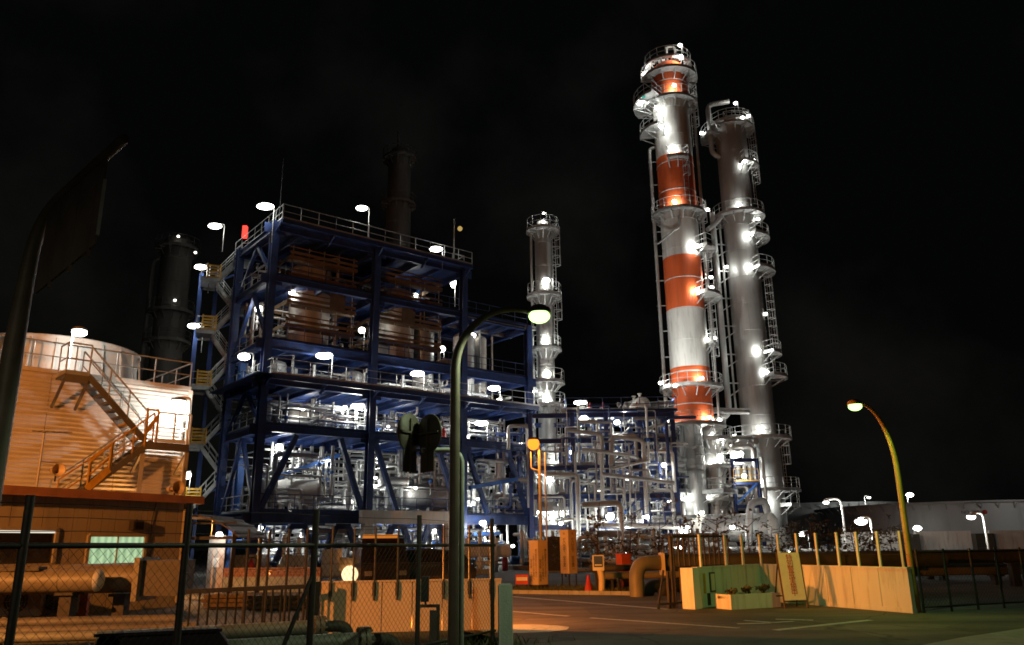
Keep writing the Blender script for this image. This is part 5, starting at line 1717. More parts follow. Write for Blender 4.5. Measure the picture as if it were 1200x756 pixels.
# ------------------------------------------------------------------ large pipes and clutter between hut and fence
def longpipe(label, pts, r, m, supports=(), cat='pipe', rings=True, name='large_pipe'):
    pts = [V(p) for p in pts]
    T = thing(name, label, cat, (pts[0].x, pts[0].y, 0))
    MB().path(pts, r, 18).build('pipe', m, T)
    for q in supports:
        q = V(q)
        mb = MB()
        mb.box((q.x, q.y, (q.z - r) / 2), (0.26, 0.3, max(0.05, q.z - r)))
        mb.box((q.x, q.y, max(0.03, q.z - r - 0.02)), (0.4, 0.5, 0.06))
        mb.build('support', M_DARK, T)
    if rings:
        d = (pts[1] - pts[0]).normalized()
        L_ = (pts[1] - pts[0]).length
        k = 1.2
        while k < L_:
            q = pts[0] + d * k
            MB().tube(q - d * 0.03, q + d * 0.03, r * 1.04, n=18).build('band', m, T)
            k += 2.4
    return T
p0, p1 = V((-16.5, 18.6, 0.97)), V((-8.75, 19.5, 0.99))
T = longpipe('long cream lagged pipe on dark supports in front of the hut windows', [p0, p1], 0.33, M_PIPEY, [(-12.4, 19.07, 0.97), (-9.1, 19.46, 0.97)])
mb = MB()
q = V((-8.62, 19.52, 0.97))
mb.box(q, (0.12, 1.1, 0.95))
mb.build('end_flange', M_PIPEY, T)
MB().box((-8.13, 19.6, 0.99), (0.86, 0.9, 0.78)).build('joint_cover', M_PIPED, T)
p0, p1 = V((-16, 18.0, 0.97)), V((-9.25, 18.5, 0.98))
T = longpipe('shorter cream pipe with a capped end lying in front of the long one', [p0, p1], 0.25, M_PIPEY, [(-13.6, 18.2, 0.97), (-9.8, 18.46, 0.98)])
MB().lathe(p1, [(0.25, 0), (0.22, 0.07), (0.14, 0.12), (0, 0.14)], 18, ax=p1 - p0).build('cap', M_CONCW, T)
MB().box((-11.2, 18.36, 1.24), (1.6, 0.34, 0.08)).build('cover_plate', M_PIPED, T)

def acunit(label, c, rz, fan):
    c = V(c)
    T = thing('air_conditioner', label, 'air conditioner', c)
    x, f = V((math.cos(rz), math.sin(rz), 0)), V((math.sin(rz), -math.cos(rz), 0))
    MB().box(c + V((0, 0, 0.42)), (0.85, 0.34, 0.64), rz).build('casing', M_HUT, T)
    for s in (-1, 1):
        MB().box(c + x * (0.3 * s) + V((0, 0, 0.05)), (0.08, 0.4, 0.1), rz).build('foot', M_CONC, T)
    q = c + f * 0.175 + x * -0.1 + V((0, 0, 0.43))
    mb = MB()
    for r in (0.26, 0.2, 0.14, 0.08):
        mb.lathe(q + f * 0.012, [(r, -0.008), (r + 0.012, 0), (r, 0.008)], 20, ax=f)
    for k in range(4):
        a = PI * k / 4
        e = x * math.cos(a) + V((0, 0, math.sin(a)))
        mb.bar(q - e * 0.27 + f * 0.012, q + e * 0.27 + f * 0.012, 0.012)
    mb.build('fan_guard', M_CLADW, T)
    mb = MB()
    mb.lathe(q, [(0.27, 0.0), (0.0, 0.002)], 20, ax=f)
    mb.build('fan_opening', M_DARK, T)
for px, Y, lab in ((28, 20.0, 'air conditioner unit under the dark hut window'), (72, 20.75, 'air conditioner unit with a round fan left of the red box')):
    q = P(px, 700, Y)
    acunit(lab, (q.x, q.y, 0.05), 0.25, True)
q = P(94, 700, 21.1)
T = thing('red_box', 'tall red orange equipment box beside the air conditioner', 'box', (q.x, q.y, 0))
MB().box((q.x, q.y, 0.42), (0.40, 0.5, 0.84), 0.35).build('body', M_REDBOX, T)
MB().box((q.x + 0.09, q.y - 0.262, 0.42), (0.32, 0.015, 0.72), 0.35).build('door', M_REDBOX, T)
MB().box((q.x, q.y, 0.86), (0.46, 0.56, 0.04), 0.35).build('lid', M_REDBOX, T)

# four low pipes on the ground, further ones first
for i, (lab, a, b, r, m, sup) in enumerate((
        ('low grey pipe nearest the hut with an orange lit top', (-15, 16.4, 0.22), (-6.9, 17.6, 0.22), 0.10, M_CLADD, 3),
        ('low green grey pipe, second from the hut', (-13.5, 15.0, 0.18), (-6.1, 16.3, 0.18), 0.09, M_CLADD, 3),
        ('low green grey pipe, third from the hut', (-12.5, 14.2, 0.15), (-6.0, 15.4, 0.15), 0.08, M_PIPEG, 3),
        ('large green grey pipe with a flange ending at the orange tinted panel wall', (-6.4, 13.0, 0.30), (-3.35, 14.6, 0.30), 0.12, M_PIPEG, 2),
        ('large green grey pipe closest to the chain link fence', (-6.2, 11.6, 0.19), (-2.35, 13.4, 0.19), 0.14, M_PIPEG, 2))):
    a, b = V(a), V(b)
    T = longpipe(lab, [a, b], r, m, [a.lerp(b, (k + 0.5) / sup) for k in range(sup)])
    d = (b - a).normalized()
    if i >= 3:
        mb = MB()
        for off in (0, 0.09):
            mb.tube(b - d * off - d * 0.035, b - d * off + d * 0.035, r * 1.55, n=20)
        for k in range(12):
            an = 2 * PI * k / 12
            y = d.cross(V((0, 0, 1))).normalized()
            e = y * math.cos(an) + V((0, 0, math.sin(an)))
            mb.tube(b - d * 0.14 + e * r * 1.32, b + d * 0.08 + e * r * 1.32, 0.02, n=6)
        mb.build('flange', M_PIPEY, T)
        MB().path([b, b + d * 0.5, b + d * 0.5 + V((0, 0, -0.6))], r * 0.8, 14).build('elbow', M_PIPED, T)
# dark bin-like cover in front of the pipes
T = thing('trough_cover', 'black sloping cover box among the pipes behind the fence', 'cover', (-4.6, 11.4, 0))
mb = MB()
bx = [(-5.7, 11.2), (-3.75, 11.9), (-4.1, 12.8), (-5.7, 12.3)]
tx = [(-5.55, 11.35), (-4.15, 11.9), (-4.35, 12.5), (-5.6, 12.1)]
vs = [(x, y, 0.0) for x, y in bx] + [(x, y, 0.5) for x, y in tx]
mb.add(vs, [(3, 2, 1, 0), (4, 5, 6, 7), (0, 1, 5, 4), (1, 2, 6, 5), (2, 3, 7, 6), (3, 0, 4, 7)])
mb.build('cover', M_BLACK, T)
MB().bar((-5.6, 11.3, 0.52), (-4.1, 11.88, 0.52), 0.06, 0.04).build('rim', M_BLACK, T)
R = random.Random(5)
for i in range(9):
    x, y = R.uniform(-9.5, -3.2), R.uniform(11.2, 13.0)
    if -6.2 < x < -3.6:
        x -= 2.4
    mb = MB()
    n, m_ = 8, 4
    s = R.uniform(0.15, 0.32)
    vs = [V((x, y, s * 1.1))]
    for a in range(1, m_ + 1):
        for k in range(n):
            ph, th = PI / 2 * a / m_, 2 * PI * k / n
            vs.append(V((x + s * math.sin(ph) * math.cos(th) * R.uniform(0.8, 1.3), y + s * math.sin(ph) * math.sin(th) * R.uniform(0.8, 1.2), max(0, s * math.cos(ph) * R.uniform(0.7, 1.2)))))
    mb.add(vs, [(0, 1 + k, 1 + (k + 1) % n) for k in range(n)] + [(1 + a * n + k, 1 + a * n + n + k, 1 + a * n + n + (k + 1) % n, 1 + a * n + (k + 1) % n) for a in range(m_ - 1) for k in range(n)])
    tag(mb.build('sandbag', M_PIPED), 'dark lumpy sandbag on the ground at the foot of the fence', 'sandbag', 'sandbags along the fence foot')

# weeds at the bottom of the fence
mb = MB()
R = random.Random(9)
for i in range(2200):
    t = R.random()
    q = V((-4.3, 7.6, 0)).lerp(V((-0.5, 14.6, 0)), t) + V((R.gauss(0.15, 0.45), R.gauss(0, 0.3), 0))
    h, an = R.uniform(0.04, 0.16), R.uniform(0, 2 * PI)
    dx, dy = math.cos(an) * 0.012, math.sin(an) * 0.012
    mb.add([(q.x - dx, q.y - dy, 0.0), (q.x + dx, q.y + dy, 0.0), (q.x + R.uniform(-.07, .07), q.y + R.uniform(-.07, .07), h)], [(0, 1, 2)])
mb.build('weeds', M_LEAF, kind='stuff')['label'] = 'short weeds along the foot of the chain link fence'

# ------------------------------------------------------------------ chain link fence
F0, F1 = V((-4.25, 7.15, 0)), V((-0.36, 15.0, 0))
fd = (F1 - F0).normalized()
fn = V((fd.y, -fd.x, 0))
F0 = F0 - fd * 2.2
FE = thing('chain_link_fence', 'dark chain link fence on tall posts along the left foreground', 'fence', F1)
def onF(px):
    d = _ray(px, 690)
    k = (fn.x * F1.x + fn.y * F1.y) / (fn.x * d.x + fn.y * d.y)
    return V((d.x * k, d.y * k, 0))
for px, w in ((20, 0.075), (213, 0.075), (366, 0.08), (490, 0.075), (577, 0.075)):
    q = onF(px)
    MB().tube(q, q + V((0, 0, 2.08)), w / 2, n=10).build('post', M_DARK, FE)
FL = (F1 - F0).length
MB().tube(F0 + V((0, 0, 1.66)), F1 + V((0, 0, 1.62)), 0.026, n=8).build('top_rail', M_DARK, FE)
MB().tube(F0 + V((0, 0, 0.17)), F1 + V((0, 0, 0.17)), 0.022, n=8).build('bottom_rail', M_DARK, FE)
mb = MB()
for hh in (1.78, 1.9, 2.02):
    n = 24
    pts = [F0.lerp(F1, k / n) + V((0, 0, hh - 0.015 * math.sin(PI * (k % 6) / 6))) for k in range(n + 1)]
    for a, b in zip(pts, pts[1:]):
        mb.tube(a, b, 0.0035, n=4, caps=False)
mb.build('barbed_wire', M_DARK, FE)
mb = MB()
pit, z0, z1_ = 0.072, 0.19, 1.64
H_ = z1_ - z0
n = int((FL + H_) / (pit * 1.414)) + 1
wr = 0.0022
def wire(a, b):
    d = (b - a).normalized()
    s1 = fn * wr
    s2 = d.cross(fn).normalized() * wr
    vs = [p + e for p in (a, b) for e in (s1, s2 * 0.9 - s1 * 0.5, -s2 * 0.9 - s1 * 0.5)]
    mb.add(vs, [(0, 1, 4, 3), (1, 2, 5, 4), (2, 0, 3, 5)])
for s in (-1, 1):
    for k in range(n):
        a = k * pit * 1.414 - (H_ if s > 0 else 0)
        t0, t1 = 0.0, H_
        if s > 0:
            x0, x1 = a, a + H_
        else:
            x0, x1 = a, a - H_
        u0, u1 = 0.0, 1.0
        for lim, sgn in ((0.0, 1), (FL, -1)):
            f0, f1 = (x0 - lim) * sgn, (x1 - lim) * sgn
            if f0 < 0 and f1 < 0:
                u0, u1 = 1, 0
                break
            if f0 < 0:
                u0 = max(u0, f0 / (f0 - f1))
            elif f1 < 0:
                u1 = min(u1, f0 / (f0 - f1))
        if u1 - u0 < 0.02:
            continue
        pa, pb = (x0 + (x1 - x0) * u0, z0 + H_ * u0), (x0 + (x1 - x0) * u1, z0 + H_ * u1)
        wire(F0 + fd * pa[0] + V((0, 0, pa[1])) + fn * (0.004 * s), F0 + fd * pb[0] + V((0, 0, pb[1])) + fn * (0.004 * s))
o = mb.build('chain_link_mesh', M_DARK, FE, kind='stuff')
# back stays on the middle post
q = onF(366)
MB().tube(q + V((0, 0, 1.3)), q - fn * 0.1 - fd * 0.62, 0.028, n=8).build('stay', M_DARK, FE)

# concrete gate post at the end of the fence
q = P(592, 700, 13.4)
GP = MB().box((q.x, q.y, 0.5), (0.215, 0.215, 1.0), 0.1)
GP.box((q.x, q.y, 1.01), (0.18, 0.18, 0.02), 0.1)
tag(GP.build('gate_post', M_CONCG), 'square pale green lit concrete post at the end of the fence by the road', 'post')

# low picket railing behind the fence
a, b = V((-6.15, 15.48, 0)), V((-3.84, 16.23, 0))
T = thing('picket_railing', 'low dark picket railing between the fence and the yard', 'railing', a)
up = V((0, 0, 1))
MB().bar(a + up * 0.86, b + up * 0.9, 0.06, 0.08).build('rail', M_DARK, T)
MB().bar(a + up * 0.14, b + up * 0.14, 0.05, 0.06).build('rail', M_DARK, T)
for q in (a, b):
    MB().bar(q, q + up * 0.98, 0.1).build('post', M_DARK, T)
for k in range(1, 15):
    q = a.lerp(b, k / 15)
    MB().bar(q + up * 0.14, q + up * 0.86, 0.03).build('picket', M_DARK, T)
# row of tall thin posts with wire just behind it
T = thing('wire_fence', 'row of thin dark posts strung with wire behind the picket railing', 'fence', (-5, 17.0, 0))
pp = []
for px in (287, 312, 335, 357):
    q = P(px, 690, 17.2)
    pp.append(V((q.x, q.y, 0)))
    MB().tube((q.x, q.y, 0), (q.x, q.y, 2.0), 0.028, n=6).build('post', M_DARK, T)
mb = MB()
for hh in (1.2, 1.5, 1.8):
    mb.tube(pp[0] + up * hh, pp[-1] + up * hh, 0.006, n=4)
mb.build('wire', M_DARK, T)

# ------------------------------------------------------------------ pale panel wall lit orange, behind the fence
a, b = P(374, 741, 16.6), P(588, 738, 17.0)
a.z = b.z = 0
d = (b - a).normalized()
nw = V((d.y, -d.x, 0))
PW = thing('panel_wall', 'low panel wall tinted orange for the lamp light, with thin posts on top behind the chain link fence', 'wall', a)
Lw = (b - a).length
npn = 6
for k in range(npn):
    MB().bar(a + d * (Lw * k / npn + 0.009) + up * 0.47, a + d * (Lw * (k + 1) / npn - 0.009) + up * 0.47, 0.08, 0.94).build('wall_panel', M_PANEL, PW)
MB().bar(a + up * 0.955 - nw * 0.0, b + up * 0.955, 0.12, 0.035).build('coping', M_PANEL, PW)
for px in (385, 411, 436, 463, 487, 518, 549, 575):
    t = (px - 374) / (588 - 374)
    q = a + d * (Lw * t)
    o = MB().tube(q + up * 0.6 + nw * 0.07, q + up * 2.02 + nw * 0.07, 0.022, n=6).build('post', M_PIPED, PW)
    MB().bar(q + up * 0.68 + nw * 0.062, q + up * 0.93 + nw * 0.062, 0.07, 0.03, up=nw).build('bracket', M_DARK, o)
mb = MB()
for hh in (1.3, 1.65, 1.95):
    mb.tube(a + up * hh + nw * 0.07, b + up * hh + nw * 0.07, 0.004, n=4)
mb.build('wire', M_DARK, PW)

# bright low lamp
q = P(410, 673, 18.4)
T = thing('low_lamp', 'bright warm lamp on a short post just above the panel wall', 'lamp', (q.x, q.y, 0))
MB().tube((q.x, q.y, 0), (q.x, q.y, q.z - 0.1), 0.035, n=8).build('post', M_DARK, T)
o = MB().lathe((q.x, q.y, q.z - 0.14), [(0.1, 0), (0.13, 0.06), (0.05, 0.08)], 12).build('lamp_holder', M_DARK, T)
MB().ball(q, (0.185, 0.185, 0.185), 14, 8).build('lens', E_WARM, o)
light(T, q + V((0.24, 0.05, 0.02)), 3900, (1.0, 0.28, 0.032), 0.06, spot=math.radians(130), aim=(1, 0.28, 0))

# post with a dark meter box on a stand
q = P(500, 745, 14.6)
T = thing('meter_stand', 'black meter box standing on a small steel frame by the fence', 'meter stand', (q.x, q.y, 0))
for dx in (-0.17, 0.19):
    MB().bar((q.x + dx, q.y, 0), (q.x + dx, q.y, 0.62), 0.045).build('leg', M_SIGNB, T)
MB().bar((q.x - 0.2, q.y, 0.62), (q.x + 0.22, q.y, 0.62), 0.07, 0.05).build('cross_bar', M_SIGNB, T)
MB().box((q.x + 0.12, q.y - 0.02, 0.3), (0.13, 0.16, 0.5)).build('lower_box', M_SIGNB, T)
o = MB().box((q.x - 0.04, q.y, 0.90), (0.13, 0.12, 0.42)).build('upper_box', M_BLACK, T)
MB().tube((q.x - 0.03, q.y, 0.62), (q.x - 0.03, q.y, 0.7), 0.02, n=6).build('stem', M_SIGNB, T)

# ------------------------------------------------------------------ street lamp and road sign in the centre
def streetlamp(label, foot, z_bend, head, r, lensm, watts, col, m, name='street_lamp', tall=None, spotang=None, bend=1.0):
    foot, head = V(foot), V(head)
    T = thing(name, label, 'street lamp', foot)
    d = (head - foot)
    d.z = 0
    hx = d.length - 0.3
    d.normalize()
    zt_ = head.z + 0.10
    pts = [foot, foot.lerp(V((foot.x, foot.y, z_bend)), 0.5)]
    for i in range(13):
        t = PI / 2 * i / 12
        pts.append(V((foot.x, foot.y, z_bend)) + d * (hx * bend * (1 - math.cos(t))) + V((0, 0, (zt_ - z_bend) * math.sin(t))))
    pts.append(head + V((0, 0, 0.07)) - d * 0.1)
    MB().path(pts, r, 12, bend=0.02, seg=1, radii=(r * 1.15, r * 0.55)).build('pole', m, T)
    MB().tube(foot, foot + V((0, 0, 0.35)), r * 1.5, n=14).build('base_sleeve', m, T)
    mb = MB()
    mb.lathe(head + V((0, 0, 0.03)), [(0.17, -0.0), (0.16, 0.07), (0.09, 0.12), (0, 0.13)], 16)
    o = mb.build('lamp_head', m, T)
    MB().ball(head - V((0, 0, 0.01)), (0.155, 0.155, 0.10), 14, 8).build('lens', lensm, o)
    light(T, head + V((0, 0, -0.13)), watts, col, 0.06, spot=math.radians(166), aim=(0, 0, -1))
    return T
f = P(531.5, 700, 11.0)
hd = P(632, 370, 11.0)
streetlamp('tall street lamp with a green lit head curving right, in the centre foreground', (f.x, f.y, 0), 4.0, hd, 0.062, E_GREEN, 250, C_GREEN2, M_POLED, bend=0.9)

f = P(540.5, 700, 11.4)
T = thing('road_sign', 'two round road signs seen from behind on one bent mast', 'road sign', (f.x, f.y, 0))
arm = P(540, 527, 11.4)
tip = P(494, 528, 11.35)
MB().path([(f.x, f.y, 0), (f.x, f.y, arm.z), tip], 0.037, 12, bend=0.22, seg=8).build('mast', M_POLEW, T)
c1, c2 = P(480, 507, 11.3), P(503, 508, 11.3)
for c, nd, pl in ((c1, V((0.86, -0.5, 0)), P(480, 541, 11.3)), (c2, V((-0.72, -0.7, 0)), P(501, 541, 11.3))):
    nd.normalize()
    o = MB().lathe(c, [(0, -0.012), (0.27, -0.012), (0.28, 0), (0.27, 0.012), (0, 0.012)], 32, ax=nd).build('sign_disc', M_PIPED, T)
    side = V((-nd.y, nd.x, 0))
    MB().bar(c - side * 0.24 + nd * 0.03, c + side * 0.24 + nd * 0.03, 0.03, 0.03).build('stiffener', M_PIPED, o)
    MB().bar(pl - side * 0.15, pl + side * 0.15, 0.016, 0.29).build('sub_plate', M_PIPED, T)
    mb = MB()
    mb.bar(V((c.x, c.y, pl.z - 0.14)) + nd * 0.03, V((c.x, c.y, c.z + 0.2)) + nd * 0.03, 0.03)
    mb.bar(V((c.x, c.y, tip.z)) + nd * 0.03, V((tip.x, tip.y, tip.z)), 0.035)
    mb.build('bracket', M_PIPED, T)

# ------------------------------------------------------------------ direction board seen from behind at the left edge
tip = G(146, 162, 5.75)
f = V((P(6, 470, 8.6).x, 8.6, 0))
bend_top = G(62, 226, 5.6)
T = thing('direction_sign', 'dark road direction board hanging from a curved pole at the left edge', 'road sign', f)
elbow = V((f.x, f.y, 5.05))
MB().path([f, V((f.x, f.y, 4.2)), V((f.x + 0.06, f.y - 0.02, 5.35)), tip], 0.09, 14, bend=1.0, seg=10, radii=(0.11, 0.055)).build('pole', M_POLED, T)
ua, ub = V((f.x + 0.06, f.y - 0.02, 5.3)).lerp(tip, 0.14), V((f.x + 0.06, f.y - 0.02, 5.35)).lerp(tip, 0.82)
hgt = 0.98
mb = MB()
a0_, b0_ = ua + V((0, 0, -0.02)), ub + V((0, 0, -0.06))
nb = V(((b0_ - a0_).y, -(b0_ - a0_).x, 0)).normalized() * 0.012
quad = [a0_, b0_, b0_ - V((0, 0, hgt)), a0_ - V((0, 0, hgt))]
mb.add([q + nb for q in quad] + [q - nb for q in quad], [(0, 1, 2, 3), (7, 6, 5, 4), (0, 4, 5, 1), (1, 5, 6, 2), (2, 6, 7, 3), (3, 7, 4, 0)])
mb.build('board', M_BOARD, T)
for t in (0.25, 0.6, 0.9):
    q = a0_.lerp(b0_, t) - V((0, 0, hgt + 0.02))
    MB().bar(q + V((0, 0, hgt)), q - V((0, 0, 0.05)), 0.035).build('stiffener', M_BOARD, T)
MB().bar(b0_ + (b0_ - a0_).normalized() * 0.02 - V((0, 0, 0.25)), b0_ + (b0_ - a0_).normalized() * 0.02 - V((0, 0, hgt - 0.1)), 0.03).build('edge_rod', M_POLEW, T)

# sodium floodlight on the verge left of the picture: it lights the hut, the cooling tower and the panel wall
f = V((-14.8, 6.0, 0))
T = thing('flood_lamp', 'orange sodium floodlight on a pole left of the hut, aimed over the yard', 'lamp', f)
MB().tube(f, f + V((0, 0, 5.6)), 0.08, 0.06, n=10).build('pole', M_POLED, T)
fa = V((math.sin(math.radians(24)), math.cos(math.radians(24)), -0.02))
hd = f + V((0.1, 0.3, 5.4))
o = MB().lathe(hd - fa * 0.25, [(0, 0), (0.1, 0.0), (0.2, 0.22), (0.22, 0.25), (0.2, 0.25), (0.15, 0.2)], 16, ax=fa).build('housing', M_DARK, T)
MB().lathe(hd - fa * 0.06, [(0.18, 0), (0, 0.002)], 16, ax=fa).build('lens', E_SODIUM, o)
light(T, hd + fa * 0.1, 11000, (1.0, 0.33, 0.065), 0.1, spot=math.radians(75), aim=fa)

streetlamp('green lit street lamp on the road verge behind the viewpoint', (-7.5, -7.0, 0), 7.2, (-6.2, -7.6, 8.2), 0.075, E_GREEN, 1300, (1.0, 0.88, 0.62), M_POLED, bend=0.9)
# ------------------------------------------------------------------ entrance: white wing wall, planter, signs
w0, wc, wr_ = V((4.43, 21.53, 0)), V((7.11, 24.33, 0)), V((9.19, 19.49, 0))
HW = 0.985
WW = thing('wing_wall', 'low white wing wall folded round the planter at the plant entrance', 'wall', wc)
def wallrun(a, b, n, z1_=HW, th=0.12):
    d = (b - a).normalized()
    L_ = (b - a).length
    for k in range(n):
        MB().bar(a + d * (L_ * k / n + 0.009) + up * z1_ / 2, a + d * (L_ * (k + 1) / n - 0.009) + up * z1_ / 2, th, z1_).build('wall_panel', M_WALLW, WW)
    MB().bar(a + up * (z1_ + 0.015), b + up * (z1_ + 0.015), th + 0.05, 0.035).build('coping', M_WALLW, WW)
    nn = V((d.y, -d.x, 0))
    return d, L_
d1 = (wc - w0).normalized()
n1 = V((d1.y, -d1.x, 0))
wallrun(w0 + d1 * 0.35, wc, 4)
d2 = (wr_ - wc).normalized()
n2 = V((d2.y, -d2.x, 0))
wallrun(wc + d2 * 0.07, wr_, 6)
# end pier with its broad orange lit side
pe = w0 + d1 * 0.15
MB().box(pe + up * (HW + 0.02) / 2, (0.36, 0.36, HW + 0.02), math.atan2(d1.y, d1.x)).build('end_pier', M_WALLW, WW)
def onP(px, a, d, nrm):                          # ground point under a pixel column on a wall line
    r = _ray(px, 670)
    k = (nrm.x * a.x + nrm.y * a.y) / (nrm.x * r.x + nrm.y * r.y)
    return V((r.x * k, r.y * k, 0))
MB().bar(wc - n2 * 0.0 + up * 0.055, wr_ + up * 0.055, 0.15, 0.11).build('plinth', M_WALLW, WW)
for px in (915, 937, 960, 985, 1008, 1033, 1060):
    q = onP(px, wc, d2, n2)
    MB().bar(q + up * (HW + 0.02), q + up * (HW + 0.86), 0.055).build('post', M_WALLW, WW)
for px in (822, 852, 872, 893):
    q = onP(px, w0, d1, n1)
    MB().bar(q + up * (HW + 0.02), q + up * (HW + 0.86), 0.055).build('post', M_WALLW, WW)
mb = MB()
for hh in (1.3, 1.55, 1.8):
    mb.tube(w0 + up * hh, wc + up * hh, 0.004, n=4)
    mb.tube(wc + up * hh, wr_ + up * hh, 0.004, n=4)
mb.build('wire', M_DARK, WW)
# name plate and door box on the green lit face
q = onP(831, w0, d1, n1) + n1 * 0.075
MB().bar(q + up * 0.62 - d1 * 0.13, q + up * 0.62 + d1 * 0.13, 0.03, 0.5).build('notice_box', M_SIGNB, WW)
o = MB().bar(q + up * 0.62 - d1 * 0.09 + n1 * 0.018, q + up * 0.62 + d1 * 0.09 + n1 * 0.018, 0.012, 0.42).build('notice', M_SIGNY, WW)
q2 = onP(822, w0, d1, n1) + n1 * 0.066
MB().bar(q2 + up * 0.6 - d1 * 0.05, q2 + up * 0.6 + d1 * 0.05, 0.02, 0.5).build('yellow_strip', M_YELLOW, WW)
q3 = onP(826, w0, d1, n1) + n1 * 0.067
MB().bar(q3 + up * 0.2 - d1 * 0.07, q3 + up * 0.2 + d1 * 0.07, 0.02, 0.3).build('hatch', M_DARK, WW)

# rolled-back gate of dark bars left of the pier
T = thing('sliding_gate', 'dark barred gate leaf folded back behind the green lit wall', 'gate', w0 + V((-0.2, 0.9, 0)))
g0, g1 = w0 + V((-0.22, 0.55, 0)), w0 + V((-0.22, 0.55, 0)) + d1 * 2.9
for k in range(12):
    q = g0.lerp(g1, k / 11)
    MB().bar(q, q + up * 1.85, 0.035).build('bar', M_DARK, T)
for zz in (0.12, 1.0, 1.8):
    MB().bar(g0 + up * zz, g1 + up * zz, 0.05).build('rail', M_DARK, T)
for s in (0.0, 0.12):
    q = g0 + V((-0.1 - s, -0.2, 0))
    MB().bar(q, q + up * (1.8 if s == 0 else 0.9), 0.07).build('latch_post', M_DARK, T)
q = g0 + V((-0.55, -0.45, 0))
MB().bar(q + up * 0.1, q + V((0.2, 0.1, 0.95)), 0.04).build('stay', M_DARK, T)
MB().bar(q + up * 0.12, q + V((0.55, 0.3, 0.12)), 0.06).build('stay', M_DARK, T)
MB().tube(q + V((-0.03, 0, 0.07)), q + V((0.03, 0, 0.07)), 0.07, n=12).build('wheel', M_BLACK, T)

# planter
pa = G(843, 714.5); pb_ = G(930, 712)
pl = G(856, 714.5)
T = thing('planter', 'low white planter trough with a few shrubs in front of the wing wall', 'planter', pl)
qn = V((pl.x, pl.y, 0))
dl = (V((5.75, 20.9, 0)) - qn)
PLa, PLb = G(856, 714.8), G(914, 711.5)
pd = (PLb - PLa).normalized()
pn = V((pd.y, -pd.x, 0))
hp = 0.36
for nm, a, b in (('front', PLa, PLb), ('back', PLa - pn * 0.5, PLb - pn * 0.5)):
    MB().bar(a + up * hp / 2, b + up * hp / 2, 0.09, hp).build('side_panel', M_WALLW, T)
for a in (PLa + pd * 0.045, PLb - pd * 0.045):
    MB().bar(a - pn * 0.05 + up * hp / 2, a - pn * 0.45 + up * hp / 2, 0.09, hp - 0.004).build('end_panel', M_WALLW, T)
MB().bar(PLa - pn * 0.25 + up * (hp - 0.08), PLb - pn * 0.25 + up * (hp - 0.08), 0.4, 0.06).build('soil', M_SOIL, T)
def shrub(name, label, cat, c, h, w, n, seed, m, group=None, leaf=0.05, trunk=True, limbs=5):
    R = random.Random(seed)
    c = V(c)
    T = thing(name, label, cat, c, group)
    mb = MB()
    tips = []
    for k in range(limbs):
        a = 2 * PI * (k + R.random()) / limbs
        sp = R.uniform(0.35, 1.0) * w
        b0 = c + V((math.cos(a) * 0.03, math.sin(a) * 0.03, 0))
        mdl = c + V((math.cos(a) * sp * 0.35, math.sin(a) * sp * 0.35, h * R.uniform(0.35, 0.55)))
        tp = c + V((math.cos(a) * sp, math.sin(a) * sp, h * R.uniform(0.7, 1.0)))
        mb.path([b0, mdl, tp], 0.02, 5, bend=0.2, seg=3, radii=(max(0.012, h * 0.018), 0.006))
        tips += [mdl.lerp(tp, t) for t in (0.1, 0.4, 0.7, 1.0)]
        for j in range(2):
            q = mdl.lerp(tp, R.uniform(0.1, 0.8))
            e = q + V((R.gauss(0, 0.3) * w, R.gauss(0, 0.3) * w, R.uniform(0.05, 0.3) * h))
            mb.tube(q, e, 0.008, 0.004, n=4, caps=False)
            tips += [q.lerp(e, 0.6), e]
    mb.build('stem', M_BARK, T)
    lb = MB()
    for i in range(n):
        q = R.choice(tips) + V((R.gauss(0, 1), R.gauss(0, 1), R.gauss(0, 1))) * (0.10 * h if h < 1.2 else 0.16)
        if q.z < c.z + 0.03:
            q.z = c.z + 0.03
        s = leaf * R.uniform(0.6, 1.4)
        d = V((R.gauss(0, 1), R.gauss(0, 1), R.gauss(0, 0.6))).normalized()
        e = d.cross(V((R.gauss(0, 1), R.gauss(0, 1), R.gauss(0, 1)))).normalized()
        lb.add([q - d * s, q + e * s * 0.45, q + d * s, q - e * s * 0.45], [(0, 1, 2, 3)])
    lb.build('foliage', m, T)
    return T
for i, (t, h, lab) in enumerate(((0.16, 0.16, 'small dark shrub at the left end of the planter'), (0.5, 0.20, 'small dark shrub in the middle of the planter'), (0.82, 0.24, 'small dark shrub at the right end of the planter'))):
    q = PLa.lerp(PLb, t) - pn * 0.25 + up * (hp - 0.05)
    shrub('shrub', lab, 'shrub', q, h, 0.26, 110, 40 + i, M_LEAFD)

# A-board: 'special security alert in force'
a0_, a1_ = G(922, 713.5), G(945, 713)
top = P(915.5, 656, a0_.y + 0.02)
T = thing('notice_board', 'leaning cream notice board with a column of red Japanese characters', 'sign', (a0_ + a1_) / 2)
bd = (a1_ - a0_).normalized()
bn = V((bd.y, -bd.x, 0))
Hs, lean = 1.36, 0.20
wb = 0.60
c0 = (a0_ + a1_) / 2
def AB(x, z, off=0.0): return c0 + bd * x + up * z - bn * (lean * z / Hs) + bn * off
fdir = (AB(0, 1) - AB(0, 0)).normalized()
fn_ = bd.cross(fdir).normalized()
if fn_.dot(bn) < 0:
    fn_ = -fn_
for s in (-1, 1):
    MB().bar(AB(s * wb / 2, 0), AB(s * wb / 2, Hs), 0.035).build('leg', M_DARK, T)
    MB().bar(AB(s * wb / 2 * 0.9, Hs * 0.95), c0 + bd * (s * wb / 2) - bn * 0.62, 0.03).build('leg', M_DARK, T)
MB().bar(AB(-wb / 2, 0.17), AB(wb / 2, 0.17), 0.03).build('cross_bar', M_DARK, T)
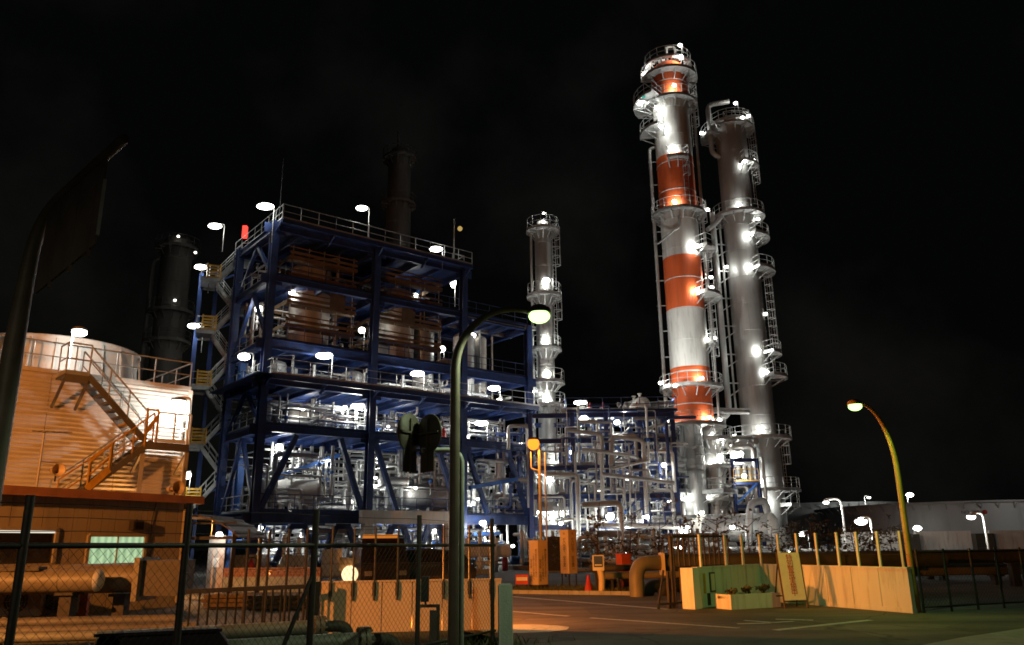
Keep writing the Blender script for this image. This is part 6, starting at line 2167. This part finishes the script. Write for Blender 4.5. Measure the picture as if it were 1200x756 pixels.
MB().bar(c0 - bd * wb / 2 - bn * 0.50 + up * 0.28, c0 + bd * wb / 2 - bn * 0.50 + up * 0.28, 0.03).build('cross_bar', M_DARK, T)
mb = MB()
mb.bar(AB(0, 0.2, 0.0) + fn_ * 0.024, AB(0, Hs - 0.01) + fn_ * 0.024, wb - 0.03, 0.012, up=fn_)
mb.build('board', M_SIGNY, T)
text('特\n別\n警\n戒\n実\n施\n中', 0.18, M_INKR, T, frame_mtx(AB(0, 0.79) + fn_ * 0.034, bd, fdir), line=0.80)

# notice pillars
def pillar(label, c, w, z0, z1_, rz, faces, legs, pole=None):
    c = V(c)
    T = thing('notice_pillar', label, 'sign', c)
    MB().box(c + up * (z0 + z1_) / 2, (w, w, z1_ - z0), rz).build('body', M_SIGN, T)
    mb = MB()
    mb.box(c + up * (z1_ + 0.01), (w + 0.03, w + 0.03, 0.04), rz)
    mb.build('cap', M_SIGN, T)
    x, y = V((math.cos(rz), math.sin(rz), 0)), V((-math.sin(rz), math.cos(rz), 0))
    for s in (-1, 1):
        for t in (-1, 1):
            q = c + x * (s * w * 0.42) + y * (t * w * 0.42)
            MB().bar(q, q + up * z0, legs).build('leg', M_DARK, T)
    if legs > 0.06:
        MB().box(c + up * 0.1, (w * 0.8, w * 0.8, 0.2), rz).build('plinth', M_DARK, T)
    for nrm, xd in ((-y, x), (-x, -y)):
        for body, size, off, zz, ln in faces:
            text('\n'.join(body), size, M_INK, T, frame_mtx(c + nrm * (w / 2 + 0.003) + xd * off + up * zz, xd, up), line=ln, extrude=0.001)
    return T
c = on0(630.5, 31.0)
R45 = PI / 4 + 0.05
pillar('orange notice pillar with three columns of small black characters, left of the pair', c, 0.48, 0.22, 1.76, R45 - 0.1,
       [('構内関係者以外立入禁止', 0.105, 0.13, 0.98, 0.86), ('一旦停止の上守衛所へ', 0.105, 0.0, 0.86, 0.92), ('保安係　工場長', 0.12, -0.13, 0.72, 0.95)], 0.09)
c = on0(666, 32.5)
pillar('taller orange notice pillar on thin legs with large black characters, right of the pair', c, 0.46, 0.55, 2.16, R45 - 0.1,
       [('ゼロ災で　安全第一', 0.165, 0.0, 1.26, 0.84), ('☆', 0.13, 0.0, 2.04, 1.0)], 0.035)

# sodium lamp post at the entrance
f = on0(634, 33.6)
hd = P(625, 520, 33.4)
T = thing('sodium_lamp', 'orange glowing lamp on a twin pole behind the left notice pillar', 'street lamp', f)
MB().tube(f, (f.x, f.y, hd.z - 0.25), 0.065, n=10).build('pole', M_POLE, T)
MB().tube(f + V((0.24, 0.1, 0)), (f.x + 0.24, f.y + 0.1, hd.z - 0.35), 0.035, n=8).build('pole', M_GREYST, T)
MB().path([(f.x, f.y, hd.z - 0.4), (f.x, f.y, hd.z - 0.05), (hd.x + 0.12, hd.y, hd.z - 0.05)], 0.05, 8).build('arm', M_POLE, T)
MB().path([(f.x, f.y, hd.z - 1.1), (f.x - 0.35, f.y, hd.z - 1.0), (f.x - 0.35, f.y, hd.z - 0.3)], 0.03, 8).build('conduit', M_POLE, T)
o = MB().lathe(hd + up * 0.16, [(0.2, 0), (0.15, 0.09), (0, 0.12)], 14).build('housing', M_DARK, T)
MB().ball(hd, (0.25, 0.25, 0.27), 16, 8).build('lens', E_SODIUM, o)
light(T, hd + V((0.0, -0.5, -0.1)), 260, C_SOD, 0.1)

# blue route sign with a bent post
q = on0(703, 28.3)
T = thing('route_sign', 'small blue sign on a thick bent post left of the yellow pipe bend', 'sign', q)
MB().path([q, q + V((0.03, 0, 0.6)), q + V((-0.08, 0, 0.95))], 0.11, 10).build('post', M_SIGN, T)
o = MB().box(q + V((-0.09, -0.1, 1.02)), (0.38, 0.06, 0.50)).build('frame', M_CONCW, T)
MB().box(q + V((-0.09, -0.136, 1.06)), (0.30, 0.015, 0.36)).build('face', M_BLUES, o)
MB().box(q + V((-0.09, -0.138, 0.95)), (0.24, 0.014, 0.04)).build('white_bar', M_WHITE, o)
q = on0(688, 28.5)
T = thing('traffic_cone', 'red traffic cone on the kerb left of the blue route sign', 'cone', q)
MB().lathe(q, [(0.15, 0.04), (0.15, 0.06), (0.035, 0.62), (0, 0.63)], 14).build('cone_body', M_RED, T)
MB().box(q + up * 0.02, (0.36, 0.36, 0.04)).build('base', M_RED, T)
q = on0(611, 30.6)
T = thing('barrier_board', 'small red and white barrier board on the verge left of the notice pillars', 'barrier', q)
MB().box(q + up * 0.42, (0.46, 0.05, 0.34)).build('board', M_RED, T)
MB().box(q + V((0, -0.028, 0.44)), (0.4, 0.01, 0.12)).build('white_band', M_WHITE, T)
for s in (-1, 1):
    MB().bar(q + V((s * 0.18, 0, 0)), q + V((s * 0.18, 0, 0.25)), 0.04).build('leg', M_DARK, T)
q = on0(730, 31.0)
T = thing('hydrant_box', 'upright red box beside the yellow pipe bend', 'box', q)
MB().box(q + up * 0.62, (0.42, 0.36, 1.24), 0.5).build('body', M_REDBOX, T)
MB().box(q + up * 1.26, (0.46, 0.4, 0.05), 0.5).build('lid', M_REDBOX, T)
MB().box(q + V((-0.06, -0.2, 0.66)), (0.03, 0.03, 0.14), 0.5).build('handle', M_DARK, T)

# yellow pipe bend and trench pipes
q = on0(744, 26.9)
T = longpipe('thick cream pipe rising from the ground and bending over beside the gate', [q, q + up * 1.02, q + V((0.95, 0.5, 1.02))], 0.24, M_PIPEY, rings=False)
MB().box(q + V((0.92, 0.44, 0.98)), (0.10, 0.62, 0.70)).build('flange', M_SIGN, T)
e_ = q + V((1.0, 0.5, 1.02))
longpipe('dark lagged pipe running from the cream bend behind the wing wall', [e_, e_ + V((9.5, 0.6, 0))], 0.27, M_PIPED, [e_ + V((1.0, 0.06, 0)), e_ + V((5, 0.3, 0))])
longpipe('thin cream pipe along the trench behind the blue route sign', [on0(700, 29.4) + up * 0.55, on0(795, 29.8) + up * 0.55], 0.13, M_PIPEY, [on0(715, 29.4) + up * 0.55, on0(780, 29.8) + up * 0.55])
longpipe('dark pipe along the trench under the thin cream one', [on0(690, 29.9) + up * 0.80, on0(812, 30.0) + up * 0.80], 0.11, M_PIPED, [on0(700, 29.9) + up * 0.8, on0(790, 30) + up * 0.8])
for i, px in enumerate((765, 783)):
    q = on0(px, 27.4)
    T = thing('culvert_pipe', ['black short pipe end on the ground, the left of two', 'black short pipe end on the ground, the right of two by the gate'][i], 'pipe', q)
    MB().path([q + V((-0.3, 0, 0)), q + V((-0.15, 0, 0.28)), q + V((0.35, 0.25, 0.30))], 0.2, 14).build('pipe', M_BLACK, T)
    MB().lathe(q + V((0.35, 0.25, 0.30)), [(0.24, -0.04), (0.24, 0.04)], 14, ax=(0.5, 0.25, 0)).build('collar', M_BLACK, T)
for i, px in enumerate((709, 716, 723)):
    q = on0(px, 28.6)
    tag(MB().path([q + V((0, 0.4, 0)), q + V((0, 0.4, 0.42)), q + V((0, -0.05, 0.42)), q + V((0, -0.05, 0))], 0.06, 8).build('drain_loop', M_BLACK), 'small black looped drain pipe at the road edge, ' + ['nearest the blue route sign', 'middle of the three', 'nearest the cream pipe bend'][i], 'pipe', 'black drain loops beside the blue route sign')

# street lamp at the right
f = on0(1064, 19.9)
hd = P(1002, 476, 18.6)
streetlamp('street lamp with a green lit head curving left, standing behind the wing wall end', f, hd.z - 1.45, hd, 0.062, E_GREEN, 190, C_GREEN, M_POLEY, bend=0.95)

# right hand fence
a, b = V((9.45, 19.6, 0)), V((13.6, 21.4, 0))
FR = thing('chain_link_fence', 'dark wire fence at the right edge beyond the wing wall', 'fence', a)
dd = (b - a).normalized()
nn_ = V((dd.y, -dd.x, 0))
for k in range(6):
    q = a.lerp(b, k / 5)
    MB().tube(q, q + up * 1.42, 0.03, n=8).build('post', M_DARK, FR)
for zz in (0.12, 1.34):
    MB().tube(a + up * zz, b + up * zz, 0.02, n=6).build('rail', M_DARK, FR)
mb = MB()
Lr = (b - a).length
k = -1.2
while k < Lr:
    for s in (-1, 1):
        x0, x1 = (k, k + 1.2) if s > 0 else (k + 1.2, k)
        q0, q1 = max(0, min(Lr, x0)), max(0, min(Lr, x1))
        zz0, zz1 = 0.13 + abs(q0 - x0), 1.33 - abs(q1 - x1)
        if abs(q0 - q1) > 0.05:
            mb.tube(a + dd * q0 + up * zz0, a + dd * q1 + up * zz1, 0.0028, n=3, caps=False)
    k += 0.11
mb.build('wire_mesh', M_DARK, FR, kind='stuff')
# ------------------------------------------------------------------ pipes, dike and trees beyond the wing wall
for i, (y, z, r, m, lab) in enumerate(((29.0, 1.05, 0.24, M_PIPED, 'dark lagged pipe, upper of the run beyond the wing wall'), (30.2, 0.55, 0.20, M_PIPEG, 'green grey pipe, lower of the run beyond the wing wall'),
                                       (34.0, 0.9, 0.22, M_CLAD2, 'grey pipe further back beyond the right fence'), (35.2, 0.5, 0.2, M_CLAD2, 'grey pipe lying low beyond the right fence'))):
    longpipe(lab, [(6.8 if i < 2 else 12.5, y, z), (30, y + 2.5, z)], r, m, [(10 if i < 2 else 14, y + 0.3, z), (18, y + 1.2, z), (26, y + 2.1, z)])
DW = thing('dike_wall', 'white concrete dike wall with dark buttress gaps beyond the right fence', 'wall', (30, 62, 0))
x = 24.5
for k in range(12):
    w = 4.6 if k % 2 == 0 else 1.5
    if k < 5:
        w *= 0.9
    if k % 2 == 0:
        MB().box((x + w / 2, 62, 1.15), (w - 0.05, 0.4, 2.3)).build('wall_panel', M_WALLW, DW)
    else:
        MB().box((x + w / 2, 61.7, 1.05), (w, 0.9, 2.1)).build('buttress', M_PIPED, DW)
    x += w
MB().box((24.5 + (x - 24.5) / 2, 61.2, 0.25), (x - 24.5, 0.5, 0.5)).build('footing', M_CONC, DW)

# thin ivy-like trees in front of the dike and the plant
def tree(label, c, h, w, n, seed, m=M_LEAFD, leaf=0.13, group=None):
    R = random.Random(seed)
    c = V(c)
    T = thing('thin_tree', label, 'tree', c, group)
    mb = MB()
    tips = []
    trunk = [c, c + V((R.uniform(-.1, .1), R.uniform(-.1, .1), h * 0.5)), c + V((R.uniform(-.25, .25), R.uniform(-.25, .25), h))]
    mb.path(trunk, 0.06, 7, bend=0.4, radii=(0.028 * h ** 0.6, 0.012))
    for k in range(14):
        q = trunk[0].lerp(trunk[1], 2 * R.uniform(0.2, 0.5)) if R.random() < 0.5 else trunk[1].lerp(trunk[2], R.uniform(0, 1))
        a = R.uniform(0, 2 * PI)
        L_ = R.uniform(0.35, 1.0) * w
        e = q + V((math.cos(a) * L_, math.sin(a) * L_, R.uniform(-0.1, 0.5) * L_))
        mb.path([q, q.lerp(e, 0.5) + V((0, 0, 0.08)), e], 0.012, 5, radii=(0.018, 0.006), seg=2)
        tips += [q.lerp(e, t) for t in (0.35, 0.6, 0.8, 1.0)]
        for j in range(2):
            s_ = q.lerp(e, R.uniform(0.3, 0.9))
            e2 = s_ + V((R.gauss(0, 0.25), R.gauss(0, 0.25), R.gauss(0.05, 0.2))) * w
            mb.tube(s_, e2, 0.008, 0.004, n=4, caps=False)
            tips += [s_.lerp(e2, 0.5), e2]
    mb.build('trunk', M_BARK, T)
    lb = MB()
    R.shuffle(tips)
    tips = tips[:max(10, int(len(tips) * 0.6))]
    for i in range(n):
        q = R.choice(tips) + V((R.gauss(0, 1), R.gauss(0, 1), R.gauss(0, 1))) * 0.13
        s = leaf * R.uniform(0.35, 1.0)
        d = V((R.gauss(0, 1), R.gauss(0, 1), R.gauss(0, 0.7))).normalized()
        e = d.cross(V((R.gauss(0, 1), R.gauss(0, 1), R.gauss(0, 1)))).normalized()
        lb.add([q - d * s, q + e * s * 0.5 - d * s * 0.2, q + d * s, q - e * s * 0.5], [(0, 1, 2, 3)])
    lb.build('crown', m, T)
    return T
for i, (px, Y, h, w, n, lab) in enumerate(((662, 44, 2.9, 1.2, 260, 'thin leafy tree behind the taller notice pillar'), (700, 36, 3.4, 1.1, 240, 'thin leafy tree behind the blue route sign'),
                                           (736, 40, 3.0, 1.3, 300, 'thin leafy tree behind the upright red box'), (772, 42, 3.4, 1.5, 220, 'thin leafy tree behind the cream pipe bend'),
                                           (800, 36, 2.6, 1.3, 170, 'thin leafy tree at the left end of the wing wall'), (838, 37, 2.7, 1.5, 150, 'thin leafy tree behind the green lit wall'),
                                           (880, 37, 2.3, 1.5, 130, 'thin leafy tree behind the planter'))):
    tree(lab, on0(px, Y), h, w, n, 60 + i)
for i, (px, Y, h) in enumerate(((905, 48, 2.5), (930, 50, 2.6), (952, 47, 2.6), (975, 50, 2.5), (1000, 47, 2.4), (1022, 50, 2.6), (1045, 48, 2.4))):
    tree('thin leafy tree before the white dike wall, ' + ['leftmost of the seven', 'second of seven from the left', 'third of seven from the left', 'middle one of the seven', 'third of seven from the right', 'second of seven from the right', 'rightmost of the seven'][i], on0(px, Y), h, 1.6, 230, 90 + i, leaf=0.15, group='row of trees before the dike wall')

# ------------------------------------------------------------------ storage tanks
def tank(label, c, r, h, mark=None):
    c = V(c)
    T = thing('storage_tank', label, 'tank', c)
    n = 96
    for k in range(4):
        MB().lathe(c, [(r + 0.004 * (3 - k), h * k / 4), (r + 0.004 * (3 - k), h * (k + 1) / 4)], n).build('shell_course', M_TANK, T)
    MB().lathe(c, [(r + 0.02, h - 0.25), (r + 0.7, h - 0.25), (r + 0.7, h - 0.1), (r + 0.02, h - 0.1)], n).build('wind_girder', M_TANK, T)
    for k in range(60):
        a = 2 * PI * k / 60
        e = V((math.cos(a), math.sin(a), 0))
        if e.y < 0.2:
            MB().bar(c + e * (r + 0.02) + up * (h - 0.95), c + e * (r + 0.62) + up * (h - 0.28), 0.12).build('girder_bracket', M_TANK, T)
    MB().lathe(c, [(r, h - 0.02), (r * 0.5, h + 0.25), (0, h + 0.3)], n).build('roof', M_TANK, T)
    return T
tc_ = V((63.0, 118.0, 0))
TK = tank('large grey storage tank at the right edge with a number on its shell', tc_, 18.0, 6.35)
ctr = tc_ + (V((0, 0, 0)) - tc_).normalized() * 0
q = P(1138, 596, 100)
e = (V((q.x, q.y, 0)) - tc_)
e.z = 0
e.normalize()
qs = tc_ + e * 18.06 + up * 4.95
text('NO. 350', 0.55, M_INK, TK, frame_mtx(qs, V((-e.y, e.x, 0)), up), extrude=0.01)
dq = qs + V((-e.y, e.x, 0)) * 1.6
MB().lathe(dq, [(0, 0.02), (0.26, 0.02), (0.26, 0)], 20, ax=e).build('red_dot', M_INKR, TK)
tank('large dark storage tank between the grey tower and the right street lamp', (54.0, 142.0, 0), 13.5, 7.7)
c = V((55, 125, 0))

def yardlamp(label, px, py, Y, basepx, arm, w, sz, m=M_WHITE, e=E_WHITE):
    h = P(px, py, Y)
    f = on0(basepx, Y)
    T = thing('yard_lamp', label, 'lamp', f)
    MB().path([f, V((f.x, f.y, h.z + 0.3)), h + V((0, 0, 0.22))], 0.075, 8, bend=0.6).build('pole', m, T)
    o = MB().lathe(h + up * 0.08, [(sz, 0), (sz * 0.8, 0.1), (0, 0.16)], 12).build('housing', M_GREYST, T)
    MB().ball(h, (sz, sz, sz * 0.6), 12, 6).build('lens', e, o)
    if w:
        light(T, h + V((0, 0, -0.4)), w, C_WHITE, 0.1)
yardlamp('tall lamp with a long arm in front of the dark storage tank', 968, 589, 58, 992, 1, 260, 0.2)
yardlamp('brightest yard lamp, shorter, right of the long armed one', 1009, 611, 54, 1024, 1, 230, 0.40)
yardlamp('yard lamp in front of the numbered storage tank', 1138, 606, 52, 1158, 1, 150, 0.26)
yardlamp('far lamp on a dark mast between the two storage tanks', 1066, 580, 112, 1071, 1, 450, 0.5)
yardlamp('faint far lamp above the dark storage tank', 1018, 583, 122, 1020, 1, 500, 0.3, e=E_SOFT)
yardlamp('low far lamp at the left foot of the numbered tank', 1075, 619, 100, 1079, 1, 120, 0.5)
yardlamp('lamp beyond the right edge lighting the numbered tank', 1262, 560, 88, 1275, 1, 800, 0.4)

# ------------------------------------------------------------------ yard on the left: low walls, vehicles
q0, q1 = on0(255, 33.0), on0(378, 32.0)
T = thing('brick_wall', 'low reddish brick wall across the yard behind the picket railing', 'wall', q0)
d = (q1 - q0).normalized()
L_ = (q1 - q0).length
R = random.Random(4)
for row in range(3):
    k, x = 0, -0.12 * (row % 2)
    while x < L_:
        a_, b_ = max(0.0, x + 0.008), min(L_, x + 0.25)
        if b_ - a_ > 0.05:
            off = V((d.y, -d.x, 0)) * R.uniform(-0.008, 0.008)
            MB().bar(q0 + d * a_ + off + up * (0.62 + row * 0.115), q0 + d * b_ + off + up * (0.62 + row * 0.115), 0.16, 0.1).build('brick', M_BRICK, T)
        x += 0.262
        k += 1
MB().bar(q0 + up * 0.28, q1 + up * 0.28, 0.2, 0.56).build('footing', M_CONC, T)

def wheel(T, c, ax, r, w):
    o = MB().lathe(c, [(r * 0.6, -w / 2), (r * 0.92, -w / 2), (r, -w * 0.3), (r, w * 0.3), (r * 0.92, w / 2), (r * 0.6, w / 2)], 20, ax=ax).build('wheel', M_BLACK, T)
    MB().lathe(c, [(0, w * 0.3), (r * 0.3, w * 0.36), (r * 0.6, w * 0.25)], 20, ax=ax).lathe(c, [(r * 0.6, -w * 0.25), (r * 0.3, -w * 0.36), (0, -w * 0.3)], 20, ax=ax).build('rim', M_CHROME, o)

def profile_body(c, x, y, prof, w, inset):
    """Extrude a side profile [(along, up)] to a body of width w whose upper points lean in by inset."""
    mb = MB()
    n = len(prof)
    vs = []
    for s in (-1, 1):
        for a, z, ins in prof:
            vs.append(c + x * a + y * (s * (w / 2 - ins * inset)) + up * z)
    fs = [(k, (k + 1) % n, n + (k + 1) % n, n + k) for k in range(n)]
    fs += [tuple(range(n - 1, -1, -1)), tuple(range(n, 2 * n))]
    mb.add(vs, fs)
    return mb
def car(label, c, rz, m):
    c = V(c)
    T = thing('parked_car', label, 'car', c)
    x, y = V((math.cos(rz), math.sin(rz), 0)), V((-math.sin(rz), math.cos(rz), 0))
    prof = [(-2.15, 0.35, 0), (-2.2, 0.75, 0), (-2.1, 0.98, .3), (-1.1, 1.02, .4), (1.25, 1.05, .4), (2.0, 0.88, .3), (2.18, 0.6, 0), (2.15, 0.32, 0)]
    profile_body(c, x, y, prof, 1.76, 0.2).build('body', m, T)
    prof = [(-2.02, 0.99, .2), (-1.72, 1.42, .9), (-0.5, 1.56, 1.0), (0.35, 1.5, 1.0), (1.2, 1.04, .2)]
    profile_body(c, x, y, prof, 1.66, 0.22).build('cabin', m, T)
    for s in (-1, 1):
        mb = MB()
        for pts in (((-1.75, 1.06), (-1.55, 1.38), (-0.62, 1.49), (-0.6, 1.06)), ((-0.5, 1.06), (-0.5, 1.5), (0.3, 1.44), (0.95, 1.06))):
            vs = [c + x * a + y * (s * (0.83 - 0.22 * (z - 0.99) / 0.55 + 0.012)) + up * z for a, z in pts]
            mb.add(vs, [(0, 1, 2, 3)])
        mb.build('side_window', M_GLASSD, T)
    mb = MB()
    mb.add([c + x * 1.16 + y * 0.7 + up * 1.09, c + x * 1.16 - y * 0.7 + up * 1.09, c + x * 0.42 - y * 0.56 + up * 1.5, c + x * 0.42 + y * 0.56 + up * 1.5], [(0, 1, 2, 3)])
    mb.build('windscreen', M_GLASSD, T)
    for a in (-1.35, 1.35):
        for s in (-1, 1):
            wheel(T, c + x * a + y * (s * 0.8) + up * 0.32, y, 0.32, 0.2)
    for s in (-1, 1):
        MB().box(c + x * 2.12 + y * (s * 0.6) + up * 0.68, (0.12, 0.34, 0.14), rz).build('headlight', M_CHROME, T)
        MB().box(c - x * 2.16 + y * (s * 0.66) + up * 0.78, (0.08, 0.26, 0.16), rz).build('tail_light', M_RED, T)
    return T
car('dark parked car seen above the panel wall, right of the truck', on0(487, 30.5), PI + 0.1, M_CARP)
c = on0(444, 30.0)
T = thing('parked_truck', 'small dark truck with an orange lit cab roof above the panel wall', 'truck', c)
x_, y_ = V((0.35, -0.94, 0)).normalized(), V((0.94, 0.35, 0)).normalized()
rz = math.atan2(x_.y, x_.x)
prof = [(-0.3, 0.5, 0), (-0.3, 1.9, 1), (0.75, 1.92, 1), (1.12, 1.2, .2), (1.3, 1.05, 0), (1.32, 0.45, 0)]
profile_body(c, x_, y_, prof, 1.7, 0.12).build('cab', M_CARP, T)
mb = MB()
mb.add([c + x_ * 1.125 + y_ * 0.68 + up * 1.24, c + x_ * 1.125 - y_ * 0.68 + up * 1.24, c + x_ * 0.80 - y_ * 0.6 + up * 1.84, c + x_ * 0.80 + y_ * 0.6 + up * 1.84], [(0, 1, 2, 3)])
mb.build('windscreen', M_GLASSD, T)
MB().box(c - x_ * 2.0 + up * 0.8, (3.2, 1.7, 0.12), rz).build('bed', M_CARP, T)
for s in (-1, 1):
    MB().box(c - x_ * 2.0 + y_ * (s * 0.83) + up * 1.05, (3.2, 0.05, 0.4), rz).build('side_gate', M_CARP, T)
MB().box(c + x_ * 0.25 + up * 1.99, (0.2, 1.25, 0.13), rz).build('roof_light', E_CAB, T)  # glowing strip stands for orange light falling on the cab roof
for a in (0.75, -2.6):
    for s in (-1, 1):
        wheel(T, c + x_ * a + y_ * (s * 0.72) + up * 0.34, y_, 0.34, 0.22)
for s in (-1, 1):
    MB().box(c + x_ * 1.33 + y_ * (s * 0.6) + up * 0.75, (0.05, 0.26, 0.16), rz).build('headlight', M_CHROME, T)

# lamp standing in the yard that gives its warm light to the low walls and the ground there
yq = on0(318, 36.5)
T = thing('yard_lamp', 'hooded amber lamp on a low bollard in the yard behind the brick wall', 'lamp', yq)
MB().tube(yq, yq + up * 0.75, 0.06, n=10).build('bollard', M_DARK, T)
o = MB().lathe(yq + up * 0.75, [(0.14, 0), (0.16, 0.05), (0.05, 0.14), (0, 0.15)], 12).build('hood', M_DARK, T)
MB().ball(yq + up * 0.68, (0.1, 0.1, 0.07), 10, 6).build('lens', E_SODIUM, o)
light(T, yq + V((0, -0.2, 0.62)), 160, (1, 0.42, 0.1), 0.06)
# light pallets and stacked timbers in the yard
for i, (px, Y, lab) in enumerate(((278, 24.0, 'stack of pale timbers on the yard floor right of the shelter'), (330, 23.0, 'stack of pale timbers behind the picket railing'))):
    q = on0(px, Y)
    T = thing('timber_stack', lab, 'timber stack', q)
    R = random.Random(70 + i)
    for r_ in range(3):
        for k in range(4):
            a_ = q + V((R.uniform(-0.05, 0.05), k * 0.16, 0.08 + r_ * 0.12))
            MB().bar(a_ + V((-0.9 + R.uniform(0, .15), 0, 0)), a_ + V((0.9 - R.uniform(0, .2), 0.05, 0)), 0.14, 0.1).build('timber', M_PLANK, T)
